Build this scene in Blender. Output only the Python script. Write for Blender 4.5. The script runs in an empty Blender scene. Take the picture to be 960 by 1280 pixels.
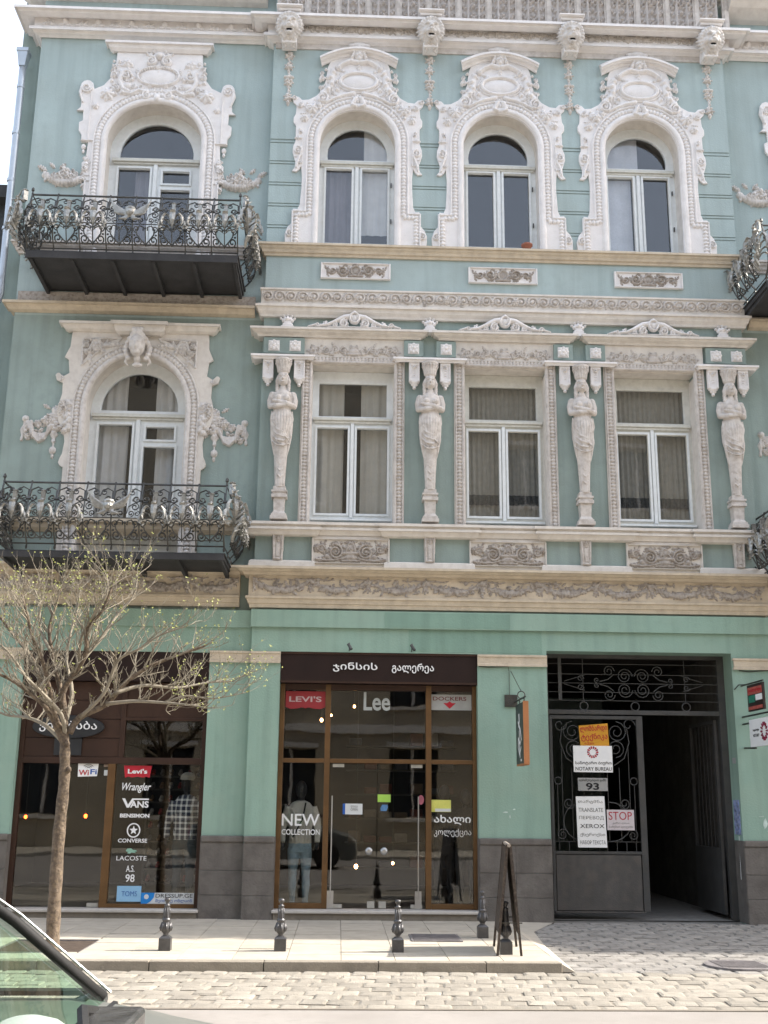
import bpy, bmesh, math, random
import numpy as np
from mathutils import Vector, Matrix
R = math.radians
PI = math.pi
rnd = random.Random(7)
S = bpy.context.scene
COL = S.collection

# ---------------------------------------------------------------- camera
CAM_H = 1.572; DIST = 16.0; F = 1400.0
def cam_axes(p, r, y):
    fw = Vector((math.sin(y)*math.cos(p), math.cos(y)*math.cos(p), math.sin(p)))
    rt = Vector((math.cos(y), -math.sin(y), 0)); up = rt.cross(fw)
    return math.cos(r)*rt+math.sin(r)*up, -math.sin(r)*rt+math.cos(r)*up, fw
rt, up, fw = cam_axes(R(14.4077), R(.5976), R(2.0657))
cam = bpy.data.cameras.new('camera'); cam_o = bpy.data.objects.new('camera', cam); COL.objects.link(cam_o)
m = Matrix.Identity(4)
for i in range(3):
    m[i][0] = rt[i]; m[i][1] = up[i]; m[i][2] = -fw[i]
m[0][3] = 0; m[1][3] = -DIST; m[2][3] = CAM_H
cam_o.matrix_world = m
cam.sensor_fit = 'VERTICAL'; cam.sensor_height = 36; cam.sensor_width = 27; cam.lens = 36*F/1280
cam.clip_start = .05; cam.clip_end = 2000
S.camera = cam_o

# ---------------------------------------------------------------- light
SUN = Vector((1.15, .10, 1.0)).normalized()
el = math.asin(SUN.z); az = math.atan2(SUN.x, SUN.y)
w = bpy.data.worlds.new('World'); S.world = w; w.use_nodes = True
nt = w.node_tree; bg = nt.nodes['Background']
sky = nt.nodes.new('ShaderNodeTexSky'); sky.sky_type = 'NISHITA'; sky.sun_disc = False
sky.sun_elevation = el; sky.sun_rotation = az; sky.air_density = 1.0; sky.dust_density = 4.0; sky.ozone_density = 1.0
veil = nt.nodes.new('ShaderNodeMix'); veil.data_type = 'RGBA'; veil.inputs[0].default_value = .6; veil.inputs[7].default_value = (2.65, 2.85, 3.15, 1)   # even white high haze over the blue
nt.links.new(sky.outputs[0], veil.inputs[6]); nt.links.new(veil.outputs[2], bg.inputs[0]); bg.inputs[1].default_value = .15
sun = bpy.data.lights.new('sun', 'SUN'); sun.energy = 2.4; sun.angle = R(.5); sun.color = (1, .94, .85)
sun_o = bpy.data.objects.new('sun', sun); COL.objects.link(sun_o)
sun_o.rotation_euler = (-SUN).to_track_quat('-Z', 'Y').to_euler(); sun_o.location = (20, 5, 30)
S.view_settings.view_transform = 'Standard'; S.view_settings.look = 'None'
S.view_settings.exposure = 2.0; S.view_settings.gamma = 1.0

# ---------------------------------------------------------------- materials
MATS = {}
def mat(name, col, rough=.85, var=.12, scale=3.0, bump=.15, bscale=60, metal=0, streak=0, dirt=None, dirt_amt=.0, spec=.3, rndobj=0, emis=None, coat=0):
    if name in MATS: return MATS[name]
    m = bpy.data.materials.new(name); m.use_nodes = True; n = m.node_tree.nodes; l = m.node_tree.links
    b = n['Principled BSDF']; b.inputs['Roughness'].default_value = rough; b.inputs['Metallic'].default_value = metal
    b.inputs['Specular IOR Level'].default_value = spec; b.inputs['Coat Weight'].default_value = coat
    geo = n.new('ShaderNodeNewGeometry')
    def noise(sc, det=4, st=None):
        t = n.new('ShaderNodeTexNoise'); t.inputs['Scale'].default_value = sc; t.inputs['Detail'].default_value = det
        if st:
            mp = n.new('ShaderNodeMapping'); mp.inputs['Scale'].default_value = st; l.new(geo.outputs['Position'], mp.inputs[0]); l.new(mp.outputs[0], t.inputs['Vector'])
        else: l.new(geo.outputs['Position'], t.inputs['Vector'])
        return t
    def mix(a, bcol, fac, mode='MIX'):
        x = n.new('ShaderNodeMix'); x.data_type = 'RGBA'; x.blend_type = mode
        if isinstance(fac, (int, float)): x.inputs[0].default_value = fac
        else: l.new(fac, x.inputs[0])
        for s, v in ((6, a), (7, bcol)):
            if isinstance(v, tuple): x.inputs[s].default_value = (*v, 1)
            else: l.new(v, x.inputs[s])
        return x.outputs[2]
    def ramp(v, a, c):
        r = n.new('ShaderNodeMapRange'); r.inputs[1].default_value = a; r.inputs[2].default_value = c; l.new(v, r.inputs[0]); return r.outputs[0]
    lo = tuple(c*(1-var) for c in col); hi = tuple(min(1, c*(1+var)) for c in col)
    c = mix(lo, hi, ramp(noise(scale).outputs['Fac'], .3, .7))
    c = mix(c, tuple(x*(1-var*.8) for x in col), ramp(noise(scale*11, 3).outputs['Fac'], .5, .8))
    if streak: c = mix(c, tuple(x*.6 for x in col), n_mul(n, l, ramp(noise(1, 5, (7, 7, .45)).outputs['Fac'], .46, .72), streak))
    if dirt: c = mix(c, dirt, n_mul(n, l, ramp(noise(scale*2.3, 6).outputs['Fac'], .45, .72), dirt_amt))
    if rndobj:
        oi = n.new('ShaderNodeObjectInfo'); r = n.new('ShaderNodeMapRange'); l.new(oi.outputs['Random'], r.inputs[0]); r.inputs[3].default_value = 1-rndobj; r.inputs[4].default_value = 1+rndobj
        hs = n.new('ShaderNodeHueSaturation'); l.new(r.outputs[0], hs.inputs['Value']); l.new(c, hs.inputs['Color']); c = hs.outputs[0]
    l.new(c, b.inputs['Base Color'])
    if bump:
        bp = n.new('ShaderNodeBump'); bp.inputs['Strength'].default_value = bump; bp.inputs['Distance'].default_value = .02
        l.new(noise(bscale, 5).outputs['Fac'], bp.inputs['Height']); l.new(bp.outputs[0], b.inputs['Normal'])
    if emis: b.inputs['Emission Color'].default_value = (*emis[:3], 1); b.inputs['Emission Strength'].default_value = emis[3]
    MATS[name] = m; return m
def n_mul(n, l, v, k):
    x = n.new('ShaderNodeMath'); x.operation = 'MULTIPLY'; l.new(v, x.inputs[0]); x.inputs[1].default_value = k; return x.outputs[0]
def glass_mat(name, tint=(.9, .95, .93), k=1.0, alpha=.86, ior=1.5):
    m = bpy.data.materials.new(name); m.use_nodes = True; n = m.node_tree.nodes; l = m.node_tree.links
    n.remove(n['Principled BSDF']); o = n['Material Output']
    tr = n.new('ShaderNodeBsdfTransparent'); tr.inputs[0].default_value = (*tint, 1)
    gl = n.new('ShaderNodeBsdfGlossy'); gl.inputs['Roughness'].default_value = .015; gl.inputs[0].default_value = (1, 1, 1, 1)
    fr = n.new('ShaderNodeFresnel'); fr.inputs[0].default_value = ior
    ng = n.new('ShaderNodeNewGeometry'); nz = n.new('ShaderNodeTexNoise'); nz.inputs['Scale'].default_value = 1.6
    l.new(ng.outputs['Position'], nz.inputs['Vector'])
    bp = n.new('ShaderNodeBump'); bp.inputs['Strength'].default_value = .05; bp.inputs['Distance'].default_value = .02; l.new(nz.outputs['Fac'], bp.inputs['Height']); l.new(bp.outputs[0], gl.inputs['Normal'])
    gi = n.new('ShaderNodeMapRange'); gi.inputs[3].default_value = ior; gi.inputs[4].default_value = 1/ior; l.new(ng.outputs['Backfacing'], gi.inputs[0]); l.new(gi.outputs[0], fr.inputs[0])
    mu = n.new('ShaderNodeMath'); mu.operation = 'MULTIPLY'; mu.inputs[1].default_value = k; mu.use_clamp = True; l.new(fr.outputs[0], mu.inputs[0])
    mx = n.new('ShaderNodeMixShader'); l.new(mu.outputs[0], mx.inputs[0]); l.new(tr.outputs[0], mx.inputs[1]); l.new(gl.outputs[0], mx.inputs[2]); l.new(mx.outputs[0], o.inputs[0])
    MATS[name] = m; return m

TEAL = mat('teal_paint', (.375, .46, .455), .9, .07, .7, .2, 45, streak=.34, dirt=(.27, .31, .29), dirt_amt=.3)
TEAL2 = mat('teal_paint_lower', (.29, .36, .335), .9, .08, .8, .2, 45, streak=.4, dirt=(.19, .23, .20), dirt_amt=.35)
GREEN = mat('green_paint', (.265, .39, .32), .85, .08, .9, .2, 40, streak=.38, dirt=(.29, .38, .31), dirt_amt=.4)
WHITE = mat('white_stucco', (.78, .755, .74), .85, .06, 4, .25, 90, streak=.08, dirt=(.42, .37, .32), dirt_amt=.16)
STUC = mat('grey_stucco', (.60, .56, .52), .9, .1, 5, .3, 90, streak=.2, dirt=(.25, .2, .16), dirt_amt=.4)
FRZ = mat('dirty_frieze_stucco', (.43, .39, .35), .95, .14, 9, .3, 90, dirt=(.17, .13, .10), dirt_amt=.6)
CREAM = mat('cream_stucco', (.58, .50, .385), .85, .08, 4, .2, 80, streak=.22, dirt=(.26, .2, .15), dirt_amt=.3)
CREAMT = mat('cream_trim', (.68, .64, .585), .85, .07, 4, .2, 80, streak=.15, dirt=(.36, .3, .26), dirt_amt=.25)
PLINTH = mat('grey_plinth_stone', (.16, .145, .13), .9, .15, 2.5, .35, 40, streak=.35, dirt=(.07, .062, .055), dirt_amt=.5)
IRON = mat('wrought_iron', (.085, .085, .080), .42, .3, 10, .2, 70, metal=.75, spec=.5, dirt=(.12, .10, .08), dirt_amt=.3)
LEAFIRON = mat('glint_iron_leaf', (.34, .335, .31), .33, .25, 14, .2, 70, metal=.6, spec=.5, dirt=(.12, .10, .08), dirt_amt=.45)  # far paler than the railing iron: sun glint put into the leaf colour
SLAB = mat('dark_balcony_slab', (.05, .05, .052), .8, .2, 4, .2, 50)
WINW = mat('white_window_paint', (.74, .77, .77), .5, .05, 8, .08, 90, dirt=(.45, .45, .42), dirt_amt=.15)
WING = mat('grey_window_paint', (.62, .62, .57), .5, .06, 8, .08, 90, dirt=(.33, .32, .28), dirt_amt=.25)
CURT = mat('sheer_curtain', (.62, .61, .58), .9, .08, 6, .1, 60)
CURT2 = mat('grey_lace_curtain', (.30, .285, .24), .9, .12, 12, .1, 60)
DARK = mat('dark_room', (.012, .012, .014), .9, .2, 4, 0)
ROOM = mat('shop_room_wall', (.035, .028, .023), .8, .3, 2, 0)
BROWN = mat('brown_stained_wood', (.045, .022, .014), .5, .25, 2, .1, 60, streak=.3)
BRONZE = mat('bronze_frame', (.135, .07, .025), .42, .2, 5, .1, 60, metal=.3, spec=.5)
MAROON = mat('maroon_sign_board', (.019, .009, .0075), .45, .2, 3, .05, 60)
GATE = mat('grey_gate_paint', (.075, .075, .073), .55, .2, 4, .15, 60, metal=.2, streak=.3, dirt=(.10, .085, .07), dirt_amt=.3)
LETTER = mat('white_lettering', (.80, .80, .80), .5, .02, 9, 0)
GLASSU = glass_mat('upper_window_glass', (.93, .94, .95), 1.3)
GLASSS = glass_mat('shop_window_glass', (.90, .90, .87), 1.05)
GLASSC = glass_mat('tinted_car_glass', (.74, .90, .80), 1.0)
PAPER = mat('white_paper', (.85, .85, .84), .7, .03, 9, .05, 90)

# ---------------------------------------------------------------- mesh helpers
def link(o, parent=None, **kw):
    COL.objects.link(o)
    if parent: o.parent = parent
    for k, v in kw.items(): o[k] = v
    return o
def ob(name, data, parent=None, loc=None, rot=None, scale=None, **kw):
    o = bpy.data.objects.new(name, data)
    if loc: o.location = loc
    if rot: o.rotation_euler = rot
    if scale: o.scale = scale if isinstance(scale, tuple) else (scale,)*3
    return link(o, parent, **kw)
def empty(name, loc=(0, 0, 0), rz=0, parent=None, **kw):
    o = bpy.data.objects.new(name, None); o.location = loc; o.rotation_euler = (0, 0, rz); o.empty_display_size = .2
    return link(o, parent, **kw)
class MB:
    def __init__(s): s.v = []; s.f = []
    def add(s, vs, fs):
        k = len(s.v); s.v += [tuple(p) for p in vs]; s.f += [tuple(i+k for i in f) for f in fs]; return s
    def box(s, x0, x1, y0, y1, z0, z1):
        vs = [(x, y, z) for z in (z0, z1) for y in (y0, y1) for x in (x0, x1)]
        return s.add(vs, [(0, 2, 3, 1), (4, 5, 7, 6), (0, 1, 5, 4), (2, 6, 7, 3), (0, 4, 6, 2), (1, 3, 7, 5)])
    def frus(s, x0, x1, y0, y1, z0, z1, i):   # box whose front face (y0) is inset by i
        vs = [(x0, y1, z0), (x1, y1, z0), (x1, y1, z1), (x0, y1, z1), (x0+i, y0, z0+i), (x1-i, y0, z0+i), (x1-i, y0, z1-i), (x0+i, y0, z1-i)]
        return s.add(vs, [(0, 1, 5, 4), (1, 2, 6, 5), (2, 3, 7, 6), (3, 0, 4, 7), (4, 5, 6, 7), (3, 2, 1, 0)])
    def prism(s, pts, y0, y1):                # convex outline in x,z
        n = len(pts); vs = [(x, y0, z) for x, z in pts]+[(x, y1, z) for x, z in pts]
        return s.add(vs, [tuple(range(n)), tuple(range(2*n-1, n-1, -1))]+[(i, i+n, (i+1) % n+n, (i+1) % n) for i in range(n)])
    def tube(s, pts, r, k=5, cap=True):
        P = [Vector(p) for p in pts]; n = len(P); rr = r if isinstance(r, (list, tuple)) else [r]*n
        d = (P[1]-P[0]).normalized(); u = d.orthogonal().normalized(); vs = []
        for i in range(n):
            t = (P[min(i+1, n-1)]-P[max(i-1, 0)])
            if t.length < 1e-9: t = d
            t.normalize(); u = (u-t*u.dot(t))
            if u.length < 1e-6: u = t.orthogonal()
            u.normalize(); q = t.cross(u)
            for j in range(k):
                a = 2*PI*j/k; vs.append(P[i]+(u*math.cos(a)+q*math.sin(a))*rr[i])
        fs = [(i*k+j, i*k+(j+1) % k, (i+1)*k+(j+1) % k, (i+1)*k+j) for i in range(n-1) for j in range(k)]
        if cap: fs += [tuple(range(k-1, -1, -1)), tuple((n-1)*k+j for j in range(k))]
        return s.add(vs, fs)
    def lathe(s, prof, cx=0, cy=0, cz=0, k=12, sy=1.0):   # prof: (r,z)
        vs = []; n = len(prof)
        for r, z in prof:
            for j in range(k):
                a = 2*PI*j/k; vs.append((cx+r*math.cos(a), cy+r*sy*math.sin(a), cz+z))
        fs = [(i*k+j, i*k+(j+1) % k, (i+1)*k+(j+1) % k, (i+1)*k+j) for i in range(n-1) for j in range(k)]
        fs += [tuple(range(k-1, -1, -1)), tuple((n-1)*k+j for j in range(k))]
        return s.add(vs, fs)
    def ell(s, c, r, k=8, n=5, rot=None):
        vs = []; fs = []; M = rot or Matrix.Identity(3); c = Vector(c)
        for i in range(1, n):
            t = PI*i/n
            for j in range(k):
                a = 2*PI*j/k; vs.append(c+M @ Vector((r[0]*math.sin(t)*math.cos(a), r[1]*math.sin(t)*math.sin(a), r[2]*math.cos(t))))
        vs += [c+M @ Vector((0, 0, r[2])), c+M @ Vector((0, 0, -r[2]))]; T = len(vs)-2
        for i in range(n-2):
            for j in range(k): fs.append((i*k+j, (i+1)*k+j, (i+1)*k+(j+1) % k, i*k+(j+1) % k))
        for j in range(k): fs.append((T, j, (j+1) % k)); fs.append((T+1, (n-2)*k+(j+1) % k, (n-2)*k+j))
        return s.add(vs, fs)
    def loft(s, rings, k=16):                 # rings: (cx,cy,z,rx,ry)
        vs = []; n = len(rings)
        for cx, cy, z, rx, ry in rings:
            for j in range(k):
                a = 2*PI*j/k; vs.append((cx+rx*math.cos(a), cy+ry*math.sin(a), z))
        fs = [(i*k+j, i*k+(j+1) % k, (i+1)*k+(j+1) % k, (i+1)*k+j) for i in range(n-1) for j in range(k)]
        fs += [tuple(range(k-1, -1, -1)), tuple((n-1)*k+j for j in range(k))]
        return s.add(vs, fs)
    def merge(s, o, T=None):
        return s.add([T @ Vector(p) for p in o.v] if T else o.v, o.f)
    def mesh(s, name, m=None, smooth=False):
        me = bpy.data.meshes.new(name); me.from_pydata(s.v, [], s.f)
        bm = bmesh.new(); bm.from_mesh(me); bmesh.ops.recalc_face_normals(bm, faces=bm.faces); bm.to_mesh(me); bm.free()
        if m: me.materials.append(m)
        if smooth: me.shade_smooth()
        return me
    def build(s, name, m=None, parent=None, smooth=False, bevel=0, loc=None, rot=None, **kw):
        o = ob(name, s.mesh(name, m, smooth), parent, loc, rot, **kw)
        if bevel:
            b = o.modifiers.new('bevel', 'BEVEL'); b.width = bevel; b.segments = 2; b.limit_method = 'ANGLE'; b.angle_limit = R(40)
        return o
def baked(mb, name, m, voxel, smooth_it=2):    # fuse overlapping shapes into one continuous carved surface
    o = ob('tmp', mb.mesh('tmp')); r = o.modifiers.new('r', 'REMESH'); r.mode = 'VOXEL'; r.voxel_size = voxel
    if smooth_it:
        q = o.modifiers.new('s', 'SMOOTH'); q.iterations = smooth_it; q.factor = .5
    dg = bpy.context.evaluated_depsgraph_get(); me = bpy.data.meshes.new_from_object(o.evaluated_get(dg)); me.name = name
    bpy.data.objects.remove(o); me.materials.clear(); me.materials.append(m); me.shade_smooth(); return me
def plate(name, outlines, y_front, y_back, m, bevel=0, smooth=False):   # filled outline (first) with holes (rest) in x,z, given thickness
    cu = bpy.data.curves.new('c', 'CURVE'); cu.dimensions = '2D'; cu.fill_mode = 'BOTH'
    T = (y_back-y_front)/2; cu.extrude = T-bevel; cu.bevel_depth = bevel; cu.bevel_resolution = 0 if bevel < .006 else 1; cu.offset = -bevel
    for pts in outlines:
        sp = cu.splines.new('POLY'); sp.points.add(len(pts)-1); sp.use_cyclic_u = True
        for i, (x, z) in enumerate(pts): sp.points[i].co = (x, z, 0, 1)
    o = bpy.data.objects.new('c', cu); me = bpy.data.meshes.new_from_object(o); bpy.data.objects.remove(o); bpy.data.curves.remove(cu)
    me.name = name; me.transform(Matrix.Translation((0, (y_front+y_back)/2, 0)) @ Matrix.Rotation(PI/2, 4, 'X'))
    me.materials.clear(); me.materials.append(m)
    return me
def cornice(name, xL, xR, prof, m, parent, Y0=0.0, back=.2, ends=(1, 1), real=False, mesh_only=False):
    vs = []; n = len(prof)
    for z, p in prof:
        Y = Y0-p; zz = z if real else zt(z, Y)
        a = xL-(p if ends[0] else 0); b = xR+(p if ends[1] else 0)
        vs += [(a, Y0+back, zz), (a, Y, zz), (b, Y, zz), (b, Y0+back, zz)]
    fs = [(i*4+j, i*4+j+1, (i+1)*4+j+1, (i+1)*4+j) for i in range(n-1) for j in range(3)]
    fs += [(0, 3, 2, 1), tuple((n-1)*4+j for j in range(4))]
    fs += [tuple([i*4 for i in range(n)]+[(n-1)*4+3-0] + [i*4+3 for i in range(n-2, -1, -1)])]
    mb = MB().add(vs, fs)
    if mesh_only: return mb
    return mb.build(name, m, parent)
def zt(z, Y): return CAM_H+(z-CAM_H)*(1+Y/DIST)      # height measured on the wall plane -> true height at depth Y
def xt(x, Y): return x*(1+Y/DIST)
def arch(xc, r, zb, zs, n=20, rz=None):             # arched outline, anticlockwise from bottom left
    rz = rz or r
    return [(xc+r, zb), (xc+r, zs)]+[(xc+r*math.cos(PI*i/n), zs+rz*math.sin(PI*i/n)) for i in range(1, n)]+[(xc-r, zs), (xc-r, zb)]
def rect(x0, x1, z0, z1): return [(x0, z0), (x1, z0), (x1, z1), (x0, z1)]

# ---------------------------------------------------------------- carved relief (height field on a wall plane)
class HF:
    def __init__(s, x0, x1, z0, z1, res=.009, base=0.0):
        s.x0, s.z0, s.res = x0, z0, res; s.nx = int((x1-x0)/res)+2; s.nz = int((z1-z0)/res)+2
        s.H = np.full((s.nz, s.nx), base, np.float32); s.base = base
        s.X, s.Z = np.meshgrid(x0+np.arange(s.nx)*res, z0+np.arange(s.nz)*res)
    def win(s, xa, xb, za, zb):
        i0 = max(0, int((xa-s.x0)/s.res)); i1 = min(s.nx, int((xb-s.x0)/s.res)+2); j0 = max(0, int((za-s.z0)/s.res)); j1 = min(s.nz, int((zb-s.z0)/s.res)+2)
        return (slice(j0, j1), slice(i0, i1)) if i1 > i0 and j1 > j0 else None
    def put(s, w, h): s.H[w] = np.maximum(s.H[w], h)
    def seg(s, a, b, ra, rb, h):
        r = max(ra, rb); w = s.win(min(a[0], b[0])-r, max(a[0], b[0])+r, min(a[1], b[1])-r, max(a[1], b[1])+r)
        if not w: return
        X = s.X[w]; Z = s.Z[w]; dx, dz = b[0]-a[0], b[1]-a[1]; L = dx*dx+dz*dz+1e-12
        t = np.clip(((X-a[0])*dx+(Z-a[1])*dz)/L, 0, 1); d = np.hypot(X-a[0]-t*dx, Z-a[1]-t*dz); rr = ra+(rb-ra)*t
        s.put(w, h*np.sqrt(np.clip(1-(d/rr)**2, 0, 1)))
    def path(s, pts, r0, r1, h):
        n = len(pts)-1
        for i in range(n):
            s.seg(pts[i], pts[i+1], r0+(r1-r0)*i/n, r0+(r1-r0)*(i+1)/n, h)
    def spiral(s, x, z, r, turns=1.6, a0=0, d=1, w=.016, h=.03, eye=True):
        n = int(14*turns); pts = [(x+r*(1-.80*i/n)*math.cos(a0+d*2*PI*turns*i/n), z+r*(1-.80*i/n)*math.sin(a0+d*2*PI*turns*i/n)) for i in range(n+1)]
        s.path(pts, w, w*.6, h)
        if eye: s.disc(x, z, r*.22, h*1.1)
    def disc(s, x, z, r, h, rz=None, rot=0):
        rz = rz or r; q = max(r, rz); w = s.win(x-q, x+q, z-q, z+q)
        if not w: return
        c, sn = math.cos(rot), math.sin(rot); X = s.X[w]-x; Z = s.Z[w]-z; u = (X*c+Z*sn)/r; v = (-X*sn+Z*c)/rz
        s.put(w, h*np.sqrt(np.clip(1-u*u-v*v, 0, 1)))
    def leaf(s, x, z, a, L, W, h, lobes=4):
        q = L*1.05; w = s.win(x-q, x+q, z-q, z+q)
        if not w: return
        c, sn = math.cos(a), math.sin(a); X = s.X[w]-x; Z = s.Z[w]-z; u = (X*c+Z*sn)/L; v = np.abs(-X*sn+Z*c)/W
        env = np.sqrt(np.clip(1-(2*u-1)**2, 0, 1))*(.72+.28*np.cos(u*lobes*2*PI))
        k = np.clip(1-v/np.maximum(env, 1e-3), 0, 1)*(u > 0)*(u < 1)
        s.put(w, h*(k**.5)*(.55+.45*np.clip(v*2.5, 0, 1))*(.75+.25*np.cos(u*lobes*2*PI+v*4)))
    def rosette(s, x, z, r, h, petals=6, a0=0):
        w = s.win(x-r, x+r, z-r, z+r)
        if not w: return
        X = s.X[w]-x; Z = s.Z[w]-z; rr = np.hypot(X, Z)/r; th = np.arctan2(Z, X)+a0
        e = .72+.28*np.abs(np.cos(th*petals/2)); s.put(w, h*np.sqrt(np.clip(1-(rr/e)**2, 0, 1))*(.6+.4*np.abs(np.cos(th*petals/2)))*(np.clip(rr*3.4, .45, 1)))
        s.disc(x, z, r*.27, h*1.15)
    def ring(s, x, z, r, rz, w, h, n=28):
        pts = [(x+r*math.cos(2*PI*i/n), z+rz*math.sin(2*PI*i/n)) for i in range(n+1)]; s.path(pts, w, w, h)
    def face(s, x, z, k, h):                         # small head in relief
        s.disc(x, z, k*.36, h*.75, k*.48); s.disc(x, z-.3*k, k*.2, h*.8, k*.16); s.disc(x, z-.04*k, k*.075, h*1.12, k*.17)
        for q in (-1, 1):
            s.disc(x+q*.15*k, z-.12*k, k*.12, h*.88, k*.12); s.seg((x+q*.06*k, z+.12*k), (x+q*.22*k, z+.12*k), k*.045, k*.03, h*.95)
            for j in range(5): s.disc(x+q*k*(.2+.06*j), z+k*(.45-.17*j), k*.14, h*.8)
        s.seg((x-.09*k, z-.24*k), (x+.09*k, z-.24*k), k*.035, k*.035, h*.93); s.disc(x, z+.5*k, k*.2, h*.85, k*.12)
    def fill(s, x0, x1, z0, z1, n, seed, h=.03, sz=.05, sym=None):      # small curled leaves and berries packed into a field
        r = random.Random(seed)
        for _ in range(n):
            x = r.uniform(x0, x1); z = r.uniform(z0, z1); a = r.uniform(0, 6.28); L = sz*r.uniform(.7, 1.3); k = r.random(); hh = h*r.uniform(.7, 1.1)
            for q in ((1, -1) if sym is not None else (1,)):
                X = x if q == 1 else 2*sym-x; A = a if q == 1 else PI-a
                if k < .5: s.leaf(X, z, A, L*1.5, L*.42, hh, 3)
                elif k < .75: s.spiral(X, z, L*.6, 1.3, A, q, L*.2, hh)
                else: s.disc(X, z, L*.38, hh)
    def mirror(s):                                    # mirror about the grid's centre
        s.H = np.maximum(s.H, s.H[:, ::-1])
    def mesh(s, name, m, y0, mask=None, eps=.0035, noise=.0012):
        H = s.H.copy()+np.where(s.H > eps+s.base, .0035*np.sin(s.X*310+2*np.sin(s.Z*90))*np.sin(s.Z*270+2*np.sin(s.X*80)), 0).astype(np.float32); rg = np.random.RandomState(3); keep = (H > eps+s.base) if mask is None else mask
        H += rg.rand(*H.shape).astype(np.float32)*noise
        ck = keep[:-1, :-1] | keep[1:, :-1] | keep[:-1, 1:] | keep[1:, 1:]
        if s.base > 0 or mask is not None: ck = np.ones_like(ck) if mask is None else ck
        idx = np.arange(s.nx*s.nz).reshape(s.nz, s.nx); j, i = np.nonzero(ck)
        q = np.stack([idx[j, i], idx[j, i+1], idx[j+1, i+1], idx[j+1, i]], 1)
        used, inv = np.unique(q, return_inverse=True); q = inv.reshape(q.shape)
        Y = y0-H; Y[(H <= eps+s.base+noise) & (s.base == 0)] = y0+.004
        co = np.stack([s.X, Y, s.Z], 2).reshape(-1, 3)[used]
        me = bpy.data.meshes.new(name); me.vertices.add(len(co)); me.vertices.foreach_set('co', co.ravel().astype(np.float32))
        me.loops.add(q.size); me.loops.foreach_set('vertex_index', q.ravel().astype(np.int32)); me.polygons.add(len(q))
        me.polygons.foreach_set('loop_start', np.arange(0, q.size, 4, dtype=np.int32)); me.polygons.foreach_set('loop_total', np.full(len(q), 4, np.int32))
        me.update(calc_edges=True); me.validate(); me.materials.append(m); me.shade_smooth(); return me
# ---------------------------------------------------------------- lettering
def text_mesh(st, x0, x1, z0, z1, Y, m, off=0.0, shear=0.0, depth=.002, name='lettering', spacing=1.0, rot=0):
    cu = bpy.data.curves.new('t', 'FONT'); cu.body = st; cu.size = 1; cu.extrude = .001; cu.offset = off; cu.shear = shear; cu.align_x = 'CENTER'; cu.resolution_u = 3
    cu.space_character = spacing; cu.space_line = .95
    o = bpy.data.objects.new('t', cu); me = bpy.data.meshes.new_from_object(o); bpy.data.objects.remove(o); bpy.data.curves.remove(cu)
    n = len(me.vertices); co = np.zeros(n*3, np.float32); me.vertices.foreach_get('co', co); co = co.reshape(-1, 3)
    a = co.min(0); b = co.max(0); out = np.zeros_like(co)
    out[:, 0] = x0+(co[:, 0]-a[0])/(b[0]-a[0])*(x1-x0); out[:, 2] = z0+(co[:, 1]-a[1])/(b[1]-a[1])*(z1-z0)
    if rot:
        cx, cz = (x0+x1)/2, (z0+z1)/2; X = out[:, 0]-cx; Z = out[:, 2]-cz; out[:, 0] = cx+X*math.cos(rot)-Z*math.sin(rot); out[:, 2] = cz+X*math.sin(rot)+Z*math.cos(rot)
    out[:, 1] = np.where(co[:, 2] > 0, Y-depth, Y)
    me.vertices.foreach_set('co', out.ravel()); me.name = name; me.materials.clear(); me.materials.append(m); me.update(); return me
def text(name, st, x0, x1, z0, z1, Y, m, parent=None, **kw):
    return ob(name, text_mesh(st, x0, x1, z0, z1, Y, m, name=name, **{k: v for k, v in kw.items() if k not in ('label', 'category', 'group')}), parent, **{k: v for k, v in kw.items() if k in ('label', 'category', 'group')})
# ================================================================ SETTING: ground, street, pavement
ASPH = mat('pale_worn_asphalt', (.27, .25, .23), .92, .08, .9, .25, 120, dirt=(.2, .18, .16), dirt_amt=.3)
SETT = mat('worn_sett_stone', (.29, .265, .225), .85, .14, 7, .5, 70, rndobj=.16, dirt=(.17, .15, .12), dirt_amt=.3)
SETTD = mat('grey_sett_stone', (.27, .255, .235), .85, .14, 7, .5, 70, rndobj=.14, dirt=(.15, .135, .12), dirt_amt=.35)
JOINT = mat('sandy_joint', (.235, .21, .175), .95, .2, 9, .5, 150)
PAVE = mat('pale_paving_slab', (.43, .39, .325), .85, .07, 2.5, .2, 90, rndobj=.06, dirt=(.24, .2, .17), dirt_amt=.3)
KERBT = mat('kerb_top_stone', (.27, .24, .195), .85, .12, 4, .35, 60, rndobj=.07, dirt=(.15, .13, .11), dirt_amt=.35)
KERB = mat('kerb_stone', (.22, .195, .16), .85, .12, 4, .35, 60, rndobj=.07, dirt=(.12, .10, .08), dirt_amt=.35)
EARTH = mat('dry_earth', (.075, .055, .042), .95, .3, 12, .6, 60)
MANH = mat('cast_iron_cover', (.20, .185, .185), .7, .2, 12, .5, 60, metal=.2)
gr = MB().add([(-300, -300, -.16), (300, -300, -.16), (300, 300, -.16), (-300, 300, -.16)], [(0, 1, 2, 3)]).build('ground', ASPH, kind='structure')
ZR = -.085; KY = -4.08; SY = -6.15                   # road level, kerb face, far edge of the cobbles
MB().box(-60, 60, -17.3, SY-.05, -.2, ZR).build('road', ASPH, kind='structure')
MB().box(-60, 60, SY-.05, SY, -.19, ZR+.008).build('road_edge_strip', KERB, kind='structure')
strip = MB().box(-60, 60, SY+.001, KY, -.2, ZR-.011).build('cobbled_strip', JOINT, kind='structure')
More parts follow.
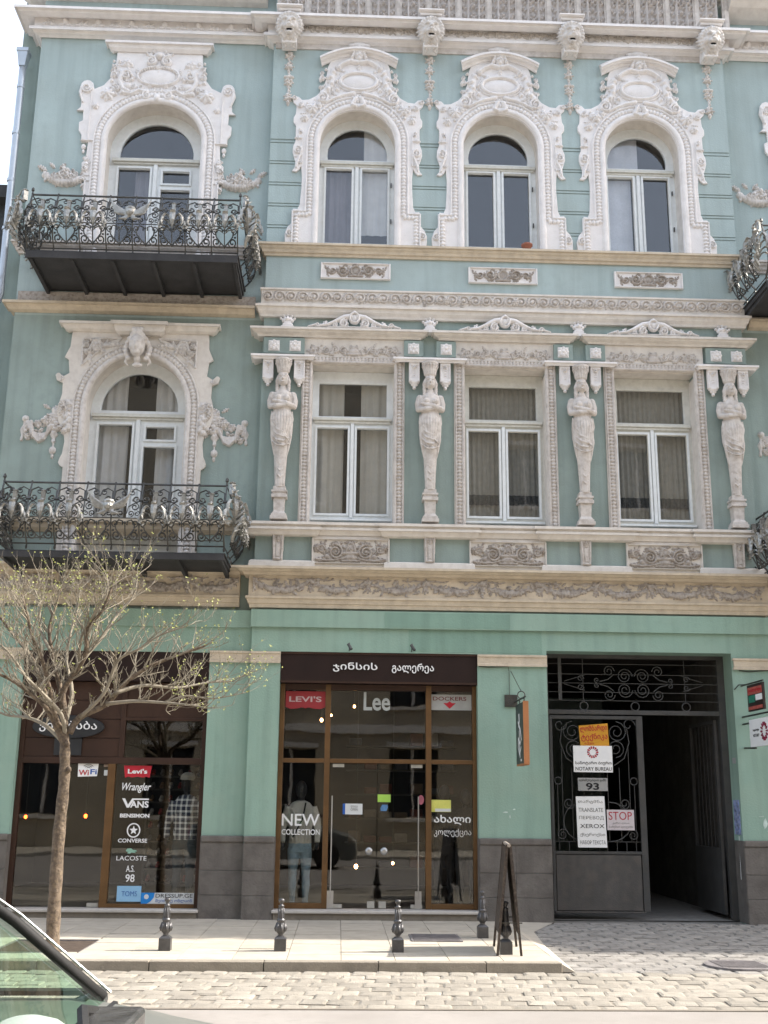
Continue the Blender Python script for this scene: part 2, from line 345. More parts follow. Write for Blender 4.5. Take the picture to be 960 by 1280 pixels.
def stone_mesh(w, d, h, seed, name='cobblestone', m=None):
    r = random.Random(seed); b = min(w, d)*.12; vs = []
    for z, k in ((-h, 0), (-.008, 0), (0, b)):
        for sx, sy in ((-1, -1), (1, -1), (1, 1), (-1, 1)):
            vs.append((sx*(w/2-k)+r.uniform(-.008, .008), sy*(d/2-k)+r.uniform(-.008, .008), z+(r.uniform(-.003, .003) if k else 0)))
    vs.append((0, 0, .004))
    fs = [(i+a, i+(a+1) % 4, i+4+(a+1) % 4, i+4+a) for i in (0, 4) for a in range(4)]+[(8+a, 8+(a+1) % 4, 12) for a in range(4)]
    return MB().add(vs, fs).mesh(name, m)
sm = [stone_mesh(.236, .220, .05, k, m=SETT) for k in range(5)]
def block(mb, x, y, z, w, d, r):
    a = [(x+sx*w/2+r.uniform(-.01, .01), y+sy*d/2+r.uniform(-.01, .01)) for sx, sy in ((-1, -1), (1, -1), (1, 1), (-1, 1))]
    mb.add([(p[0], p[1], z-.03) for p in a]+[(x+(p[0]-x)*.86, y+(p[1]-y)*.86, z) for p in a], [(0, 1, 5, 4), (1, 2, 6, 5), (2, 3, 7, 6), (3, 0, 4, 7), (4, 5, 6, 7)])
rest = MB(); RD = (KY-SY)/9
for j in range(9):
    for i in range(-60, 80):
        x = -2.9+i*.243+(j % 2)*.03-j*.105+.85; y = SY+RD*(j+.5)
        if 0 <= i < 33:
            ob('cobblestone', sm[(i*7+j*3+rnd.randrange(2)) % 5], strip, (x+rnd.uniform(-.012, .012), y+rnd.uniform(-.008, .008), ZR+.002+rnd.uniform(-.007, .004)), (rnd.uniform(-.02, .02), rnd.uniform(-.02, .02), rnd.uniform(-.05, .05)-.10+(i % 2)*PI), (rnd.uniform(.93, 1.02), rnd.uniform(.95, 1.04), 1))
        else: block(rest, x, y, ZR+.002+rnd.uniform(-.007, .004), .225, .215, rnd)
rest.build('distant_cobbles', SETT, strip, kind='stuff')
# driveway of older setts running into the gateway
dw = MB().add([(2.2, KY, ZR-.010), (60, KY, ZR-.010), (60, .9, -.017), (2.2, .9, -.017)], [(0, 1, 2, 3)]).build('driveway', mat('dusty_joint', (.225, .21, .19), .95, .2, 9, .4, 150), kind='structure')
sd = [stone_mesh(.246, .178, .05, k+20, m=SETTD) for k in range(5)]
def dwz(y): return -.018+(y/4.08)*.070
cnt = 0; rest = MB()
for j in range(23):
    y = KY+.09+j*.187
    for i in range(60):
        x = 2.40+i*.253+(j % 2)*.12
        if y > -.03 and (x < 3.0 or x > 5.55): continue
        if y < -3.9 and x > 2.3 and False: continue
        if cnt < 298 and x < 5.95:
            cnt += 1
            ob('cobblestone', sd[(i*3+j*5+rnd.randrange(2)) % 5], dw, (x+rnd.uniform(-.015, .015), y+rnd.uniform(-.01, .01), dwz(y)+rnd.uniform(-.006, .005)), (rnd.uniform(-.02, .02), rnd.uniform(-.02, .02), rnd.uniform(-.06, .06)), (rnd.uniform(.94, 1.04), rnd.uniform(.92, 1.05), 1))
        elif y < 0: block(rest, x, y, dwz(y)+rnd.uniform(-.006, .004), .24, .175, rnd)
rest.build('distant_cobbles', SETTD, dw, kind='stuff')
passage_floor = MB().add([(2.7, .28, -.012), (5.9, .28, -.012), (5.9, 9, .03), (2.7, 9, .03)], [(0, 1, 2, 3)]).build('passage_floor', SETTD, kind='structure')
# pavement: bed, slabs, kerb stones
pv = MB().box(-60, 2.22, KY+.10, .3, -.2, -.022).build('pavement', JOINT, kind='structure')
PX0, PX1, PY0, PY1 = -3.62, -2.68, -3.42, -2.34      # tree pit
SD = (abs(KY)-.14)/9
def slab(x0, x1, y0, y1): 
    if x1-x0 < .03 or y1-y0 < .03: return
    z = rnd.uniform(-.002, .002); MB().box(x0+.003, x1-.003, y0+.003, y1-.003, -.03+z, z).build('paving_slab', PAVE, pv)
for j in range(9):
    y1 = -.0-j*SD; y0 = y1-SD
    for i in range(13):
        x1 = 2.25-i*.55-(j % 2)*.275*0; x0 = x1-.55
        if x1 <= PX0 or x0 >= PX1 or y1 <= PY0 or y0 >= PY1: slab(x0, x1, y0, y1); continue
        slab(x0, min(x1, PX0), y0, y1); slab(max(x0, PX1), x1, y0, y1)
        a, b_ = max(x0, PX0), min(x1, PX1); slab(a, b_, y0, min(y1, PY0)); slab(a, b_, max(y0, PY1), y1)
far = MB()
for i in range(90):
    for j in range(9): far.box(-4.9-.55*i-.544, -4.9-.55*i, -SD*j-SD+.006, -SD*j, -.03, 0)
far.build('distant_paving', PAVE, pv, kind='stuff')
kx = [2.27, 1.50, .42, -.72, -1.85, -2.95, -4.0, -5.1, -6.3]
for a, b in zip(kx[1:], kx[:-1]):
    MB().box(a+.004, b-.004, KY, KY+.137, -.2, .003+rnd.uniform(-.002, .002)).build('kerb_stone', KERBT, pv, bevel=.008)
far = MB()
for i in range(45): far.box(-6.3-1.15*i-1.145, -6.3-1.15*i, KY, KY+.137, -.2, .003)
far.build('distant_kerb', KERBT, pv, kind='stuff')
ob('pavement_ramp', MB().add([(2.251, KY+.01, -.083), (2.251, KY+.01, .0), (2.251, -.05, .0), (2.93, -.05, -.012), (2.50, -1.0, -.032), (2.42, -2.2, -.05), (2.40, KY+.01, -.083)], [(0, 1, 6), (1, 2, 5), (2, 3, 4), (2, 4, 5), (1, 5, 6)]).mesh('pavement_ramp', PAVE), pv)
pit = MB(); pit.box(PX0+.02, PX1-.02, PY0+.02, PY1-.02, -.05, -.014); pit.build('tree_pit', EARTH, kind='structure')
fr_ = MB()
for q in ((PX0, PX0+.02, PY0, PY1), (PX1-.02, PX1, PY0, PY1), (PX0+.02, PX1-.02, PY1-.02, PY1), (PX0+.02, PX1-.02, PY0, PY0+.02)): fr_.box(q[0], q[1], q[2], q[3], -.05, -.004)
fr_.build('tree_pit_edging', MANH, pv)
cov = MB(); cov.lathe([(.36, -.02), (.36, .0), (.33, .004), (.30, .001), (0.01, .001)], k=28)
for i in range(-4, 5): cov.box(-.25, .25, i*.055-.012, i*.055+.012, 0, .008)
cov.build('manhole_cover', MANH, loc=(4.22, -3.60, -.062), kind='structure')
cov = MB(); cov.box(0.86, 1.45, -2.38, -1.72, 0, .012)
for i in range(9): cov.box(.89, 1.42, -2.34+i*.07, -2.31+i*.07, .012, .018)
cov.build('drain_cover', MANH, kind='structure')

# ================================================================ THE BUILDING
B = empty('building', (2.41, 0, 0), label='ornate teal-green three-storey stucco facade with white window surrounds, caryatids and shops below', category='building')
B.location = (0, 0, 0)
C = (.09, 2.40, 4.70)          # window bays
K = (-.965, 1.25, 3.55, 5.83)  # lines of caryatids and lion heads
WX = (-3.18, 8.01)             # windows of the set back wings
HI = 1.3
def P(mb, name, m, bevel=0, smooth=False, parent=B, **kw): return mb.build(name, m, parent, smooth, bevel, **kw)
def PL(name, outs, y0, y1, m, bevel=0, parent=B, **kw): return ob(name, plate(name, outs, y0, y1, m, bevel), parent, **kw)
# walls
holes3 = [arch(c, .66, 9.95, 11.82) for c in C]
holes2 = [rect(c-.64, c+.64, 5.42, 7.99) for c in C]
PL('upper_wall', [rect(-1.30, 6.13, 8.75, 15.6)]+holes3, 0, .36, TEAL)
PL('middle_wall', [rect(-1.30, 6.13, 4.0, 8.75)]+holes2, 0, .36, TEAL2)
P(MB().box(-1.31, 6.14, -.015, 0, 12.55, 13.55), 'wall_course', TEAL)
for a, b in ((-1.31, -.72), (.90, 1.59), (3.21, 3.89), (5.51, 6.14)): P(MB().box(a, b, -.015, 0, 11.835, 12.549), 'wall_course', TEAL)
zc = [10.0, 10.28, 10.31, 10.335, 10.36, 10.64, 10.67, 10.695, 10.72, 11.01, 11.04, 11.065, 11.09, 11.39, 11.42, 11.445, 11.47, 11.77, 11.80, 11.815]
for a, b in ((-1.31, -.66), (.84, 1.65), (3.15, 3.95), (5.45, 6.14)):
    z = 9.98
    for q in (10.26, 10.31, 10.64, 10.69, 11.01, 11.06, 11.39, 11.44, 11.77, 11.82):
        P(MB().box(a, b, -.015, 0, z, q-.016), 'wall_course', TEAL); z = q+.006
for sx, (x0, x1, cx) in enumerate(((-5.14, -1.30, WX[0]), (6.13, 9.97, WX[1]))):
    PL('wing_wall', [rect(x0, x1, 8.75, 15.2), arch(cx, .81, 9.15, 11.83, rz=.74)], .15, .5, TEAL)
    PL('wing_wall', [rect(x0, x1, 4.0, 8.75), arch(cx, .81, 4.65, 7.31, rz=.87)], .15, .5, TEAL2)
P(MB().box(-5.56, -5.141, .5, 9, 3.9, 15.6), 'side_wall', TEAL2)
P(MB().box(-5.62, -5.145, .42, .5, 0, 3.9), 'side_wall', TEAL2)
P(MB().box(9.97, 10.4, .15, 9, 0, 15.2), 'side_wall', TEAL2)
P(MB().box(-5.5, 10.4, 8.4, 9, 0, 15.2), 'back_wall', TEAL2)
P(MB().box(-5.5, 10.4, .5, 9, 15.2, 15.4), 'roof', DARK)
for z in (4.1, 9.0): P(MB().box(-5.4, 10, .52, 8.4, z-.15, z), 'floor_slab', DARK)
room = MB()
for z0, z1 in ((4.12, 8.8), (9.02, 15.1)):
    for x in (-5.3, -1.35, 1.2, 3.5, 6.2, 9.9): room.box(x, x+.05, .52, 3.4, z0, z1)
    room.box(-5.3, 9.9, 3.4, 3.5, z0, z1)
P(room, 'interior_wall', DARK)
# ground floor
PL('ground_wall', [rect(-1.29, 6.16, -.15, 4.15), rect(-.87, 1.93, .10, 3.60), rect(2.925, 5.60, -.1, 3.665)], -.05, .30, GREEN)
P(MB().box(-1.31, 6.18, -.10, -.05, 3.94, 4.19), 'fascia_band', GREEN, bevel=.006)
PL('ground_wall', [rect(-5.62, -1.29, -.15, 4.15), rect(-4.49, -1.88, .08, 3.58)], .05, .36, GREEN)
P(MB().box(-5.0, -1.31, .01, .05, 3.94, 4.19), 'fascia_band', GREEN)
P(MB().box(6.16, 10.0, .05, .36, -.15, 4.15), 'ground_wall', GREEN)
capP = [(3.605, .05), (3.575, .05), (3.57, .035), (3.475, .03), (3.47, .045), (3.44, .045), (3.44, 0)]
for a, b, y, e in ((-1.29, -.87, -.05, (0, 0)), (1.93, 2.925, -.05, (0, 0)), (5.66, 6.16, -.05, (1, 1)), (-1.88, -1.292, .05, (0, 0)), (-5.3, -4.49, .05, (0, 0)), (6.18, 9.6, .05, (0, 0))):
    cornice('pier_capital', a, b, capP, CREAM, B, y, .04, e)
def plinth(a, b, y, ends=(0, 0)):
    for z0, z1 in ((-.12, .30), (.304, .62), (.624, .985)):
        n = max(1, round((b-a)/.55)); 
        for i in range(n):
            P(MB().box(a+(b-a)*i/n+.001, a+(b-a)*(i+1)/n-.001, y-.035-rnd.uniform(0, .004), y, z0, z1), 'plinth_stone', PLINTH, bevel=.004)
    P(MB().box(a-.01*ends[0], b+.01*ends[1], y-.055, y, .985, 1.075), 'plinth_cap', PLINTH, bevel=.02)
for a, b, y in ((-1.29, -.87, -.05), (1.93, 2.925, -.05), (5.60, 6.19, -.05), (-1.88, -1.292, .05), (-5.0, -4.49, .05), (6.2, 8.5, .05)): plinth(a, b, y)
for x, y0, y1, sgn in ((-.87, -.05, .12, 1), (1.93, -.05, .12, -1), (2.925, -.05, .29, 1), (5.60, -.05, .29, -1), (-1.88, .05, .2, -1), (-4.49, .05, .2, 1)):
    P(MB().box(min(x, x+sgn*.006), max(x, x+sgn*.006), y0-.03, y1, -.02, 1.07), 'plinth_return', PLINTH)
P(MB().box(.95, 2.86, -.0535, -.0495, 3.62, 3.93), 'repainted_patch', mat('darker_green_patch', (.215, .335, .27), .85, .08, .9, .2, 40, streak=.4)); P(MB().box(.6, 2.40, -.1035, -.0995, 3.96, 4.17), 'repainted_patch', mat('darker_green_patch', (.215, .335, .27)))
# ---- cornices
ATT = HF(-1.25, 6.08, 13.95, 14.9, .012, .002)
for i in range(15):
    x = -1.02+i*.50
    for q in (-1, 1):
        for k in range(5): ATT.leaf(x+q*.09, 14.02+.15*k, PI/2-q*.75, .17, .04, .10, 3); ATT.leaf(x+q*.09, 14.02+.15*k, PI/2+q*.75, .17, .04, .10, 3)
        ATT.path([(x+q*.09, 13.98), (x+q*.085, 14.8)], .018, .014, .11); ATT.spiral(x+q*.09, 14.62, .07, 1.4, PI/2, q, .017, .11)
    ATT.disc(x, 14.16, .03, .09); ATT.disc(x, 14.40, .03, .09)
    P(MB().box(x+.195, x+.305, -.085, -.041, 13.9, 14.9).box(x+.225, x+.275, -.10, -.0851, 13.9, 14.9), 'attic_pilaster', STUC)
ob('attic_frieze', ATT.mesh('attic_frieze', mat('brown_grey_stucco', (.58, .54, .51), .9, .12, 8, .3, 90), zt(0, 0)*0-.04), B)
P(MB().box(-1.28, 6.10, -.04, 0, 13.5, 15.0), 'attic_wall', STUC)
crown = [(15.3, .62), (15.2, .62), (15.12, .5), (14.95, .42), (14.85, .2), (14.75, .08), (14.72, .04)]
cornice('crown_cornice', -1.3, 6.13, [(15.62, .74), (15.5, .74), (15.4, .62)]+crown[1:], CREAMT, B, 0, .2, real=True)
c1 = [(14.222, .38), (14.175, .38), (14.165, .34), (14.10, .32), (14.03, .25), (14.0, .21), (13.99, .14), (13.985, .11), (13.83, .11), (13.825, .17), (13.775, .17), (13.765, .13), (13.70, .10), (13.66, .06), (13.61, .025), (13.606, -.0)]
cornice('main_cornice', -1.3, 6.13, c1, WHITE, B, 0, .25)
c1w = [(z-.03, p) for z, p in c1]
cornice('wing_cornice', -5.14, -1.45, c1w, WHITE, B, .15, .3, (1, 0)); cornice('wing_cornice', 6.28, 9.97, c1w, WHITE, B, .15, .3, (0, 1))
up2 = [(z+.62, p+.05) for z, p in c1[:10]]
cornice('wing_crown_cornice', -5.14, -1.45, [(14.75, .45), (14.62, .45), (14.5, .3), (14.42, .1), (14.4, 0)], CREAMT, B, .15, .3, (1, 0), real=True)
cornice('wing_crown_cornice', 6.28, 9.97, [(14.75, .45), (14.62, .45), (14.5, .3), (14.42, .1), (14.4, 0)], CREAMT, B, .15, .3, (0, 1), real=True)
# friezes under the main cornice
def relief(name, hf, m, y, parent=B, **kw): return ob(name, hf.mesh(name, m, y, eps=.003), parent, **kw)
zf0, zf1 = zt(13.835, -.11), zt(13.985, -.11)
f = HF(-1.2, 6.05, zf0, zf1, .009); zm = (zf0+zf1)/2
for c in C:
    for q in (-1, 1):
        for i in range(8):
            x = c+q*(.10+i*.115); f.spiral(x, zm, .05, 1.3, i, q*(1 if i % 2 else -1), .012, .03); f.leaf(x, zm-.02, PI/2+q*.8, .09, .025, .03, 2)
        f.rosette(c+q*.14, zm, .06, .045)
    f.face(c, zm, .13, .05)
f.fill(-1.1, 5.95, zf0+.03, zf1-.03, 170, 3, .028, .045); relief('cornice_frieze', f, STUC, -.11)
zf0, zf1 = zt(13.80, .04), zt(13.96, .04)
for a, b in ((-5.12, -1.45), (6.25, 9.9)):
    f = HF(a, b, zf0, zf1, .009); zm = (zf0+zf1)/2; n = int((b-a)/.27)
    for i in range(n+1):
        x = a+.1+i*.272
        if i % 2 == 0:
            for q in (-1, 0, 1): f.leaf(x, zf0+.02, PI/2+q*.75, .125, .026, .04, 2)
            for q in (-1, 1): f.seg((x+q*.03, zf0+.025), (x+q*.09, zf0+.025), .014, .012, .035)
        else:
            f.disc(x, zm+.02, .05, .045, .055); f.disc(x, zm+.03, .022, .06, .03)
            for q in (-1, 1): f.seg((x+q*.03, zf0+.025), (x+q*.09, zf0+.025), .014, .012, .035); f.leaf(x+q*.02, zf0+.03, PI/2+q*1.0, .1, .02, .03, 2)
    relief('palmette_frieze', f, WHITE, .04)
# sill cornice of the third floor
sc = [(10.026, .13), (9.99, .13), (9.985, .11), (9.94, .10), (9.90, .075), (9.85, .06), (9.845, .045), (9.79, .03), (9.777, 0)]
cornice('sill_cornice', -1.30, 6.13, sc, CREAM, B)
cornice('wing_sill_cornice', -5.14, -1.45, [(z-.08, p) for z, p in sc], STUC, B, .15, .2, (1, 0)); cornice('wing_sill_cornice', 6.28, 9.97, [(z-.08, p) for z, p in sc], STUC, B, .15, .2, (0, 1))
# small relief panels
f = HF(-.5, .5, -.115, .115, .008)
for q in (-1, 1):
    f.spiral(q*.20, 0, .085, 1.7, 0, q, .016, .035); f.spiral(q*.36, 0, .06, 1.4, PI, -q, .013, .03); f.leaf(q*.26, -.06, PI/2-q*.3, .12, .03, .03); f.leaf(q*.43, -.07, PI/2, .14, .03, .03)
    f.leaf(q*.10, .08, -PI/2+q*.4, .16, .03, .03)
f.ring(0, 0, .075, .075, .016, .035); f.disc(0, 0, .06, .02); f.seg((-.1, -.085), (.1, -.085), .02, .02, .035); f.disc(0, .1, .05, .04, .03)
f.fill(.03, .45, -.09, .09, 22, 8, .028, .045, 0); smallp = f.mesh('relief_carving', FRZ, 0, eps=.003)
for c, z in ((.095, 9.542), (2.40, 9.53), (4.70, 9.52)):
    y = -.02; p = P(MB().box(c-.545, c+.545, y, 0, z-.137, z+.137), 'relief_panel', WHITE, bevel=.006)
    fr = MB()
    for x0, x1, z0, z1 in ((-.545, -.515, -.137, .137), (.515, .545, -.137, .137), (-.515, .515, -.137, -.112), (-.515, .515, .112, .137)): fr.frus(c+x0, c+x1, y-.03, y-.001, z+z0, z+z1, .008)
    P(fr, 'panel_frame', WHITE, parent=p); ob('relief_carving', smallp, p, (c, y, z))
# running scroll frieze
fz = [(9.244, .07), (9.215, .07), (9.205, .05), (8.98, .05), (8.975, .13), (8.94, .13), (8.93, .105), (8.86, .09), (8.80, .06), (8.76, .05), (8.735, 0)]
cornice('frieze_moulding', -1.30, 6.13, fz, CREAMT, B)
f = HF(-1.32, 6.14, 0, .21, .009)
x = -1.25; i = 0
while x < 6.1:
    f.spiral(x, .105, .085, 1.7, 0 if i % 2 else PI, 1 if i % 2 else -1, .017, .035); f.disc(x, .105, .03, .045)
    f.leaf(x+.085, .03, PI/2-.3, .17, .035, .035); f.leaf(x+.11, .19, -PI/2+.4, .13, .03, .03)
    if i % 6 == 3: f.rosette(x+.09, .105, .07, .05)
    x += .178; i += 1
f.fill(-1.25, 6.08, .03, .18, 150, 5, .026, .04); ob('scroll_frieze', f.mesh('scroll_frieze', STUC, zt(0, 0)*0-.05, eps=.003), B, (0, 0, zt(8.985, -.05)))
for a, b, e in ((-5.14, -1.45, (1, 0)), (6.28, 9.97, (0, 1))):
    P(MB().box(a+.04, b, .09, .15, 8.84, 9.12), 'stone_band', FRZ, bevel=.005)
    cornice('wing_band_cornice', a, b, [(8.93, .16), (8.89, .16), (8.87, .12), (8.78, .08), (8.73, .02), (8.72, 0)], CREAM, B, .15, .2, e)
    cornice('wing_ledge', a, b, [(5.52, .14), (5.46, .14), (5.44, .10), (5.36, .07), (5.30, .02), (5.29, 0)], CREAM, B, .15, .2, e)
# hoods, blocks, abaci over the caryatids
hood = [(8.60, .19), (8.565, .19), (8.56, .165), (8.52, .15), (8.47, .09), (8.43, .07), (8.415, .02)]
for a, b in ((-1.30, 1.035), (1.465, 3.335), (3.765, 6.10)): cornice('hood_cornice', a, b, hood, CREAMT, B)
pyr = MB(); pyr.frus(-.085, .085, -.05, 0, -.085, .085, .055)
for i in range(8):
    a = i*PI/4; pyr.ell((.055*math.cos(a), -.035, .055*math.sin(a)), (.03, .025, .03), 6, 4)
pyr.ell((0, -.05, 0), (.028, .03, .028), 6, 4)
pym = pyr.mesh('rosette', WHITE)
for q, k in enumerate(K):
    y = -.08
    if q in (0, 3): blocks = [(k-.315, k+.305)]
    else: blocks = [(k-.395, k-.10), (k+.10, k+.40)]
    for a, b in blocks: P(MB().box(a, b, y, 0, zt(8.16, y), zt(8.415, y)), 'frieze_block', TEAL2, bevel=.004)
    for x in ((k-.16, k+.16) if q in (0, 3) else (k-.25, k+.25)): ob('rosette', pym, B, (x, y-.001, zt(8.28, y)))
    cornice('abacus', k-.33 if q in (0, 3) else k-.39, k+.30 if q in (0, 3) else k+.39, [(8.145, .17), (8.115, .17), (8.11, .15), (8.06, .13), (8.058, 0)], WHITE, B)
# consoles either side of each caryatid head
f = HF(-.085, .085, -.42, 0, .007, .03)
f.H[:] = .0; w = f.win(-.075, .075, -.30, 0); f.put(w, np.float32(.05)); f.put(f.win(-.05, .05, -.26, -.04), np.float32(.035))
f.H[f.win(-.052, .052, -.25, -.05)] = .03; f.leaf(0, -.24, PI/2, .16, .04, .065); f.rosette(0, -.075, .04, .07); f.leaf(0, -.29, -PI/2, .12, .05, .055, 2); f.disc(0, -.31, .07, .055, .035); f.disc(0, -.40, .02, .04)
f.base = 0; cons = f.mesh('side_console', WHITE, 0, eps=.003)
# caryatid : one continuous carved figure
def caryatid_mesh():
    b = MB()
    rings = []                                   # draped lower body tapering to a herm
    for t, rx, ry in ((0, .075, .06), (.25, .085, .065), (.5, .10, .075), (.72, .125, .09), (.86, .165, .11), (1.0, .17, .12), (1.12, .165, .115), (1.2, .135, .10)):
        rings.append((0, -.10, .02+t*.98, rx, ry))
    b.loft(rings, 18)
    b.loft([(0, -.10, 1.17, .125, .09), (0, -.11, 1.28, .145, .10), (0, -.10, 1.40, .16, .10), (0, -.09, 1.48, .15, .085), (0, -.09, 1.53, .07, .06), (0, -.095, 1.60, .045, .045)], 18)
    for q in (-1, 1):                            # shoulders, upper arms, folded forearms
        b.ell((q*.15, -.09, 1.455), (.062, .06, .06)); b.tube([(q*.155, -.09, 1.45), (q*.18, -.10, 1.36), (q*.178, -.12, 1.27)], [.055, .052, .046], 8)
        b.ell((q*.175, -.125, 1.265), (.048, .05, .045)); b.tube([(q*.175, -.13, 1.265), (q*.07, -.215, 1.27+.02*q), (-q*.10, -.205, 1.30+.03*q)], [.046, .038, .026], 8)
        b.ell((-q*.12, -.20, 1.31+.03*q), (.038, .022, .022)); b.ell((q*.065, -.19, 1.385), (.055, .045, .052))
        for j in range(4): b.tube([(q*.10, -.09, 1.62-.04*j), (q*.085, -.12, 1.56-.03*j)], .02, 6)
        b.tube([(q*.06, -.10, 1.76), (q*.088, -.11, 1.68), (q*.08, -.11, 1.58), (q*.095, -.13, 1.50)], [.03, .032, .024, .018], 7)
    b.ell((0, -.125, 1.69), (.072, .085, .098), 12, 8); b.ell((0, -.15, 1.645), (.04, .045, .035)); b.tube([(0, -.20, 1.725), (0, -.228, 1.675)], [.010, .020], 6)
    b.tube([(-.05, -.185, 1.735), (0, -.203, 1.742), (.05, -.185, 1.735)], .013, 6); b.tube([(-.022, -.207, 1.64), (.022, -.207, 1.64)], .010, 6)
    b.ell((0, -.10, 1.765), (.085, .085, .05), 12, 6)
    # basket capital
    b.lathe([(.07, 1.80), (.08, 1.82), (.072, 1.86), (.078, 1.91), (.11, 1.97), (.13, 2.0), (.13, 2.03)], 0, -.09, 0, 14)
    for j in range(9):
        a = PI+PI*j/8; b.tube([(.08*math.cos(a), -.09+.08*math.sin(a), 1.82), (.092*math.cos(a), -.09+.092*math.sin(a), 1.92), (.125*math.cos(a), -.09+.125*math.sin(a), 1.975)], [.012, .018, .012], 5)
    # folds of the drapery
    for i in range(9):
        t = i/8; q = -1+2*t; b.tube([(q*.15, -.13-.06*(1-q*q), 1.19), (q*.16, -.14-.085*(1-q*q), 1.05), (q*.10, -.15-.07*(1-q*q), .80), (q*.035, -.20, .66)], [.012, .019, .017, .008], 5)
    for i in range(4): b.tube([(-.14, -.15, 1.0-.09*i), (-.06, -.225, .88-.08*i), (.03, -.225, .84-.07*i), (.13, -.15, .96-.09*i)], [.008, .015, .015, .008], 5)
    for i in range(13):
        x = -.15+i*.025; s = 1 if i % 2 else .7; q = (x/.17)
        b.tube([(x*.9, -.19+abs(q)*.07, 1.18), (x*1.05+.02*math.sin(i), -.215+abs(q)*.09, 1.02), (x*.95+.02*math.sin(i*2), -.205+abs(q)*.08, .88), (x*.7, -.17+abs(q)*.06, .72-.06*(i % 3))], [.010*s, .014*s, .013*s, .006], 5)
    for i in range(5): b.tube([(-.11+.04*i, -.20, 1.0-.05*i), (-.03+.03*i, -.22, .86-.03*i), (.05+.02*i, -.20, .90-.05*i)], [.01, .014, .006], 5)
    for i in range(5): b.ell((.03*math.sin(i*2), -.19, .80-.035*i), (.035, .03, .028), 6, 4)
    for q in (-1, 1):
        b.tube([(q*.12, -.13, .98), (q*.135, -.14, .80), (q*.11, -.13, .62), (q*.095, -.13, .50)], [.03, .03, .022, .008], 6)
    for i in range(5): b.tube([(-.035, -.155-.004*i, .60-.10*i), (0, -.17, .56-.10*i), (.035, -.155, .60-.10*i)], .009, 5)
    b.tube([(-.055, -.15, .68), (-.055, -.145, .05)], .010, 5); b.tube([(.055, -.15, .68), (.055, -.145, .05)], .010, 5)
    return baked(b, 'figure', STUC_C, .0072, 1)
STUC_C = mat('carved_stucco', (.60, .56, .52), .85, .09, 6, .3, 90, dirt=(.28, .22, .17), dirt_amt=.45, streak=.15)
cm = caryatid_mesh()
ped = MB(); ped.box(-.125, .125, -.20, 0, 0, .05); ped.box(-.11, .11, -.185, 0, .05, .085); ped.loft([(0, -.09, .085, .14, .12), (0, -.09, .11, .115, .10), (0, -.09, .30, .115, .10)], 4) if 0 else None
ped.add([(-.10, -.175, .085), (.10, -.175, .085), (.10, 0, .085), (-.10, 0, .085), (-.075, -.15, .13), (.075, -.15, .13), (.075, 0, .13), (-.075, 0, .13), (-.085, -.16, .33), (.085, -.16, .33), (.085, 0, .33), (-.085, 0, .33)],
        [(0, 1, 5, 4), (1, 2, 6, 5), (3, 0, 4, 7), (4, 5, 9, 8), (5, 6, 10, 9), (7, 4, 8, 11), (8, 9, 10, 11)])
ped.box(-.115, .115, -.19, 0, .33, .375); ped.box(-.10, .10, -.175, 0, .375, .41); ped.box(-.115, .115, -.19, 0, .41, .44); ped.box(-.09, .09, -.165, 0, .44, .50)
pm = ped.mesh('pedestal', STUC_C)
for i, k in enumerate(K):
    e = empty('caryatid', (k, 0, zt(5.53, -.1)), parent=B)
    ob('pedestal', pm, e, (0, 0, 0)); ob('figure', cm, e, (0, -.02, .47), scale=(1, 1, 1.0))
    for q in (-1, 1): ob('side_console', cons, e, (q*.235, -.06, zt(8.055, -.1)-zt(5.53, -.1)))
    for q in (-1, 1): P(MB().box(q*.235-.07, q*.235+.07, -.06, .0, zt(8.055, -.1)-zt(5.53, -.1)-.28, zt(8.055, -.1)-zt(5.53, -.1)), 'console_backing', WHITE, parent=e)
# ledge under the second-floor windows (breaks forward under each caryatid) and pedestal zone
led = [(5.515, .13), (5.475, .13), (5.465, .09), (5.44, .09), (5.435, .11), (5.40, .11), (5.39, .08), (5.32, .05), (5.30, .02)]
cornice('window_ledge', -1.2, 6.0, led, CREAMT, B, 0, .1, (0, 0))
for a, b in ((-1.30, -.50), (.66, 1.83), (2.97, 4.14), (5.30, 6.13)):
    cornice('window_ledge', a, b, [(z+.003, p+.06) for z, p in led], CREAMT, B)
    cornice('pedestal_base', a-.0, b, [(4.935, .05), (4.915, .075), (4.91, .075), (4.835, .085), (4.82, .085)], CREAMT, B)
f = HF(-.55, .55, -.17, .17, .008)
for q in (-1, 1):
    f.spiral(q*.22, -.01, .11, 1.9, PI/2, q, .02, .04); f.spiral(q*.43, .03, .06, 1.5, 0, -q, .015, .035)
    for i in range(5): f.leaf(q*.40, .02, PI/2-q*(i*.5-.2), .13, .03, .035, 3)
    f.path([(q*.50, -.12), (q*.36, -.14), (q*.22, -.13), (q*.08, -.10)], .02, .014, .035); f.rosette(q*.50, .05, .055, .05); f.leaf(q*.12, .12, q*-.2 if q > 0 else PI+.2, .2, .03, .03)
    f.disc(q*.34, -.08, .04, .04)
f.disc(0, .06, .09, .035, .06); f.face(0, .04, .15, .055); f.seg((-.11, -.03), (.11, -.03), .03, .03, .04); f.disc(0, -.09, .10, .04, .05); f.leaf(-.1, .13, .1, .2, .03, .04, 5); f.seg((-.13, -.14), (.13, -.14), .018, .018, .03)
f.fill(.03, .5, -.14, .14, 34, 9, .034, .05, 0); bigp = f.mesh('relief_carving', FRZ, 0, eps=.003)
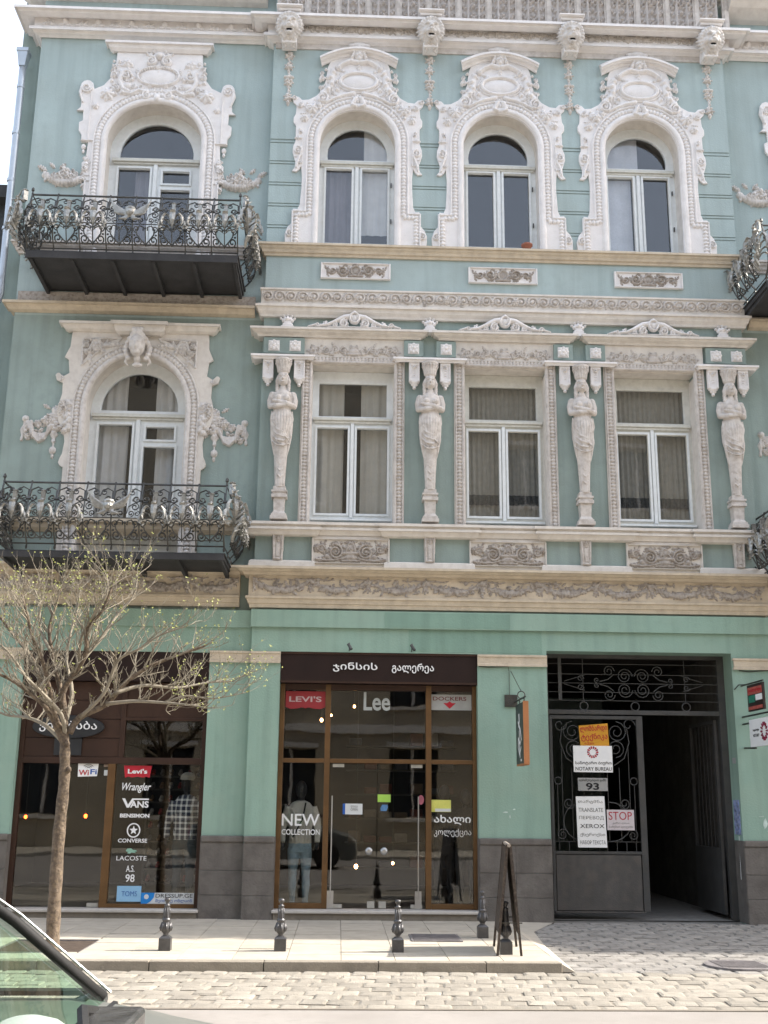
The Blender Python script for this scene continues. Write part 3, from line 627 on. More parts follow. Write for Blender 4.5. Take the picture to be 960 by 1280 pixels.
for c in (.095, 2.40, 4.715):
    z = 5.07; y = -.035
    p = P(MB().box(c-.56, c+.56, y, 0, zt(4.845, y), zt(5.30, y)), 'relief_panel', CREAMT)
    fr = MB()
    for x0, x1, z0, z1 in ((-.57, -.54, -.19, .19), (.54, .57, -.19, .19), (-.54, .54, -.19, -.165), (-.54, .54, .165, .19)): fr.frus(c+x0, c+x1, y-.035, y-.001, z+z0, z+z1, .01)
    P(fr, 'panel_frame', CREAMT, parent=p); ob('relief_carving', bigp, p, (c, y-.001, z))
# little consoles on the pedestals
f = HF(-.085, .085, -.42, .02, .007); f.put(f.win(-.06, .06, -.41, -.03), np.float32(.05)); f.put(f.win(-.02, .02, -.36, -.17), np.float32(.065))
for q in (-1, 1): f.seg((q*.055, -.40), (q*.065, -.05), .016, .02, .075)
f.face(0, -.10, .13, .095); f.disc(0, -.02, .085, .085, .04); f.disc(0, -.40, .065, .075, .03)
lc = f.mesh('pedestal_console', STUC_C, 0, eps=.003)
for k in K: ob('pedestal_console', lc, B, (k, -.02, 5.34))
# lower main cornice and festoon frieze
bc = [(4.85, .25), (4.815, .25), (4.805, .22), (4.77, .19), (4.76, .15), (4.72, .13), (4.70, .08), (4.695, .06), (4.41, .06), (4.405, .10), (4.375, .10), (4.365, .08), (4.30, .065), (4.29, .05), (4.235, .04), (4.224, 0)]
cornice('lower_cornice', -1.30, 6.16, bc, CREAM, B, -.02)
cornice('lower_wing_cornice', -5.3, -1.5, bc, CREAM, B, .12, .25, (1, 0)); cornice('lower_wing_cornice', 6.35, 10.0, bc, CREAM, B, .12, .25, (0, 0))
def festoon(a, b, name, y):
    H = .27; f = HF(a, b, 0, H, .009); n = max(1, round((b-a)/.80)); d = (b-a)/n; r = random.Random(int(a*100)+500)
    for i in range(n):
        x0 = a+i*d; mid = x0+d/2
        for q in (-1, 1):
            for s in range(26):
                t = s/25; x = mid+q*d/2*(1-t); z = .215-.14*math.sin(t*PI/2)**.8; rr = .022+.028*t
                f.disc(x+r.uniform(-.012, .012), z+r.uniform(-.02, .02), rr*r.uniform(.6, 1.0), .02+.03*t*r.uniform(.6, 1), rr*r.uniform(.5, .9), r.uniform(0, 3))
                if s % 3 == 0: f.leaf(x, z, r.uniform(0, 6.2), .07, .02, .03, 2)
            f.path([(mid+q*d/2, .22), (mid+q*d*.32, .235), (mid+q*d*.2, .215), (mid+q*d*.1, .235)], .012, .007, .022)
        f.fill(x0+.03, x0+d-.03, .05, .235, 26, i+7, .032, .05); f.fill(mid-.2, mid+.2, .05, .13, 14, i+40, .04, .055)
        for s in range(9): f.disc(x0+r.uniform(-.05, .05), .205+r.uniform(-.03, .03), .026, .045)
        f.leaf(x0, .19, -PI/2, .15, .045, .04, 3); f.leaf(x0, .14, -PI/2+.5, .09, .02, .03, 2); f.leaf(x0, .14, -PI/2-.5, .09, .02, .03, 2)
    me = f.mesh(name, FRZ, 0, eps=.003); return me
ob('festoon_frieze', festoon(-1.30, 6.15, 'festoon_frieze', -.08), B, (0, -.08, zt(4.42, -.08)))
ob('festoon_frieze', festoon(-5.2, -1.52, 'festoon_frieze', .06), B, (0, .06, zt(4.42, .06)))
# crestings and finials over the hoods
f = HF(-.75, .75, 0, .27, .008)
for q in (-1, 1):
    f.path([(q*.06, .19), (q*.16, .18), (q*.30, .10), (q*.42, .045), (q*.52, .03)], .045, .015, .05); f.spiral(q*.16, .07, .06, 1.5, PI/2, -q, .018, .055); f.spiral(q*.30, .045, .04, 1.4, PI/2, q, .014, .045)
    f.leaf(q*.50, .02, PI/2+q*.7, .12, .03, .045, 3); f.spiral(q*.56, .045, .038, 1.2, 0, q, .014, .045); f.path([(q*.58, .05), (q*.70, .012)], .02, .012, .035)
    f.leaf(q*.1, .03, PI/2+q*-.3, .15, .03, .05, 3)
f.ring(0, .165, .07, .08, .018, .06); f.disc(0, .165, .05, .045, .06); f.disc(0, .26, .03, .05); f.seg((-.4, .012), (.4, .012), .014, .014, .04)
cr = f.mesh('cresting', WHITE, 0, eps=.003)
for c in (.09, 2.40, 4.70): ob('cresting', cr, B, (c, -.13, zt(8.60, -.15)))
f = HF(-.13, .13, 0, .24, .007); f.put(f.win(-.07, .07, 0, .04), np.float32(.05)); f.put(f.win(-.05, .05, .04, .08), np.float32(.04))
for a in (-1.0, -.5, 0, .5, 1.0): f.leaf(0, .07, PI/2+a, .14, .035, .06, 2)
f.disc(0, .12, .04, .07)
fin = f.mesh('finial', WHITE, 0, eps=.003)
for k in (-.93, 1.25, 3.55, 5.8):
    ob('finial', fin, B, (k, -.07, zt(8.60, -.10))); P(MB().box(k-.10, k+.10, -.13, .0, zt(8.55, -.1), zt(8.60, -.10)), 'finial_base', WHITE)
# lion heads, drops of fruit
def lion():
    b = MB(); b.ell((0, -.13, 0), (.14, .12, .15), 14, 9)
    b.ell((0, -.235, -.045), (.085, .06, .05)); b.ell((0, -.285, -.015), (.045, .025, .022)); b.tube([(0, -.22, .10), (0, -.265, .02)], [.030, .038], 8)
    b.ell((0, -.215, -.135), (.06, .055, .03)); b.tube([(-.07, -.225, -.09), (-.06, -.22, -.12), (0, -.235, -.135), (.06, -.22, -.12), (.07, -.225, -.09)], .018, 6)
    for q in (-1, 1):
        b.ell((q*.045, -.265, -.05), (.042, .035, .032)); b.tube([(q*.02, -.245, .075), (q*.06, -.245, .10), (q*.11, -.20, .08)], [.022, .026, .02], 7); b.ell((q*.065, -.215, .04), (.022, .022, .018)); b.ell((q*.105, -.18, -.03), (.045, .05, .055))
        b.ell((q*.125, -.12, .15), (.04, .03, .045))
        for j in range(11):
            a = PI/2-q*(.18+j*.27); b.tube([(.13*math.cos(a), -.14, .14*math.sin(a)), (.19*math.cos(a), -.15, .20*math.sin(a)), (.235*math.cos(a+.15*q), -.09, .245*math.sin(a+.15*q))], [.036, .036, .012], 6)
            b.tube([(.17*math.cos(a+.12), -.06, .17*math.sin(a+.12)), (.25*math.cos(a+.12), -.02, .26*math.sin(a+.12))], [.038, .012], 6)
        b.tube([(q*.07, -.14, -.18), (q*.09, -.10, -.26), (q*.06, -.07, -.33), (q*.10, -.05, -.36)], [.045, .04, .03, .016], 7)
    b.tube([(0, -.14, -.17), (0, -.10, -.26), (0, -.06, -.31)], [.04, .035, .012], 7); b.tube([(0, -.12, .14), (0, -.12, .22)], [.05, .02], 6)
    me = baked(b, 'lion_face', STUC_C2, .010, 1); return me
STUC_C2 = mat('pale_carved_stucco', (.66, .63, .60), .85, .08, 6, .3, 90, dirt=(.30, .25, .21), dirt_amt=.4)
lm = lion()
mouth = MB().ell((0, -.236, -.095), (.048, .03, .020)).mesh('lion_mouth_shade', DARK)  # near-black blob, puts the shade of the open mouth into colour
f = HF(-.1, .1, -1.16, 0, .007); r = random.Random(5)
f.path([(0, 0), (0, -1.0)], .012, .012, .02); f.disc(0, -.05, .035, .05, .04)
for zc in (-.22, -.42, -.72, -1.0):
    for a in range(7): f.leaf(0, zc, a*.9, .085, .024, .04, 2)
    for a in range(6): f.disc(r.uniform(-.04, .04), zc+r.uniform(-.04, .04), .026, .06)
for i in range(16): f.disc(r.uniform(-.02, .02), -.1-i*.06, .022, .035)
f.disc(0, -1.09, .03, .045, .04); f.disc(0, -1.13, .014, .03, .02); f.seg((-.06, -.62), (.06, -.62), .025, .025, .045)
drop = f.mesh('fruit_drop', STUC_C2, 0, eps=.003)
for k in (-1.05, 1.25, 3.55, 5.86):
    z = zt(14.05, -.4)
    e = empty('lion_head', (k, 0, z), parent=B)
    ob('lion_face', lm, e, (0, -.24, .0), (R(20), 0, 0), .95); ob('lion_mouth_shade', mouth, e, (0, -.24, .0), (R(20), 0, 0), .95)
    P(MB().box(-.21, .21, -.46, -.1, .26, .29).box(-.18, .18, -.40, -.1, .21, .26).box(-.12, .12, -.28, -.05, -.30, .21), 'lion_bracket', WHITE, parent=e, bevel=.01)
    ob('fruit_drop', drop, B, (k, -.016, zt(13.60, -.02)))
# ================================================================ window surrounds
W3R = [(0.508, 13.20), (0.537, 12.953), (0.591, 12.772), (0.685, 12.655), (0.805, 12.583), (0.911, 12.572), (0.964, 12.629), (1.031, 12.637), (1.065, 12.593), (1.049, 12.523), (0.996, 12.47), (1.007, 12.311), (1.039, 12.246), (1.039, 12.157), (0.997, 12.101), (0.998, 11.814), (1.032, 11.72), (1.038, 11.62), (1.02, 11.55), (0.988, 11.446), (0.999, 11.335), (1.041, 11.278), (0.968, 11.264), (0.921, 11.312), (0.894, 11.369), (0.877, 11.179), (0.88, 10.977), (0.897, 10.69), (0.931, 10.605), (0.995, 10.613), (1.016, 10.493), (1.015, 10.365), (1.081, 10.282), (1.119, 10.17), (1.112, 10.01)]
L3R = [(0.698, 13.36), (0.712, 13.06), (0.77, 12.874), (0.875, 12.728), (1.025, 12.652), (1.052, 12.765), (1.10, 12.805), (1.148, 12.813), (1.20, 12.795), (1.239, 12.749), (1.272, 12.594), (1.213, 12.443), (1.219, 12.313), (1.28, 12.253), (1.173, 12.256), (1.165, 12.072), (1.225, 12.037), (1.221, 11.891), (1.17, 11.816), (1.166, 11.688), (1.054, 11.685), (1.068, 11.378), (1.129, 11.308), (1.11, 11.163), (1.029, 10.982), (1.037, 10.805), (1.04, 10.1), (1.09, 9.9), (1.09, 9.25)]
L2R = [(1.041, 8.44), (1.053, 8.19), (1.128, 8.013), (1.063, 7.972), (1.037, 7.755), (1.132, 7.698), (1.17, 7.74), (1.191, 7.759), (1.225, 7.75), (1.241, 7.72), (1.219, 7.641), (1.125, 7.6), (1.119, 7.424), (1.151, 7.289), (1.177, 7.135), (1.141, 6.98), (1.047, 6.825), (1.025, 6.672), (1.046, 6.482), (1.075, 6.42), (1.095, 6.351), (1.07, 6.30), (1.02, 6.274), (1.02, 4.80)]
W3R = [(0.12, 13.46), (0.30, 13.42), (0.46, 13.33)]+W3R
def both(pts, cx, Y): r = [(cx+x, zt(z, Y)) for x, z in pts]; return r[::-1]+[(cx-x, zt(z, Y)) for x, z in pts] if False else [(cx-x, zt(z, Y)) for x, z in pts]+r[::-1]
def arch_band(cx, r, zb, zs, rz, Y):
    return [(cx-r, zb)]+[(cx-r*math.cos(PI*i/24), zs+rz*math.sin(PI*i/24)) for i in range(25)]+[(cx+r, zb)]
def beads(f, pts, r, step, h):
    for (ax, az), (bx, bz) in zip(pts[:-1], pts[1:]):
        L = math.hypot(bx-ax, bz-az); n = max(1, int(L/step))
        for i in range(n): t = (i+.5)/n; f.disc(ax+(bx-ax)*t, az+(bz-az)*t, r, h, r*.8)
def beadpath(f, pts, r, step, h):     # evenly spaced along a polyline
    acc = 0
    for (ax, az), (bx, bz) in zip(pts[:-1], pts[1:]):
        L = math.hypot(bx-ax, bz-az)
        while acc < L:
            t = acc/L; f.disc(ax+(bx-ax)*t, az+(bz-az)*t, r, h, r*.75, math.atan2(bz-az, bx-ax)+PI/2); acc += step
        acc -= L
# --- arched windows of the third floor
f = HF(-1.13, 1.13, 9.97, 13.7, .009)
r0 = arch_band(0, .655, 10.0, 11.82, .655, 0); f.path(r0, .045, .045, .035)
bp = [(-.945, 10.0), (-.945, 10.50), (-.745, 10.50)]+arch_band(0, .745, 10.50, 11.82, .745, 0)+[(.945, 10.50), (.945, 10.0)]
beadpath(f, bp, .042, .06, .035)
op = [(-1.005, 10.0), (-1.005, 10.56), (-.81, 10.56)]+arch_band(0, .81, 10.56, 11.82, .81, 0)+[(1.005, 10.56), (1.005, 10.0)]
f.path(op, .016, .016, .03)
f.disc(0, 12.92, .27, .035, .13); f.ring(0, 12.92, .30, .16, .03, .055); f.ring(0, 12.92, .35, .20, .014, .03)
for q in (-1, 1):
    f.spiral(q*.58, 12.60, .095, 1.7, PI/2, q, .022, .05); f.path([(q*.58, 12.69), (q*.46, 12.80), (q*.42, 12.95), (q*.43, 13.12)], .05, .03, .045)
    for i, (x, z) in enumerate(((.44, 12.86), (.46, 12.98), (.41, 13.08), (.50, 12.76))): f.disc(q*x, z, .045, .075); f.leaf(q*x, z, PI/2-q*(.6+i), .12, .03, .06, 2)
    f.rosette(q*.74, 12.40, .095, .06); f.rosette(q*.865, 12.22, .07, .055); f.rosette(q*.63, 12.47, .05, .05)
    for a in range(4): f.leaf(q*.70, 12.42, a*1.6, .16, .03, .045, 2)
    f.disc(q*.93, 12.02, .022, .03); f.path([(q*.08, 12.70), (q*.25, 12.66), (q*.42, 12.58), (q*.52, 12.52)], .035, .018, .05)
    f.path([(q*.05, 12.60), (q*.10, 12.48), (q*.05, 12.455)], .035, .03, .07); f.leaf(q*.02, 12.68, -PI/2+q*.3, .25, .05, .075, 3)
    f.path([(q*.02, 13.27), (q*.14, 13.30), (q*.26, 13.24), (q*.34, 13.17)], .04, .03, .07); f.spiral(q*.33, 13.17, .05, 1.2, PI/2, -q, .018, .06)
    f.spiral(q*1.03, 12.585, .04, 1.2, PI, q, .013, .03); f.spiral(q*.955, 11.64, .07, 1.5, PI/2, q, .016, .035); f.path([(q*.90, 11.58), (q*.95, 11.44), (q*.97, 11.33)], .02, .012, .03)
    f.seg((q*.88, 11.86), (q*1.0, 11.86), .012, .012, .03); f.spiral(q*1.04, 10.17, .06, 1.4, PI/2, -q, .016, .035); f.path([(q*.88, 12.0), (q*.88, 11.45)], .01, .01, .02)
    f.leaf(q*.12, 13.08, (.25 if q > 0 else PI-.25), .22, .03, .05, 3)
f.face(0, 13.40, .25, .13); f.leaf(0, 13.25, -PI/2, .18, .05, .07, 3)
f.disc(0, 13.62, .12, .05, .05); f.disc(.12, 13.61, .06, .04, .03); f.disc(-.12, 13.61, .06, .04, .03)
f.fill(.30, .62, 12.72, 13.15, 22, 4, .045, .06, 0); f.fill(.55, .95, 12.15, 12.5, 26, 5, .04, .06, 0); f.fill(.05, .5, 12.52, 12.70, 16, 6, .04, .05, 0); f.fill(.88, .98, 11.3, 12.1, 10, 7, .03, .045, 0); orn3 = f.mesh('surround_ornament', WHITE2 if 'WHITE2' in globals() else WHITE, 0, eps=.003)
def arc_hood(cx, Y0, m, parent):
    prof = [(0, .17), (.035, .17), (.045, .145), (.085, .13), (.13, .07), (.175, .055), (.20, .03), (.205, -.0)]
    vs = []; N = 20; ns = len(prof)
    for i in range(N+1):
        x = -.64+1.28*i/N; zt0 = 13.595-.205*(x/.64)**2; nx = 2*.205*x/.64**2*.5
        for d, p in prof: vs.append((cx+(x-nx*d*.5)*(1.0), Y0-p, zt(zt0-d, -p)))
        vs.append((cx+x, Y0, zt(zt0, -.0)))
    ns += 1; fs = [(i*ns+j, i*ns+j+1, (i+1)*ns+j+1, (i+1)*ns+j) for i in range(N) for j in range(ns-1)]+[(i*ns+ns-1, i*ns, (i+1)*ns, (i+1)*ns+ns-1) for i in range(N)]
    fs += [tuple(range(ns)), tuple(N*ns+j for j in range(ns-1, -1, -1))]
    return MB().add(vs, fs).build('arched_hood', m, parent)
for c in C:
    y = -.05; e = empty('window_surround', (0, 0, 0), parent=B)
    PL('surround_panel', [both(W3R, c, y), arch(c, .61, zt(10.0, y)-.01, zt(11.82, y), 24)], y, -.001, WHITE, .008, parent=e)
    PL('window_reveal', [arch(c, .70, 9.9, zt(11.82, 0), 24), arch(c, .61, 9.93, zt(11.81, 0), 24)], 0.001, .33, CREAMT, parent=e)
    ob('surround_ornament', orn3, e, (c, y-.001, zt(10.0, y)-10.0+0), scale=(1, 1, 1))
    arc_hood(c, -.02, WHITE, e)
# --- rectangular windows of the second floor
f = HF(-.78, .78, 5.5, 8.42, .009)
bp = [(-.705, 5.5), (-.705, 8.06), (.705, 8.06), (.705, 5.5)]; beadpath(f, bp, .038, .055, .03)
f.path([(-.755, 5.5), (-.755, 8.10), (.755, 8.10), (.755, 5.5)], .014, .014, .028); f.path([(-.645, 5.5), (-.645, 8.02), (.645, 8.02), (.645, 5.5)], .022, .022, .03)
for q in (-1, 1):
    for i in range(4): f.spiral(q*(.16+i*.13), 8.21+.012*(i % 2), .058, 1.6, i*2, q*(1 if i % 2 else -1), .014, .03); f.leaf(q*(.10+i*.13), 8.16, PI/2-q*.4, .12, .025, .028, 3)
    f.leaf(q*.62, 8.2, 0 if q > 0 else PI, .1, .03, .03)
f.disc(0, 8.20, .08, .04, .055); f.seg((-.09, 8.15), (.09, 8.15), .02, .02, .035); f.disc(0, 8.26, .05, .04, .03)
f.fill(.03, .66, 8.14, 8.30, 40, 4, .03, .05, 0); orn2 = f.mesh('surround_ornament', STUC, 0, eps=.003)
for c in C:
    e = empty('window_surround', (0, 0, 0), parent=B); y = -.035
    P(MB().box(c-.78, c-.617, y, -.001, zt(5.52, y), zt(8.0, y)).box(c+.617, c+.78, y, -.001, zt(5.52, y), zt(8.0, y)).box(c-.78, c+.78, y, -.001, zt(8.0, y)+.0005, zt(8.42, y)), 'surround_panel', CREAMT, parent=e, bevel=.004)
    P(MB().box(c-.68, c-.617, .001, .28, 5.44, 7.90).box(c+.617, c+.68, .001, .28, 5.44, 7.90).box(c-.68, c+.68, .001, .28, 7.972, 8.02), 'window_reveal', CREAMT, parent=e)
    ob('surround_ornament', orn2, e, (c, y-.001, zt(5.5, y)-5.5))
# --- balcony doors of the wings
f = HF(-1.3, 1.3, 9.3, 13.7, .009)
f.path(arch_band(0, .805, 9.3, 11.75, .745, 0), .045, .045, .035); beadpath(f, arch_band(0, .90, 9.3, 11.75, .84, 0), .048, .06, .035); f.path(arch_band(0, .965, 9.3, 11.75, .90, 0), .014, .014, .03)
f.disc(0, 12.93, .30, .03, .14); f.ring(0, 12.93, .335, .175, .022, .05); beadpath(f, [(.30*math.cos(a*PI/20), 12.93+.15*math.sin(a*PI/20)) for a in range(41)], .018, .04, .05)
for q in (-1, 1):
    f.spiral(q*.13, 13.20, .085, 1.6, PI/2, q, .026, .07); f.spiral(q*.17, 12.56, .075, 1.5, PI/2, -q, .022, .055); f.path([(q*.17, 12.63), (q*.30, 12.66), (q*.42, 12.58), (q*.52, 12.60)], .035, .02, .055)
    f.rosette(q*.80, 12.57, .125, .07, 7); f.disc(q*.80, 12.57, .055, .09); f.spiral(q*.52, 12.93, .09, 1.5, 0, -q, .024, .055); f.path([(q*.58, 12.98), (q*.62, 12.82), (q*.56, 12.68), (q*.46, 12.63)], .045, .03, .055)
    f.disc(q*.50, 12.74, .08, .05, .06); f.rosette(q*.52, 13.16, .085, .05, 5); f.rosette(q*.98, 12.35 if q < 0 else 12.33, .06, .045)
    for a in range(4): f.leaf(q*.62, 12.78, a*1.5+.4, .13, .03, .05, 2); f.leaf(q*.66, 13.12, a*1.5, .11, .025, .035, 2)
    f.spiral(q*1.145, 12.68, .085, 1.6, 0, q, .02, .035); f.path([(q*1.23, 12.70), (q*1.235, 12.55), (q*1.19, 12.42)], .02, .012, .03)
    f.path([(q*1.06, 12.6), (q*1.06, 11.75)], .012, .012, .022); f.seg((q*.98, 11.72), (q*1.16, 11.72), .014, .014, .03)
    f.leaf(q*1.05, 11.15, PI/2, .3, .05, .05, 4); f.spiral(q*1.07, 11.22, .05, 1.3, 0, q, .014, .04); f.seg((q*1.05, 11.0), (q*1.05, 9.4), .012, .012, .02)
for a in (-1.2, -.7, -.25, .25, .7, 1.2): f.leaf(0, 13.27, PI/2+a, .24, .05, .09, 3)
f.disc(0, 13.30, .06, .10); f.leaf(0, 13.20, -PI/2, .2, .05, .07, 3); f.disc(0, 12.52, .055, .07, .07)
f.fill(.35, .75, 12.55, 13.22, 30, 4, .05, .075, 0); f.fill(.05, .4, 12.60, 12.75, 12, 5, .04, .06, 0); f.fill(1.0, 1.1, 10.9, 11.4, 10, 6, .035, .05, 0); ornL3 = f.mesh('surround_ornament', WHITE, 0, eps=.003)
f = HF(-.45, .45, -.2, .2, .008)                      # flower swag beside the upper balcony door
for i in range(26):
    t = i/25; f.disc(-.30+.62*t, -.03-.09*math.sin(t*PI), .05, .03+.03*math.sin(t*PI), .035, i)
for q in (-.06, .06, 0): f.rosette(q+.02, .0-abs(q), .08, .075, 5)
f.leaf(.30, .02, .4, .15, .04, .05); f.leaf(.33, .05, -PI/2-.15, .16, .05, .05, 2); f.leaf(-.38, -.05, PI/2+.3, .16, .05, .05, 2); f.leaf(-.2, -.02, 2.6, .15, .04, .05)
f.fill(-.25, .25, -.12, .06, 26, 3, .06, .06); swag3 = f.mesh('flower_swag', STUC_C2, 0, eps=.003)
f = HF(-1.15, 1.15, 4.85, 8.7, .009)
f.path(arch_band(0, .79, 4.85, 7.243, .88, 0), .04, .04, .035); beadpath(f, arch_band(0, .875, 4.85, 7.243, .955, 0), .043, .058, .035); f.path(arch_band(0, .935, 4.85, 7.243, 1.01, 0), .014, .014, .03)
for q in (-1, 1):
    f.path([(q*.28, 8.36), (q*.86, 8.33), (q*.86, 7.90)], .013, .013, .028); f.path([(q*.28, 8.36)]+[(q*(1.02*math.sin(a)), 7.243+1.12*math.cos(a)) for a in (.32, .45, .58, .70, .82)]+[(q*.86, 7.90)], .013, .013, .03)
    f.face(q*.66, 8.21, .2, .07); f.leaf(q*.58, 8.25, PI if q > 0 else 0, .32, .05, .055, 5); f.leaf(q*.76, 8.2, -PI/2-.1*q, .3, .045, .05, 4); f.disc(q*.48, 8.22, .06, .05, .03)
    f.spiral(q*1.16, 7.68, .05, 1.3, PI, q, .015, .03); f.rosette(q*.99, 7.26, .05, .05, 4); f.put(f.win(*(sorted((q*.93, q*1.05))), 7.0, 7.34), np.float32(.015))
    for i in range(8): f.disc(q*(1.0+.03*math.sin(i*2)), 7.1-i*.035, .045, .05); 
    f.leaf(q*1.05, 7.05, PI/2-q*.6, .15, .04, .06)
    f.path([(q*.93, 4.85), (q*.93, 7.4)], .01, .01, .015)
f.fill(.50, .83, 8.10, 8.32, 20, 4, .055, .06, 0); f.fill(.98, 1.12, 6.85, 7.32, 20, 5, .05, .06, 0); ornL2 = f.mesh('surround_ornament', STUC_C2, 0, eps=.003)
f = HF(-.45, .45, -.62, .30, .008)                    # hanging drapery swag with tassels (drawn for the right-hand side)
for i in range(7): f.disc(-.20+.04*math.sin(i*3), .16-i*.045, .06, .06, .04)
for a in range(5): f.leaf(-.20, .12, a*1.25, .13, .035, .06, 2)
f.rosette(-.06, .03, .075, .07, 4); f.rosette(-.24, .20, .06, .05, 5)
for k in range(5):
    f.path([(-.22+.02*k, -.05), (-.10+.01*k, -.17-.025*k), (.02, -.20-.028*k), (.14-.01*k, -.15-.02*k), (.22-.02*k, .0)], .018, .018, .035+.006*k)
f.rosette(.06, -.02, .06, .05); f.disc(.24, .05, .05, .05); f.leaf(.24, .05, -PI/2+.1, .36, .045, .05, 2); f.leaf(.20, .03, -PI/2-.2, .25, .03, .045, 2)
f.leaf(-.20, -.05, -PI/2, .28, .06, .07, 2); f.seg((-.20, -.25), (-.20, -.40), .012, .01, .03); f.disc(-.20, -.44, .05, .05, .06); f.disc(-.20, -.53, .02, .03, .04)
f.fill(-.30, -.08, -.10, .22, 22, 3, .06, .07); f.fill(-.05, .22, -.26, .02, 26, 4, .05, .06); swag2 = f.mesh('drapery_swag', STUC_C2, 0, eps=.003)
def mirror_mesh(me, name):
    n = me.copy(); n.transform(Matrix.Scale(-1, 4, (1, 0, 0))); n.flip_normals(); n.name = name; return n
swag2m = mirror_mesh(swag2, 'drapery_swag'); swag3m = mirror_mesh(swag3, 'flower_swag')
lion2 = lion
def head_mesh():                                      # keystone mask with plaited hair
    b = MB(); b.ell((0, -.12, 0), (.10, .11, .14), 12, 8); b.ell((0, -.22, -.01), (.022, .03, .045)); b.ell((0, -.19, -.09), (.045, .035, .03)); b.tube([(-.03, -.21, -.065), (.03, -.21, -.065)], .012, 6)
    for q in (-1, 1):
        b.tube([(q*.02, -.215, .04), (q*.075, -.185, .045)], .015, 6); b.ell((q*.055, -.17, -.035), (.04, .035, .04))
        for j in range(7): b.ell((q*(.06+.085*math.sin(j*.42)), -.07-.02*math.cos(j), .14-.05*j), (.038, .04, .030))
        b.tube([(q*.12, -.04, -.14), (q*.15, -.04, -.2), (q*.11, -.05, -.25)], [.026, .024, .012], 6)
    b.ell((0, -.1, .16), (.07, .06, .05)); b.ell((0, -.07, -.24), (.07, .05, .035)); b.ell((0, -.08, -.17), (.045, .05, .05)); [b.ell((q*.05, -.11, .20), (.03, .03, .035)) for q in (-1, 0, 1)]
    return baked(b, 'keystone_mask', STUC_C2, .010, 1)
hm = head_mesh()
for sx, cx in enumerate(WX):
    y = .10; side = -1 if sx == 0 else 1
    e = empty('window_surround', (0, 0, 0), parent=B)
    PL('surround_panel', [both(L3R, cx, y), arch(cx, .765, 9.27, zt(11.75, y), 24, rz=.70)], y, .149, WHITE, .008, parent=e)
    PL('window_reveal', [arch(cx, .84, 9.2, zt(11.75, .15)-.03, 24, rz=.76), arch(cx, .765, 9.18, zt(11.74, .15)-.03, 24, rz=.70)], .151, .47, CREAMT, parent=e)
    ob('surround_ornament', ornL3, e, (cx, y-.001, zt(9.3, y)-9.3))
    cornice('door_hood', cx-.72, cx+.72, [(13.58, .16), (13.54, .16), (13.53, .13), (13.44, .10), (13.36, .05), (13.345, 0)], WHITE, e, .13, .05)
    for q in (-1, 1):
        ob('flower_swag', swag3 if q > 0 else swag3m, e, (cx+q*1.36, .149, zt(11.14, .1)), scale=(1.05, 1.3, 1.5))
        b = MB().ell((0, -.03, 0), (.04, .035, .05)).ell((0, -.03, -.08), (.025, .025, .035)); P(b, 'drop', WHITE, parent=e, loc=(cx+q*1.12, .149, zt(11.60, .1)), smooth=True)
    e = empty('window_surround', (0, 0, 0), parent=B)
    PL('surround_panel', [both(L2R, cx, y), arch(cx, .75, 4.82, zt(7.243, y), 24, rz=.84)], y, .149, CREAMT, .008, parent=e)
    PL('window_reveal', [arch(cx, .84, 4.7, zt(7.243, .15), 24, rz=.90), arch(cx, .75, 4.68, zt(7.24, .15), 24, rz=.84)], .151, .47, CREAMT, parent=e)
    ob('surround_ornament', ornL2, e, (cx, y-.001, zt(4.85, y)-4.85))
    cornice('door_hood', cx-1.05, cx+1.05, [(8.61, .17), (8.57, .17), (8.56, .14), (8.48, .10), (8.43, .05), (8.42, 0)], CREAMT, e, .13, .05)
    cornice('keystone_block', cx-.19, cx+.19, [(8.635, .24), (8.58, .24), (8.57, .2), (8.46, .17), (8.40, .12), (8.38, .05)], CREAMT, e, .13, .05)
    ob('keystone_mask', hm, e, (cx-.01, .05, zt(8.22, .0)), (R(12), 0, 0), 1.22)
    for q in (-1, 1): PL('spandrel_ground', [[(cx+q*.30, zt(8.34, y)), (cx+q*.84, zt(8.30, y)), (cx+q*.84, zt(7.96, y)), (cx+q*.72, zt(8.11, y)), (cx+q*.55, zt(8.24, y))][::q]], y-.004, y-.0005, FRZ, parent=e)
    for q in (-1, 1): ob('drapery_swag', swag2 if q > 0 else swag2m, e, (cx+q*1.40, .149, zt(6.98, .1)))
# ================================================================ windows
def curtain(x0, x1, z0, z1, Y, m, parent, waves=6, amp=.02, name='curtain'):
    n = max(8, waves*6); vs = []
    for j, z in enumerate((z0, z1)):
        for i in range(n+1):
            t = i/n; vs.append((x0+(x1-x0)*t, Y+amp*math.sin(t*waves*2*PI)+amp*.4*math.sin(t*waves*4.7*PI+1), z))
    return MB().add(vs, [(i, i+1, n+2+i, n+1+i) for i in range(n)]).build(name, m, parent, True)
def half_disc(cx, r, z, zc, n=18):
    a0 = math.asin(max(-1, min(1, (z-zc)/r))); return [(cx+r*math.cos(a0+(PI-2*a0)*i/n), zc+r*math.sin(a0+(PI-2*a0)*i/n)) for i in range(n+1)]
def sash_trim(x0, x1, z0, z1, Y, m, parent, w=.035):
    f = MB()
    for a in ((x0-w, x0, z0-w, z1+w), (x1, x1+w, z0-w, z1+w), (x0, x1, z0-w, z0), (x0, x1, z1, z1+w)): f.box(a[0], a[1], Y-.022, Y-.001, a[2], a[3])
    return P(f, 'casement', m, parent=parent, bevel=.004)
def pane(pts_or_rect, Y, parent, m=None):
    return ob('pane', plate('pane', [pts_or_rect], Y, Y+.006, m or GLASSU), parent)
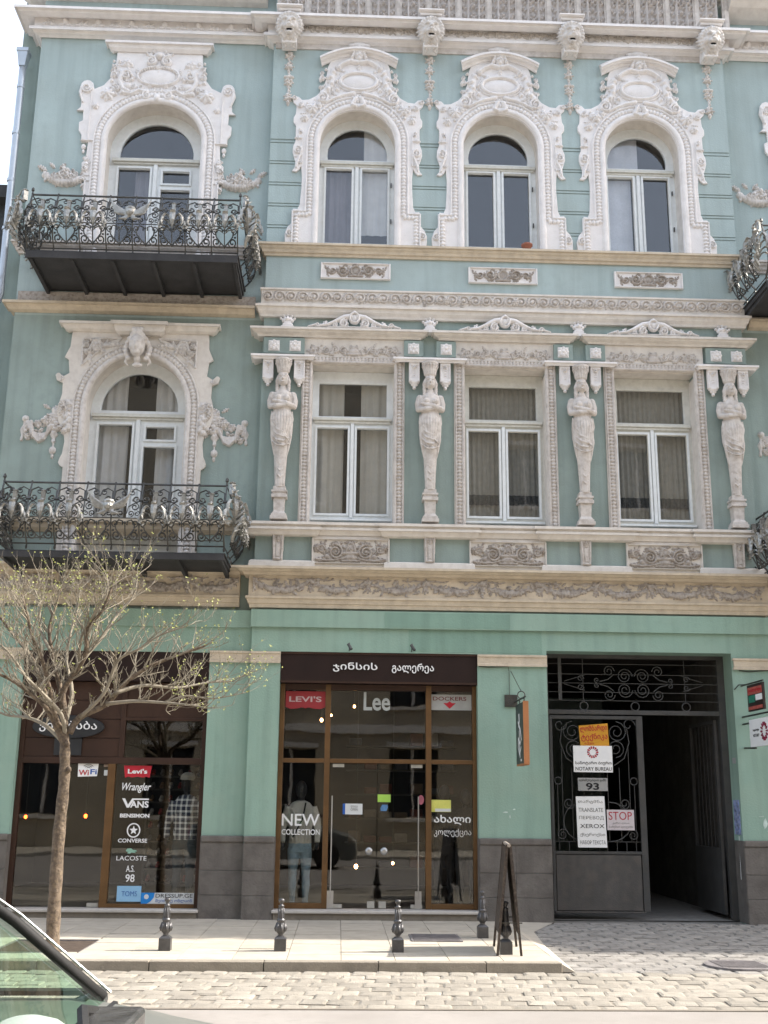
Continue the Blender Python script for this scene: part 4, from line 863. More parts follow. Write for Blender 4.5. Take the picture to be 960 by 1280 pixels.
# third-floor arched windows
for i, c in enumerate(C):
    g = c-.0; Y = .30
    gl, gr = rect(g-.50, g-.085, 10.18, 11.51), rect(g+.085, g+.50, 10.18, 11.51); hd = half_disc(g, .49, 11.68, 11.775)
    wo = PL('window', [arch(g, .63, 9.95, 11.80, 24), gl, gr, hd], Y, Y+.07, WINW, .004)
    P(MB().box(g-.60, g+.60, Y-.06, Y-.001, 11.575, 11.63).box(g-.58, g+.58, Y-.035, Y-.001, 11.54, 11.575), 'transom', WING, parent=wo, bevel=.006)
    P(MB().box(g-.028, g+.028, Y-.035, Y-.001, 10.08, 11.54), 'mullion', WINW, parent=wo, bevel=.006)
    for a, b in ((-.50, -.085), (.085, .50)): sash_trim(g+a, g+b, 10.18, 11.51, Y, WINW, wo)
    for p in (gl, gr, hd): pane(p, Y+.04, wo)
    for z in (10.55, 11.2):
        P(MB().box(g+.55, g+.565, Y-.03, Y, z, z+.07), 'hinge', IRON, parent=wo)
    if i == 0: curtain(g-.52, g-.04, 10.0, 11.6, Y+.16, mat('mauve_curtain', (.20, .185, .20), .9, .1, 5, 0), wo, 4); curtain(g+.08, g+.52, 10.4, 11.6, Y+.13, CURT, wo, 3, .008, 'roller_blind'); curtain(g+.11, g+.52, 11.6, 12.3, Y+.13, CURT, wo, 2, .01)
    if i == 2: curtain(g-.52, g-.09, 10.0, 11.6, Y+.13, mat('white_blind', (.55, .56, .58), .9, .15, 3, 0), wo, 2, .006, 'roller_blind'); curtain(g-.5, g+.05, 11.6, 12.3, Y+.14, mat('white_blind', (.36, .37, .39)), wo, 2, .01)
P(MB().lathe([(.055, 0), (.075, .06), (.085, .07), (.085, .10), (.075, .10), (.06, .085)], k=14), 'x', mat('terracotta', (.28, .11, .07), .8, .15, 9)) if 0 else None
# second-floor windows
for i, c in enumerate(C):
    g = c; Y = .25
    g1, g2, tp = rect(g-.535, g-.07, 5.71, 7.055), rect(g+.07, g+.535, 5.71, 7.055), rect(g-.52, g+.52, 7.245, 7.78)
    wo = PL('window', [rect(g-.66, g+.66, 5.46, 7.97), g1, g2, tp], Y, Y+.07, WING if i else WINW, .004)
    P(MB().box(g-.60, g+.60, Y-.06, Y-.001, 7.165, 7.21).box(g-.58, g+.58, Y-.035, Y-.001, 7.125, 7.165), 'transom', WING, parent=wo, bevel=.006)
    P(MB().box(g-.026, g+.026, Y-.035, Y-.001, 5.64, 7.125), 'mullion', WINW, parent=wo, bevel=.006)
    P(MB().box(g-.60, g+.60, Y-.09, Y-.001, 5.585, 5.615), 'sill', WINW, parent=wo, bevel=.005)
    for a, b in ((-.535, -.07), (.07, .535)): sash_trim(g+a, g+b, 5.71, 7.055, Y, WINW, wo)
    for p in (g1, g2, tp): pane(p, Y+.04, wo)
    if i == 0:
        for a, b in ((-.56, -.13), (.13, .56)): curtain(g+a, g+b, 5.5, 7.95, Y+.16, mat('pale_curtain', (.52, .49, .42), .9, .08, 6), wo, 3, .015)
    else:
        curtain(g-.58, g+.58, 5.5, 7.95, Y+.16, CURT2, wo, 15, .014); curtain(g-.58, g+.58, 5.92, 6.08, Y+.13, mat('dark_lace', (.07, .068, .06), .9, .5, 30), wo, 15, .014, 'lace_band')
# balcony doors
for sx, cx in enumerate(WX):
    for fl in (0, 1):
        g = cx-.01; Y = .45
        if fl: zt_, zc, R_, zb = 11.60, 11.70, .61, 9.24; z1, zsplit, zp0, zp1 = 11.50, 11.03, 11.24, 11.46; top = arch(g, .80, zb, 11.82, 24, rz=.75); hd = half_disc(g, .60, 11.70, 11.735)
        else: zt_, zc, R_, zb = 7.21, 7.31, .6, 4.72; z1, zsplit, zp0, zp1 = 7.10, 6.4, 6.87, 7.07; top = arch(g, .80, zb, 7.31, 24, rz=.87); hd = half_disc(g, .59, 7.33, 7.355)
        lo = zb+.75
        l1, r1, r2 = rect(g-.60, g-.09, lo, z1), rect(g+.12, g+.55, zp0, zp1), rect(g+.10, g+.57, lo, zp0-.12)
        wo = PL('balcony_door', [top, l1, r1, r2, hd], Y, Y+.07, WINW, .004)
        P(MB().box(g-.71, g+.71, Y-.07, Y-.001, zt_, zt_+.055).box(g-.69, g+.69, Y-.04, Y-.001, zt_-.035, zt_), 'transom', WING, parent=wo, bevel=.006)
        P(MB().box(g-.03, g+.03, Y-.04, Y-.001, zb+.02, zt_-.035), 'mullion', WINW, parent=wo, bevel=.006)
        for a, b, c_, d in ((-.60, -.09, lo, z1), (.12, .55, zp0, zp1), (.10, .57, lo, zp0-.12)): sash_trim(g+a, g+b, c_, d, Y, WINW, wo)
        P(MB().frus(g-.60, g-.10, Y-.02, Y-.001, zb+.12, lo-.14, .02).frus(g+.10, g+.60, Y-.02, Y-.001, zb+.12, lo-.14, .02), 'door_panel', WINW, parent=wo)
        for p in (l1, r1, r2, hd): pane(p, Y+.04, wo)
        if fl: curtain(g-.35, g-.02, zb, 11.6, Y+.16, mat('mauve_curtain', (.13, .12, .135)), wo, 3)
        else:
            for a, b in ((-.65, -.17), (.26, .65)): curtain(g+a, g+b, zb, 7.2, Y+.16, CURT, wo, 3)
            for a, b in ((-.62, -.22), (.22, .62)): curtain(g+a, g+b, 7.2, 8.0, Y+.16, CURT, wo, 3)
# ================================================================ balconies
def scroll_pts(x, z, r, turns, a0, d, n=None, k=.78):
    n = n or int(12*turns); return [(x+r*(1-k*i/n)*math.cos(a0+d*2*PI*turns*i/n), z+r*(1-k*i/n)*math.sin(a0+d*2*PI*turns*i/n)) for i in range(n+1)]
RH = .86                                             # railing height
def bulge(z):
    v = max(0, min(1, z/RH)); return .17*math.sin(PI*v**.72)
def bar(mb, pts, r=.008, k=4, off=0):
    r *= 1.22
    mb.tube([(x, -bulge(z)-off, z) for x, z in pts], r, k)
def panel_mesh(w):                                   # one bay of scrollwork, x from -w/2 to w/2
    b = MB(); h = w/2
    for q in (-1, 1):
        bar(b, [(q*.005, .66), (q*.03, .74), (q*.09, .785), (q*(h-.02), .74), (q*(h-.01), .62)], .009)
        bar(b, scroll_pts(q*(h-.065), .62, .055, 1.3, 0 if q > 0 else PI, -q), .009); bar(b, scroll_pts(q*.06, .72, .05, 1.2, PI/2, q), .007)
        bar(b, scroll_pts(q*(h-.075), .50, .06, 1.3, PI/2, -q), .008); bar(b, [(q*(h-.075), .56), (q*.03, .50), (q*.012, .40)], .008)
        bar(b, scroll_pts(q*.07, .40, .045, 1.3, -PI/2, q), .008); bar(b, scroll_pts(q*(h-.04), .40, .04, 1.2, PI/2, -q), .007); b.ell((q*.085, -bulge(.6)-.01, .60), (.016, .012, .022), 6, 4)
        bar(b, [(0, .06), (q*.05, .10), (q*.12, .18), (q*.13, .25), (q*.085, .31), (q*.03, .29), (q*.03, .24)], .009)     # heart
        bar(b, scroll_pts(q*(h-.075), .11, .065, 1.4, PI if q > 0 else 0, q), .009); bar(b, scroll_pts(q*(h-.06), .26, .05, 1.2, -PI/2, q), .008)
        b.ell((q*(h-.035), -bulge(.17)-.01, .17), (.018, .012, .018), 6, 4)
    bar(b, [(0, .04), (0, .26)], .008); b.ell((0, -bulge(.25)-.01, .27), (.018, .012, .024), 6, 4)
    bar(b, [(-h, .335), (h, .335)], .007); bar(b, [(-h, .06), (h, .06)], .006)
    return b
def post_mesh():
    b = MB(); bar(b, [(0, -.02), (0, .1), (0, .2), (0, .35), (0, .5), (0, .65), (0, .8), (0, RH)], .011, 4); b.ell((0, -.0, RH+.012), (.018, .018, .018), 6, 4); b.ell((0, -.02, -.05), (.016, .016, .035), 6, 4)
    bar(b, [(-.03, .60), (.03, .60)], .02, 5); return b
def acanthus_mesh():                                 # fat curling leaf with side fronds, face to the street
    b = MB()
    def frond(p, w): 
        vs = []; n = len(p)
        for i, (x, y, z) in enumerate(p):
            ww = w*math.sin(PI*(.12+.88*(1-i/(n-1))))+.003; vs += [(x-ww, y+.012, z), (x, y-.008, z), (x+ww, y+.012, z)]
        fs = [(i*3+j, i*3+j+1, i*3+4+j, i*3+3+j) for i in range(n-1) for j in range(2)]
        b.add(vs, fs); b.add([(a, y_+.006, z_) for a, y_, z_ in vs], [f_[::-1] for f_ in fs])
    frond([(0, -.18, .24), (0, -.215, .32), (0, -.24, .40), (0, -.235, .47), (0, -.225, .53), (0, -.255, .565), (0, -.29, .54)], .042)
    for q in (-1, 1):
        for z_, L_, rise, w_ in ((.20, .14, .03, .020), (.24, .175, .05, .024), (.29, .185, .09, .026), (.34, .15, .13, .022)):
            frond([(q*.012, -.20, z_), (q*L_*.35, -.225, z_+rise), (q*L_*.7, -.245, z_+rise*1.25), (q*L_*.95, -.24, z_+rise*.8), (q*L_*1.05, -.25, z_+rise*.1), (q*L_*.93, -.265, z_-rise*.35)], w_)
    b.box(-.026, .026, -.14, -.08, .60, .72); b.ell((0, -.11, .735), (.04, .04, .018), 8, 4); b.ell((0, -.13, .59), (.03, .03, .03), 8, 4)
    return b
acm = acanthus_mesh().mesh('acanthus_leaf', LEAFIRON)
postm = post_mesh().mesh('railing_post', IRON)
def frond_spray():                                   # flourish at each corner of the balcony
    b = MB()
    for i in range(9):
        a = -1.2+i*.3; z0 = .05+.08*i
        b.tube([(0, -.12-bulge(z0)*.6, z0), (.05*math.cos(a*2), -.17-bulge(z0)*.7, z0+.06), (.08*math.cos(a*2), -.14-bulge(z0+.1), z0+.12), (.03, -.16-bulge(z0+.1), z0+.16)], [.022, .026, .016, .005], 5)
    return b
spray = frond_spray().mesh('corner_frond', LEAFIRON)
def cherub():
    b = MB(); b.ell((0, 0, 0), (.068, .065, .075), 10, 7); b.ell((0, -.065, -.01), (.014, .016, .016)); b.ell((0, .01, .05), (.082, .075, .05), 10, 6); b.ell((0, -.04, -.045), (.035, .03, .022))
    for q in (-1, 1):
        b.ell((q*.03, -.05, -.02), (.022, .018, .02))
        for j in range(6): b.tube([(q*.05, 0, -.05+.008*j), (q*(.17+.015*j), -.0, -.03+.03*j), (q*(.24+.014*j), .0, .0+.045*j)], [.022, .020, .006], 5)
        for j in range(3): b.tube([(q*.02, -.01, -.07), (q*(.05+.04*j), -.02, -.12), (q*(.07+.05*j), -.01, -.15+.02*j)], [.022, .018, .006], 5)
    return baked(b, 'cherub_mask', LEAFIRON, .010, 1)
chm = cherub()
def balcony(cx, z0, zs0, zs1, lab):
    """z0: foot of railing; zs0..zs1: slab"""
    e = empty('balcony', (0, 0, 0), parent=B, label=lab)
    xa, xb, yf = cx-1.51, cx+1.54, -1.0
    sl = MB(); sl.box(xa, xb, yf, .149, zs0+.035, zs1-.02); sl.box(xa-.02, xb+.02, yf-.02, .149, zs1-.018, zs1); sl.box(xa-.005, xb+.005, yf-.035, yf-.001, zs0, zs1-.02)
    P(sl, 'slab', SLAB, parent=e)
    for i in range(6):
        x = xa+.03+(xb-xa-.10)*i/5
        P(MB().add([(x, yf+.02, zs0+.0), (x+.05, yf+.02, zs0), (x+.05, yf+.02, zs0+.034), (x, yf+.02, zs0+.034), (x, .149, zs0-.05), (x+.05, .149, zs0-.05), (x+.05, .149, zs0+.034), (x, .149, zs0+.034)],
                   [(0, 1, 2, 3), (4, 7, 6, 5), (0, 4, 5, 1), (1, 5, 6, 2), (3, 2, 6, 7), (0, 3, 7, 4)]), 'bracket', SLAB, parent=e)
    N = 8; w = (xb-xa)/N; pmn = panel_mesh(w).mesh('scroll_panel', IRON); pms = panel_mesh(1.08/3).mesh('scroll_panel', IRON)
    for i in range(N): ob('scroll_panel', pmn, e, (xa+w*(i+.5), yf+.02, z0))
    for i in range(N+1):
        ob('railing_post', postm, e, (xa+w*i, yf+.02, z0))
    for i in range(N):
        if i in (3, 4): continue
        ob('acanthus_leaf', acm, e, (xa+w*(i+.5), yf+.03, z0+.04), scale=(.98, .95, .92))
    ob('cherub_mask', chm, e, (cx-.02, yf-.20, z0+.50))
    for q, x in ((-1, xa), (1, xb)):
        for i in range(3):
            y = yf+.05+.36*(i+.5); ob('scroll_panel', pms, e, (x, y, z0), (0, 0, q*PI/2)); ob('acanthus_leaf', acm, e, (x, y, z0), (0, 0, q*PI/2)); ob('railing_post', postm, e, (x, y+.18, z0), (0, 0, q*PI/2))
        ob('corner_frond', spray, e, (x, yf+.03, z0), (0, 0, q*PI/4)); ob('acanthus_leaf', acm, e, (x, yf+.03, z0), (0, 0, q*PI/4), (1.15, 1.1, 1.2))
    rail = MB(); r_ = .016
    for h, rr in ((RH, .016), (.0, .012)):
        rail.tube([(xa, .14, z0+h), (xa, yf+.02, z0+h), (xb, yf+.02, z0+h), (xb, .14, z0+h)], rr, 6)
    P(rail, 'handrail', IRON, parent=e)
    for x in (xa, xb): P(MB().lathe([(.012, 0), (.012, .05), (.024, .07), (.02, .10), (.005, .12)], x, yf+.02, z0+RH, 8), 'finial', IRON, parent=e)
balcony(WX[0], 9.30, 9.125, 9.245, 'upper left balcony with a black scrollwork railing')
balcony(WX[0], 4.90, 4.70, 4.80, 'lower left balcony with a black scrollwork railing')
balcony(WX[1]-.32, 9.14, 8.96, 9.08, 'right-hand upper balcony cut by the edge of view')
balcony(WX[1]-.32, 4.85, 4.66, 4.76, 'right-hand lower balcony cut by the edge of view')
# ================================================================ rainwater pipe on the far left corner
ZINC = mat('galvanised_pipe', (.42, .46, .50), .38, .08, 4, .08, 60, metal=.55, spec=.5)
e = empty('drainpipe', (0, 0, 0), label='pale galvanised downpipe with a square hopper head on the left corner of the teal facade', category='drainpipe')
P(MB().box(-5.52, -5.33, .10, .30, 13.40, 13.46).add([(-5.51, .11, 13.40), (-5.34, .11, 13.40), (-5.34, .29, 13.40), (-5.51, .29, 13.40), (-5.475, .14, 13.15), (-5.375, .14, 13.15), (-5.375, .26, 13.15), (-5.475, .26, 13.15)], [(0, 1, 5, 4), (1, 2, 6, 5), (2, 3, 7, 6), (3, 0, 4, 7), (4, 5, 6, 7)]), 'hopper', ZINC, parent=e)
P(MB().tube([(-5.42, .2, 13.2), (-5.42, .2, 12.9), (-5.405, .2, 9.3), (-5.40, .2, 9.1), (-5.46, .2, 8.9), (-5.46, .2, 4.4)], .055, 12), 'pipe', ZINC, parent=e, smooth=True)
for z in (12.75, 11.9, 11.05, 10.2, 9.35, 8.6, 7.7, 6.8, 5.9, 5.0): P(MB().tube([(-5.42 if z > 9 else -5.46, .2, z), (-5.42 if z > 9 else -5.46, .2, z+.05)], .063, 12), 'pipe_collar', ZINC, parent=e)
# ================================================================ ground floor: rooms, shop fronts, gateway
def at(px, py, Y=0.0):                               # photograph pixel -> point on the plane y=Y
    d = (px-480)/F*rt-(py-640)/F*up+fw; t = (DIST+Y)/d.y; return (d.x*t, CAM_H+d.z*t)
P(MB().box(-1.55, -1.5, .37, 5, 0, 4).box(-5.4, 2.8, 5, 5.1, 0, 4).box(-5.45, -5.4, .37, 5, 0, 4), 'interior_wall', ROOM)
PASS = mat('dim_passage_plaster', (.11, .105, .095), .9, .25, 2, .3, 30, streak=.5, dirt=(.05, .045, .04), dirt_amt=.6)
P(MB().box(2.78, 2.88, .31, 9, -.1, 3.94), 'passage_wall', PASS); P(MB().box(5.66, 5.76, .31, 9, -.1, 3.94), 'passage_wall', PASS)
P(MB().box(-5.4, 2.78, .2, 5, .02, .09), 'shop_floor', mat('dark_shop_floor', (.06, .05, .042), .35, .2, 2, 0))
P(MB().box(-5.4, 2.78, .37, 5, 3.62, 3.70).box(2.88, 5.66, .31, 9, 3.75, 3.85), 'ceiling', ROOM)
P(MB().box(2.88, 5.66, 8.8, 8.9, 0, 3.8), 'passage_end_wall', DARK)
sillm = mat('white_marble_sill', (.50, .47, .43), .5, .08, 5, .05, 60, dirt=(.3, .27, .24), dirt_amt=.3)
# --- middle shop front
A = empty('shop_front', parent=B, label='middle shop front of bronze-framed plate glass under a maroon board')
Y = .15
P(MB().box(-.88, 1.94, -.13, .25, .085, .125), 'sill', sillm, parent=A, bevel=.01)
P(MB().box(-.86, 1.92, -.09, .25, -.02, .084), 'step', KERB, parent=A)
fr = [(-.869, -.80, .126, 3.16), (-.222, -.145, .126, 3.16), (1.207, 1.286, .126, 3.16), (1.87, 1.929, .126, 3.16)]
for x0, x1, z0, z1 in fr: P(MB().box(x0, x1, Y-.04, Y+.06, z0, z1), 'mullion', BRONZE, parent=A, bevel=.006)
for a, b in ((-.80, -.222), (-.145, 1.207), (1.286, 1.87)):
    P(MB().box(a, b, Y-.035, Y+.055, 2.065, 2.125), 'transom', BRONZE, parent=A, bevel=.005)
    P(MB().box(a, b, Y-.035, Y+.055, 3.08, 3.16), 'head_rail', BROWN, parent=A)
    ob('pane', plate('pane', [rect(a, b, 2.125, 3.08)], Y+.01, Y+.018, GLASSS), A)
for a, b in ((-.80, -.222), (1.286, 1.87)):
    P(MB().box(a, b, Y-.035, Y+.055, .126, .20), 'bottom_rail', BRONZE, parent=A, bevel=.005)
    ob('pane', plate('pane', [rect(a, b, .20, 2.065)], Y+.01, Y+.018, GLASSS), A)
STEEL = mat('brushed_steel', (.5, .5, .5), .3, .05, 9, 0, metal=.9)
PATCH = mat('pale_patch_fitting', (.45, .44, .40), .4, .1, 9, 0, metal=.4)
for q, (a, b) in enumerate(((-.14, .526), (.534, 1.202))):
    d = ob('glass_door', plate('glass_door', [rect(a, b, .14, 2.055)], Y+.01, Y+.02, GLASSS), A)
    ex = a+.04 if q == 0 else b-.04
    P(MB().box(min(ex, ex+(.16 if q == 0 else -.16)), max(ex, ex+(.16 if q == 0 else -.16)), Y-.005, Y+.035, .135, .185), 'hinge_plate', PATCH, parent=d)
    P(MB().box(min(ex, ex+(.16 if q == 0 else -.16)), max(ex, ex+(.16 if q == 0 else -.16)), Y-.005, Y+.035, 2.01, 2.055), 'hinge_plate', PATCH, parent=d)
    lx = b-.12 if q == 0 else a+.03
    P(MB().box(lx, lx+.10, Y-.006, Y+.036, .135, .225), 'lock_plate', PATCH, parent=d)
    P(MB().lathe([(.012, 0), (.012, .03), (.05, .035), (.052, .05), (.02, .06)], 0, 0, 0, 14), 'handle', STEEL, parent=d, loc=((.42 if q == 0 else .63), Y, .885), rot=(PI/2, 0, 0), smooth=True)
    hx = -.10 if q == 0 else 1.105
    P(MB().tube([(hx, Y-.03, .25), (hx, Y-.03, 1.62)], .009, 6).box(hx-.045, hx+.045, Y-.02, Y, .13, .36), 'closer_rod', STEEL, parent=d)
P(MB().box(-.868, 1.928, -.02, .25, 3.165, 3.598), 'sign_board', MAROON, parent=A)
P(MB().box(-.868, 1.928, -.035, -.021, 3.165, 3.195).box(-.868, 1.928, -.04, -.021, 3.57, 3.597), 'board_trim', BROWN, parent=A)
text('lettering', 'ჯინსის', -.125, .505, 3.325, 3.455, -.034, LETTER, A, off=.012, depth=.02)
text('lettering', 'გალერეა', .71, 1.31, 3.315, 3.455, -.034, LETTER, A, off=.012, depth=.02)
for x in (.10, .99):
    P(MB().tube([(x, -.05, 3.62), (x, -.16, 3.72), (x+.01, -.20, 3.66)], .007, 5).tube([(x-.015, -.19, 3.70), (x+.03, -.23, 3.62)], .022, 8), 'sign_lamp', IRON, parent=A)
# --- left shop front
A2 = empty('shop_front', parent=B, label='left shop front behind the tree, brown boards over dark glass')
Y2 = .20
P(MB().box(-4.9, -1.87, -.06, .3, .075, .115), 'sill', sillm, parent=A2, bevel=.01)
P(MB().box(-4.9, -1.89, -.02, .3, -.05, .074), 'step', KERB, parent=A2)
P(MB().box(-4.488, -1.882, .06, .3, 3.16, 3.578), 'sign_board', MAROON, parent=A2)
for x0, x1, z0, z1, nm, mm in ((-4.488, -4.42, .116, 3.16, 'mullion', BROWN), (-3.235, -3.13, .116, 2.02, 'mullion', BRONZE), (-3.10, -3.03, 2.11, 3.16, 'mullion', BROWN), (-1.95, -1.882, .116, 3.16, 'mullion', BROWN), (-4.42, -1.95, 2.02, 2.11, 'transom', BROWN), (-3.13, -1.95, .116, .17, 'bottom_rail', BRONZE), (-3.03, -1.95, 2.62, 2.66, 'rail', BROWN)):
    P(MB().box(x0, x1, Y2-.04, Y2+.06, z0, z1), nm, mm, parent=A2, bevel=.004)
for z in range(4): P(MB().box(-4.42, -3.10, Y2-.02, Y2+.02, 2.112+z*.262, 2.112+z*.262+.256), 'board', BROWN, parent=A2, bevel=.004)
P(MB().box(-3.03, -1.95, Y2-.02, Y2+.02, 2.66, 2.905).box(-3.03, -1.95, Y2-.018, Y2+.02, 2.911, 3.155), 'board', BROWN, parent=A2, bevel=.004)
for a, b, c, d in ((-3.03, -1.95, 2.11, 2.62), (-3.13, -1.95, .17, 2.02)): ob('pane', plate('pane', [rect(a, b, c, d)], Y2, Y2+.008, GLASSS), A2)
d = ob('glass_door', plate('glass_door', [rect(-3.87, -3.24, .13, 2.01)], Y2, Y2+.01, GLASSS), A2)
P(MB().box(-3.40, -3.25, Y2-.01, Y2+.02, .125, .175), 'hinge_plate', PATCH, parent=d); P(MB().box(-3.85, -3.79, Y2-.01, Y2+.02, .125, .20), 'hinge_plate', PATCH, parent=d)
d = ob('pane', plate('pane', [rect(-4.42, -3.88, .13, 2.01)], Y2, Y2+.01, GLASSS), A2)
# oval plaque with faded white letters, hung on the boards behind the tree
ov = ob('oval_sign', plate('oval_sign', [[(-3.82+.50*math.cos(a*PI/16), 2.52+.16*math.sin(a*PI/16)) for a in range(32)]], Y2-.07, Y2-.025, mat('dark_enamel', (.03, .032, .035), .4, .2, 5, 0), .005), label='dark oval plaque with white lettering on the brown boards behind the tree', category='sign')
text('lettering', 'აფთიაქბახო'[:0]+'ვილბსბა', -4.22, -3.42, 2.45, 2.60, Y2-.072, LETTER, ov, off=.01)
MB().box(-4.0, -3.62, Y2-.05, Y2-.022, 2.13, 2.36).build('display_board', mat('dark_enamel', (.03, .032, .035)), label='small dark board under the oval plaque behind the tree trunk', category='sign')
# --- gateway
G = empty('gateway', parent=B, label='dark passage gateway with a scrolled iron transom and a half-open gate')
YG = .33
P(MB().box(2.88, 5.66, .30, .40, 3.61, 3.75), 'lintel_beam', GATE, parent=G)
P(MB().box(2.926, 3.0, YG-.03, YG+.05, -.01, 3.61), 'gate_post', GATE, parent=G); P(MB().box(5.50, 5.60, YG-.03, YG+.05, 0, 3.61), 'gate_post', GATE, parent=G)
P(MB().box(3.0, 5.50, YG-.02, YG+.04, 2.80, 2.865), 'transom_bar', GATE, parent=G, bevel=.005)
P(MB().box(3.15, 3.20, YG-.04, YG-.021, 3.0, 3.61), 'upright', GATE, parent=G)
g = MB()
for z in (3.53, 3.38, 3.25, 3.12, 3.0): g.tube([(3.0, YG, z), (5.5, YG, z)], .006, 4)
for x in (3.52, 5.02): g.tube([(x, YG, 2.97), (x, YG, 3.60)], .006, 4)
P(g, 'grille_bar', GATE, parent=G)
def g_scroll(cx, cz, r, t, a0, d, nm='scroll', y=YG-.015, par=G, rr=.007):
    return P(MB().tube([(x, y, z) for x, z in scroll_pts(cx, cz, r, t, a0, d)], rr, 5), nm, GATE, parent=par)
for q in (-1, 1):
    cx = 4.26
    for v in (-1, 1):
        g_scroll(cx+q*.13, 3.255+v*.10, .115, 2.0, PI if q > 0 else 0, -q*v); g_scroll(cx+q*.36, 3.255+v*.17, .085, 1.6, (PI if q > 0 else 0), -q*v)
        P(MB().tube([(cx+q*.29, YG-.015, 3.255+v*.12), (cx+q*.38, YG-.015, 3.255+v*.05), (cx+q*.5, YG-.015, 3.255+v*.02)], .008, 5), 'scroll', GATE, parent=G); g_scroll(cx+q*.54, 3.255+v*.04, .04, 1.2, -v*PI/2, q*v)
    for v in (-1, 1):
        P(MB().tube([(cx+q*1.02, YG-.015, 3.255+v*.02), (cx+q*.72, YG-.015, 3.255+v*.11)], .006, 4), 'scroll', GATE, parent=G); g_scroll(cx+q*.78, 3.255+v*.06, .05, 1.3, 0, v)
for x in (3.52, 4.27, 5.02): P(MB().tube([(x+.06*math.cos(a*PI/8), YG-.015, 2.92+.06*math.sin(a*PI/8)) for a in range(17)], .008, 5), 'ring', GATE, parent=G)
# closed left leaf
LF = empty('gate_leaf', parent=G, label='closed left gate leaf hung with notices')
x0, x1 = 3.045, 4.27
P(MB().box(x0-.04, x0, YG-.03, YG+.02, .10, 2.78).box(x1, x1+.09, YG-.03, YG+.02, .10, 2.78).box(x0, x1, YG-.028, YG+.018, 2.73, 2.78).box(x0, x1, YG-.028, YG+.018, .86, .90), 'gate_frame', GATE, parent=G, bevel=.004)
P(MB().frus(x0, x1, YG-.02, YG+.01, .10, .86, .012).box(x0-.02, x1+.02, YG-.03, YG+.01, .08, .10), 'gate_panel', mat('grey_gate_panel', (.085, .08, .075), .6, .12, 3, .2, 60, streak=.4, dirt=(.14, .12, .10), dirt_amt=.4), parent=G, bevel=.004)
lf = MB(); mid = (x0+x1)/2
for i in range(9): x = x0+(x1-x0)*(i+.5)/9; lf.tube([(x, YG, .90), (x, YG, 1.03)], .006, 4)
lf.tube([(x0, YG, 1.03), (x1, YG, 1.03)], .006, 4)
for x, zt1 in ((x0+.13, 2.35), (x1-.13, 2.35), (x0+.27, 2.05), (x1-.27, 2.05), (mid-.17, 2.1), (mid+.17, 2.1), (mid-.06, 2.0), (mid+.06, 2.0), (x0+.06, 1.8), (x1-.06, 1.8)): lf.tube([(x, YG, 1.03), (x, YG, zt1)], .006, 4)
P(lf, 'grille_bar', GATE, parent=G)
for q in (-1, 1):
    g_scroll(mid+q*.32, 2.55, .15, 1.9, PI/2, -q); g_scroll(mid+q*.30, 2.32, .13, 1.8, -PI/2, q); g_scroll(mid+q*.50, 2.65, .10, 1.0, 0, q); g_scroll(mid+q*.50, 1.12, .085, 1.7, PI if q > 0 else 0, -q); g_scroll(mid+q*.40, 1.55, .085, 1.6, PI if q > 0 else 0, q)
    P(MB().tube([(mid+q*(.18+.30*math.sin(t)), YG-.01, 1.30-.27*math.cos(t)) for t in [k*PI/10 for k in range(11)]], .008, 5), 'scroll', GATE, parent=G)
    P(MB().tube([(mid+q*.47, YG-.01, 2.62), (mid+q*.50, YG-.01, 2.40), (mid+q*.42, YG-.01, 2.18), (mid+q*.27, YG-.01, 2.08)], .008, 5), 'scroll', GATE, parent=G)
    P(MB().tube([(mid+q*.545+.05*math.cos(a*PI/8), YG-.01, 1.86+.05*math.sin(a*PI/8)) for a in range(17)], .007, 5), 'ring', GATE, parent=G)
# right leaf swung back into the passage
P(MB().box(5.44, 5.485, .42, 1.62, .06, .95).box(5.44, 5.485, .42, .47, .95, 2.75).box(5.44, 5.485, 1.57, 1.62, .95, 2.75).box(5.44, 5.485, .47, 1.57, 2.70, 2.75), 'open_gate_leaf', GATE, parent=G)
g = MB()
for i in range(7): g.tube([(5.46, .55+i*.16, .95), (5.46, .55+i*.16, 2.70)], .006, 4)
P(g, 'grille_bar', GATE, parent=G)
P(MB().tube([(5.603, .10, 1.13), (5.598, .11, .55)], .008, 5), 'cable_duct', PAPER, parent=G)
P(MB().tube([(1.95, -.062, 3.425), (2.10, -.062, 3.415), (2.36, -.062, 3.43), (2.39, -.062, 3.46)], .006, 5), 'cable', IRON); P(MB().tube([(5.70, -.062, 3.42), (5.85, -.062, 3.405), (6.15, -.062, 3.43)], .006, 5), 'cable', IRON)
# ================================================================ signs and stickers
ORANGE = mat('orange_poster', (.62, .30, .03), .7, .1, 5, .05); RED = mat('red_print', (.42, .018, .03), .6, .1, 5, 0); DRED = mat('dark_red_print', (.22, .02, .05), .6, .1, 5, 0)
BLACK = mat('black_print', (.02, .02, .022), .6, .1, 5, 0); GREYP = mat('grey_plate', (.34, .34, .33), .5, .1, 5, .05); NAVY = mat('blue_print', (.02, .10, .38), .6, .1, 5, 0); LBLUE = mat('light_blue_sticker', (.28, .50, .70), .6, .05, 5, 0)
LIME = mat('lime_sticker', (.36, .60, .10), .6, .1, 5, 0); YELL = mat('yellow_sticker', (.66, .66, .16), .6, .1, 5, 0); WSTICK = mat('white_sticker', (.62, .64, .64), .6, .05, 5, 0); LGREY = mat('faded_grey_print', (.22, .22, .21), .6, .2, 9, 0)
def board(name, pts, y, m, label, category, th=.012, parent=None, group=None):
    kw = dict(label=label, category=category); 
    if group: kw['group'] = group
    return ob(name, plate(name, [pts], y-th, y, m), parent, **kw)
YS = YG-.045
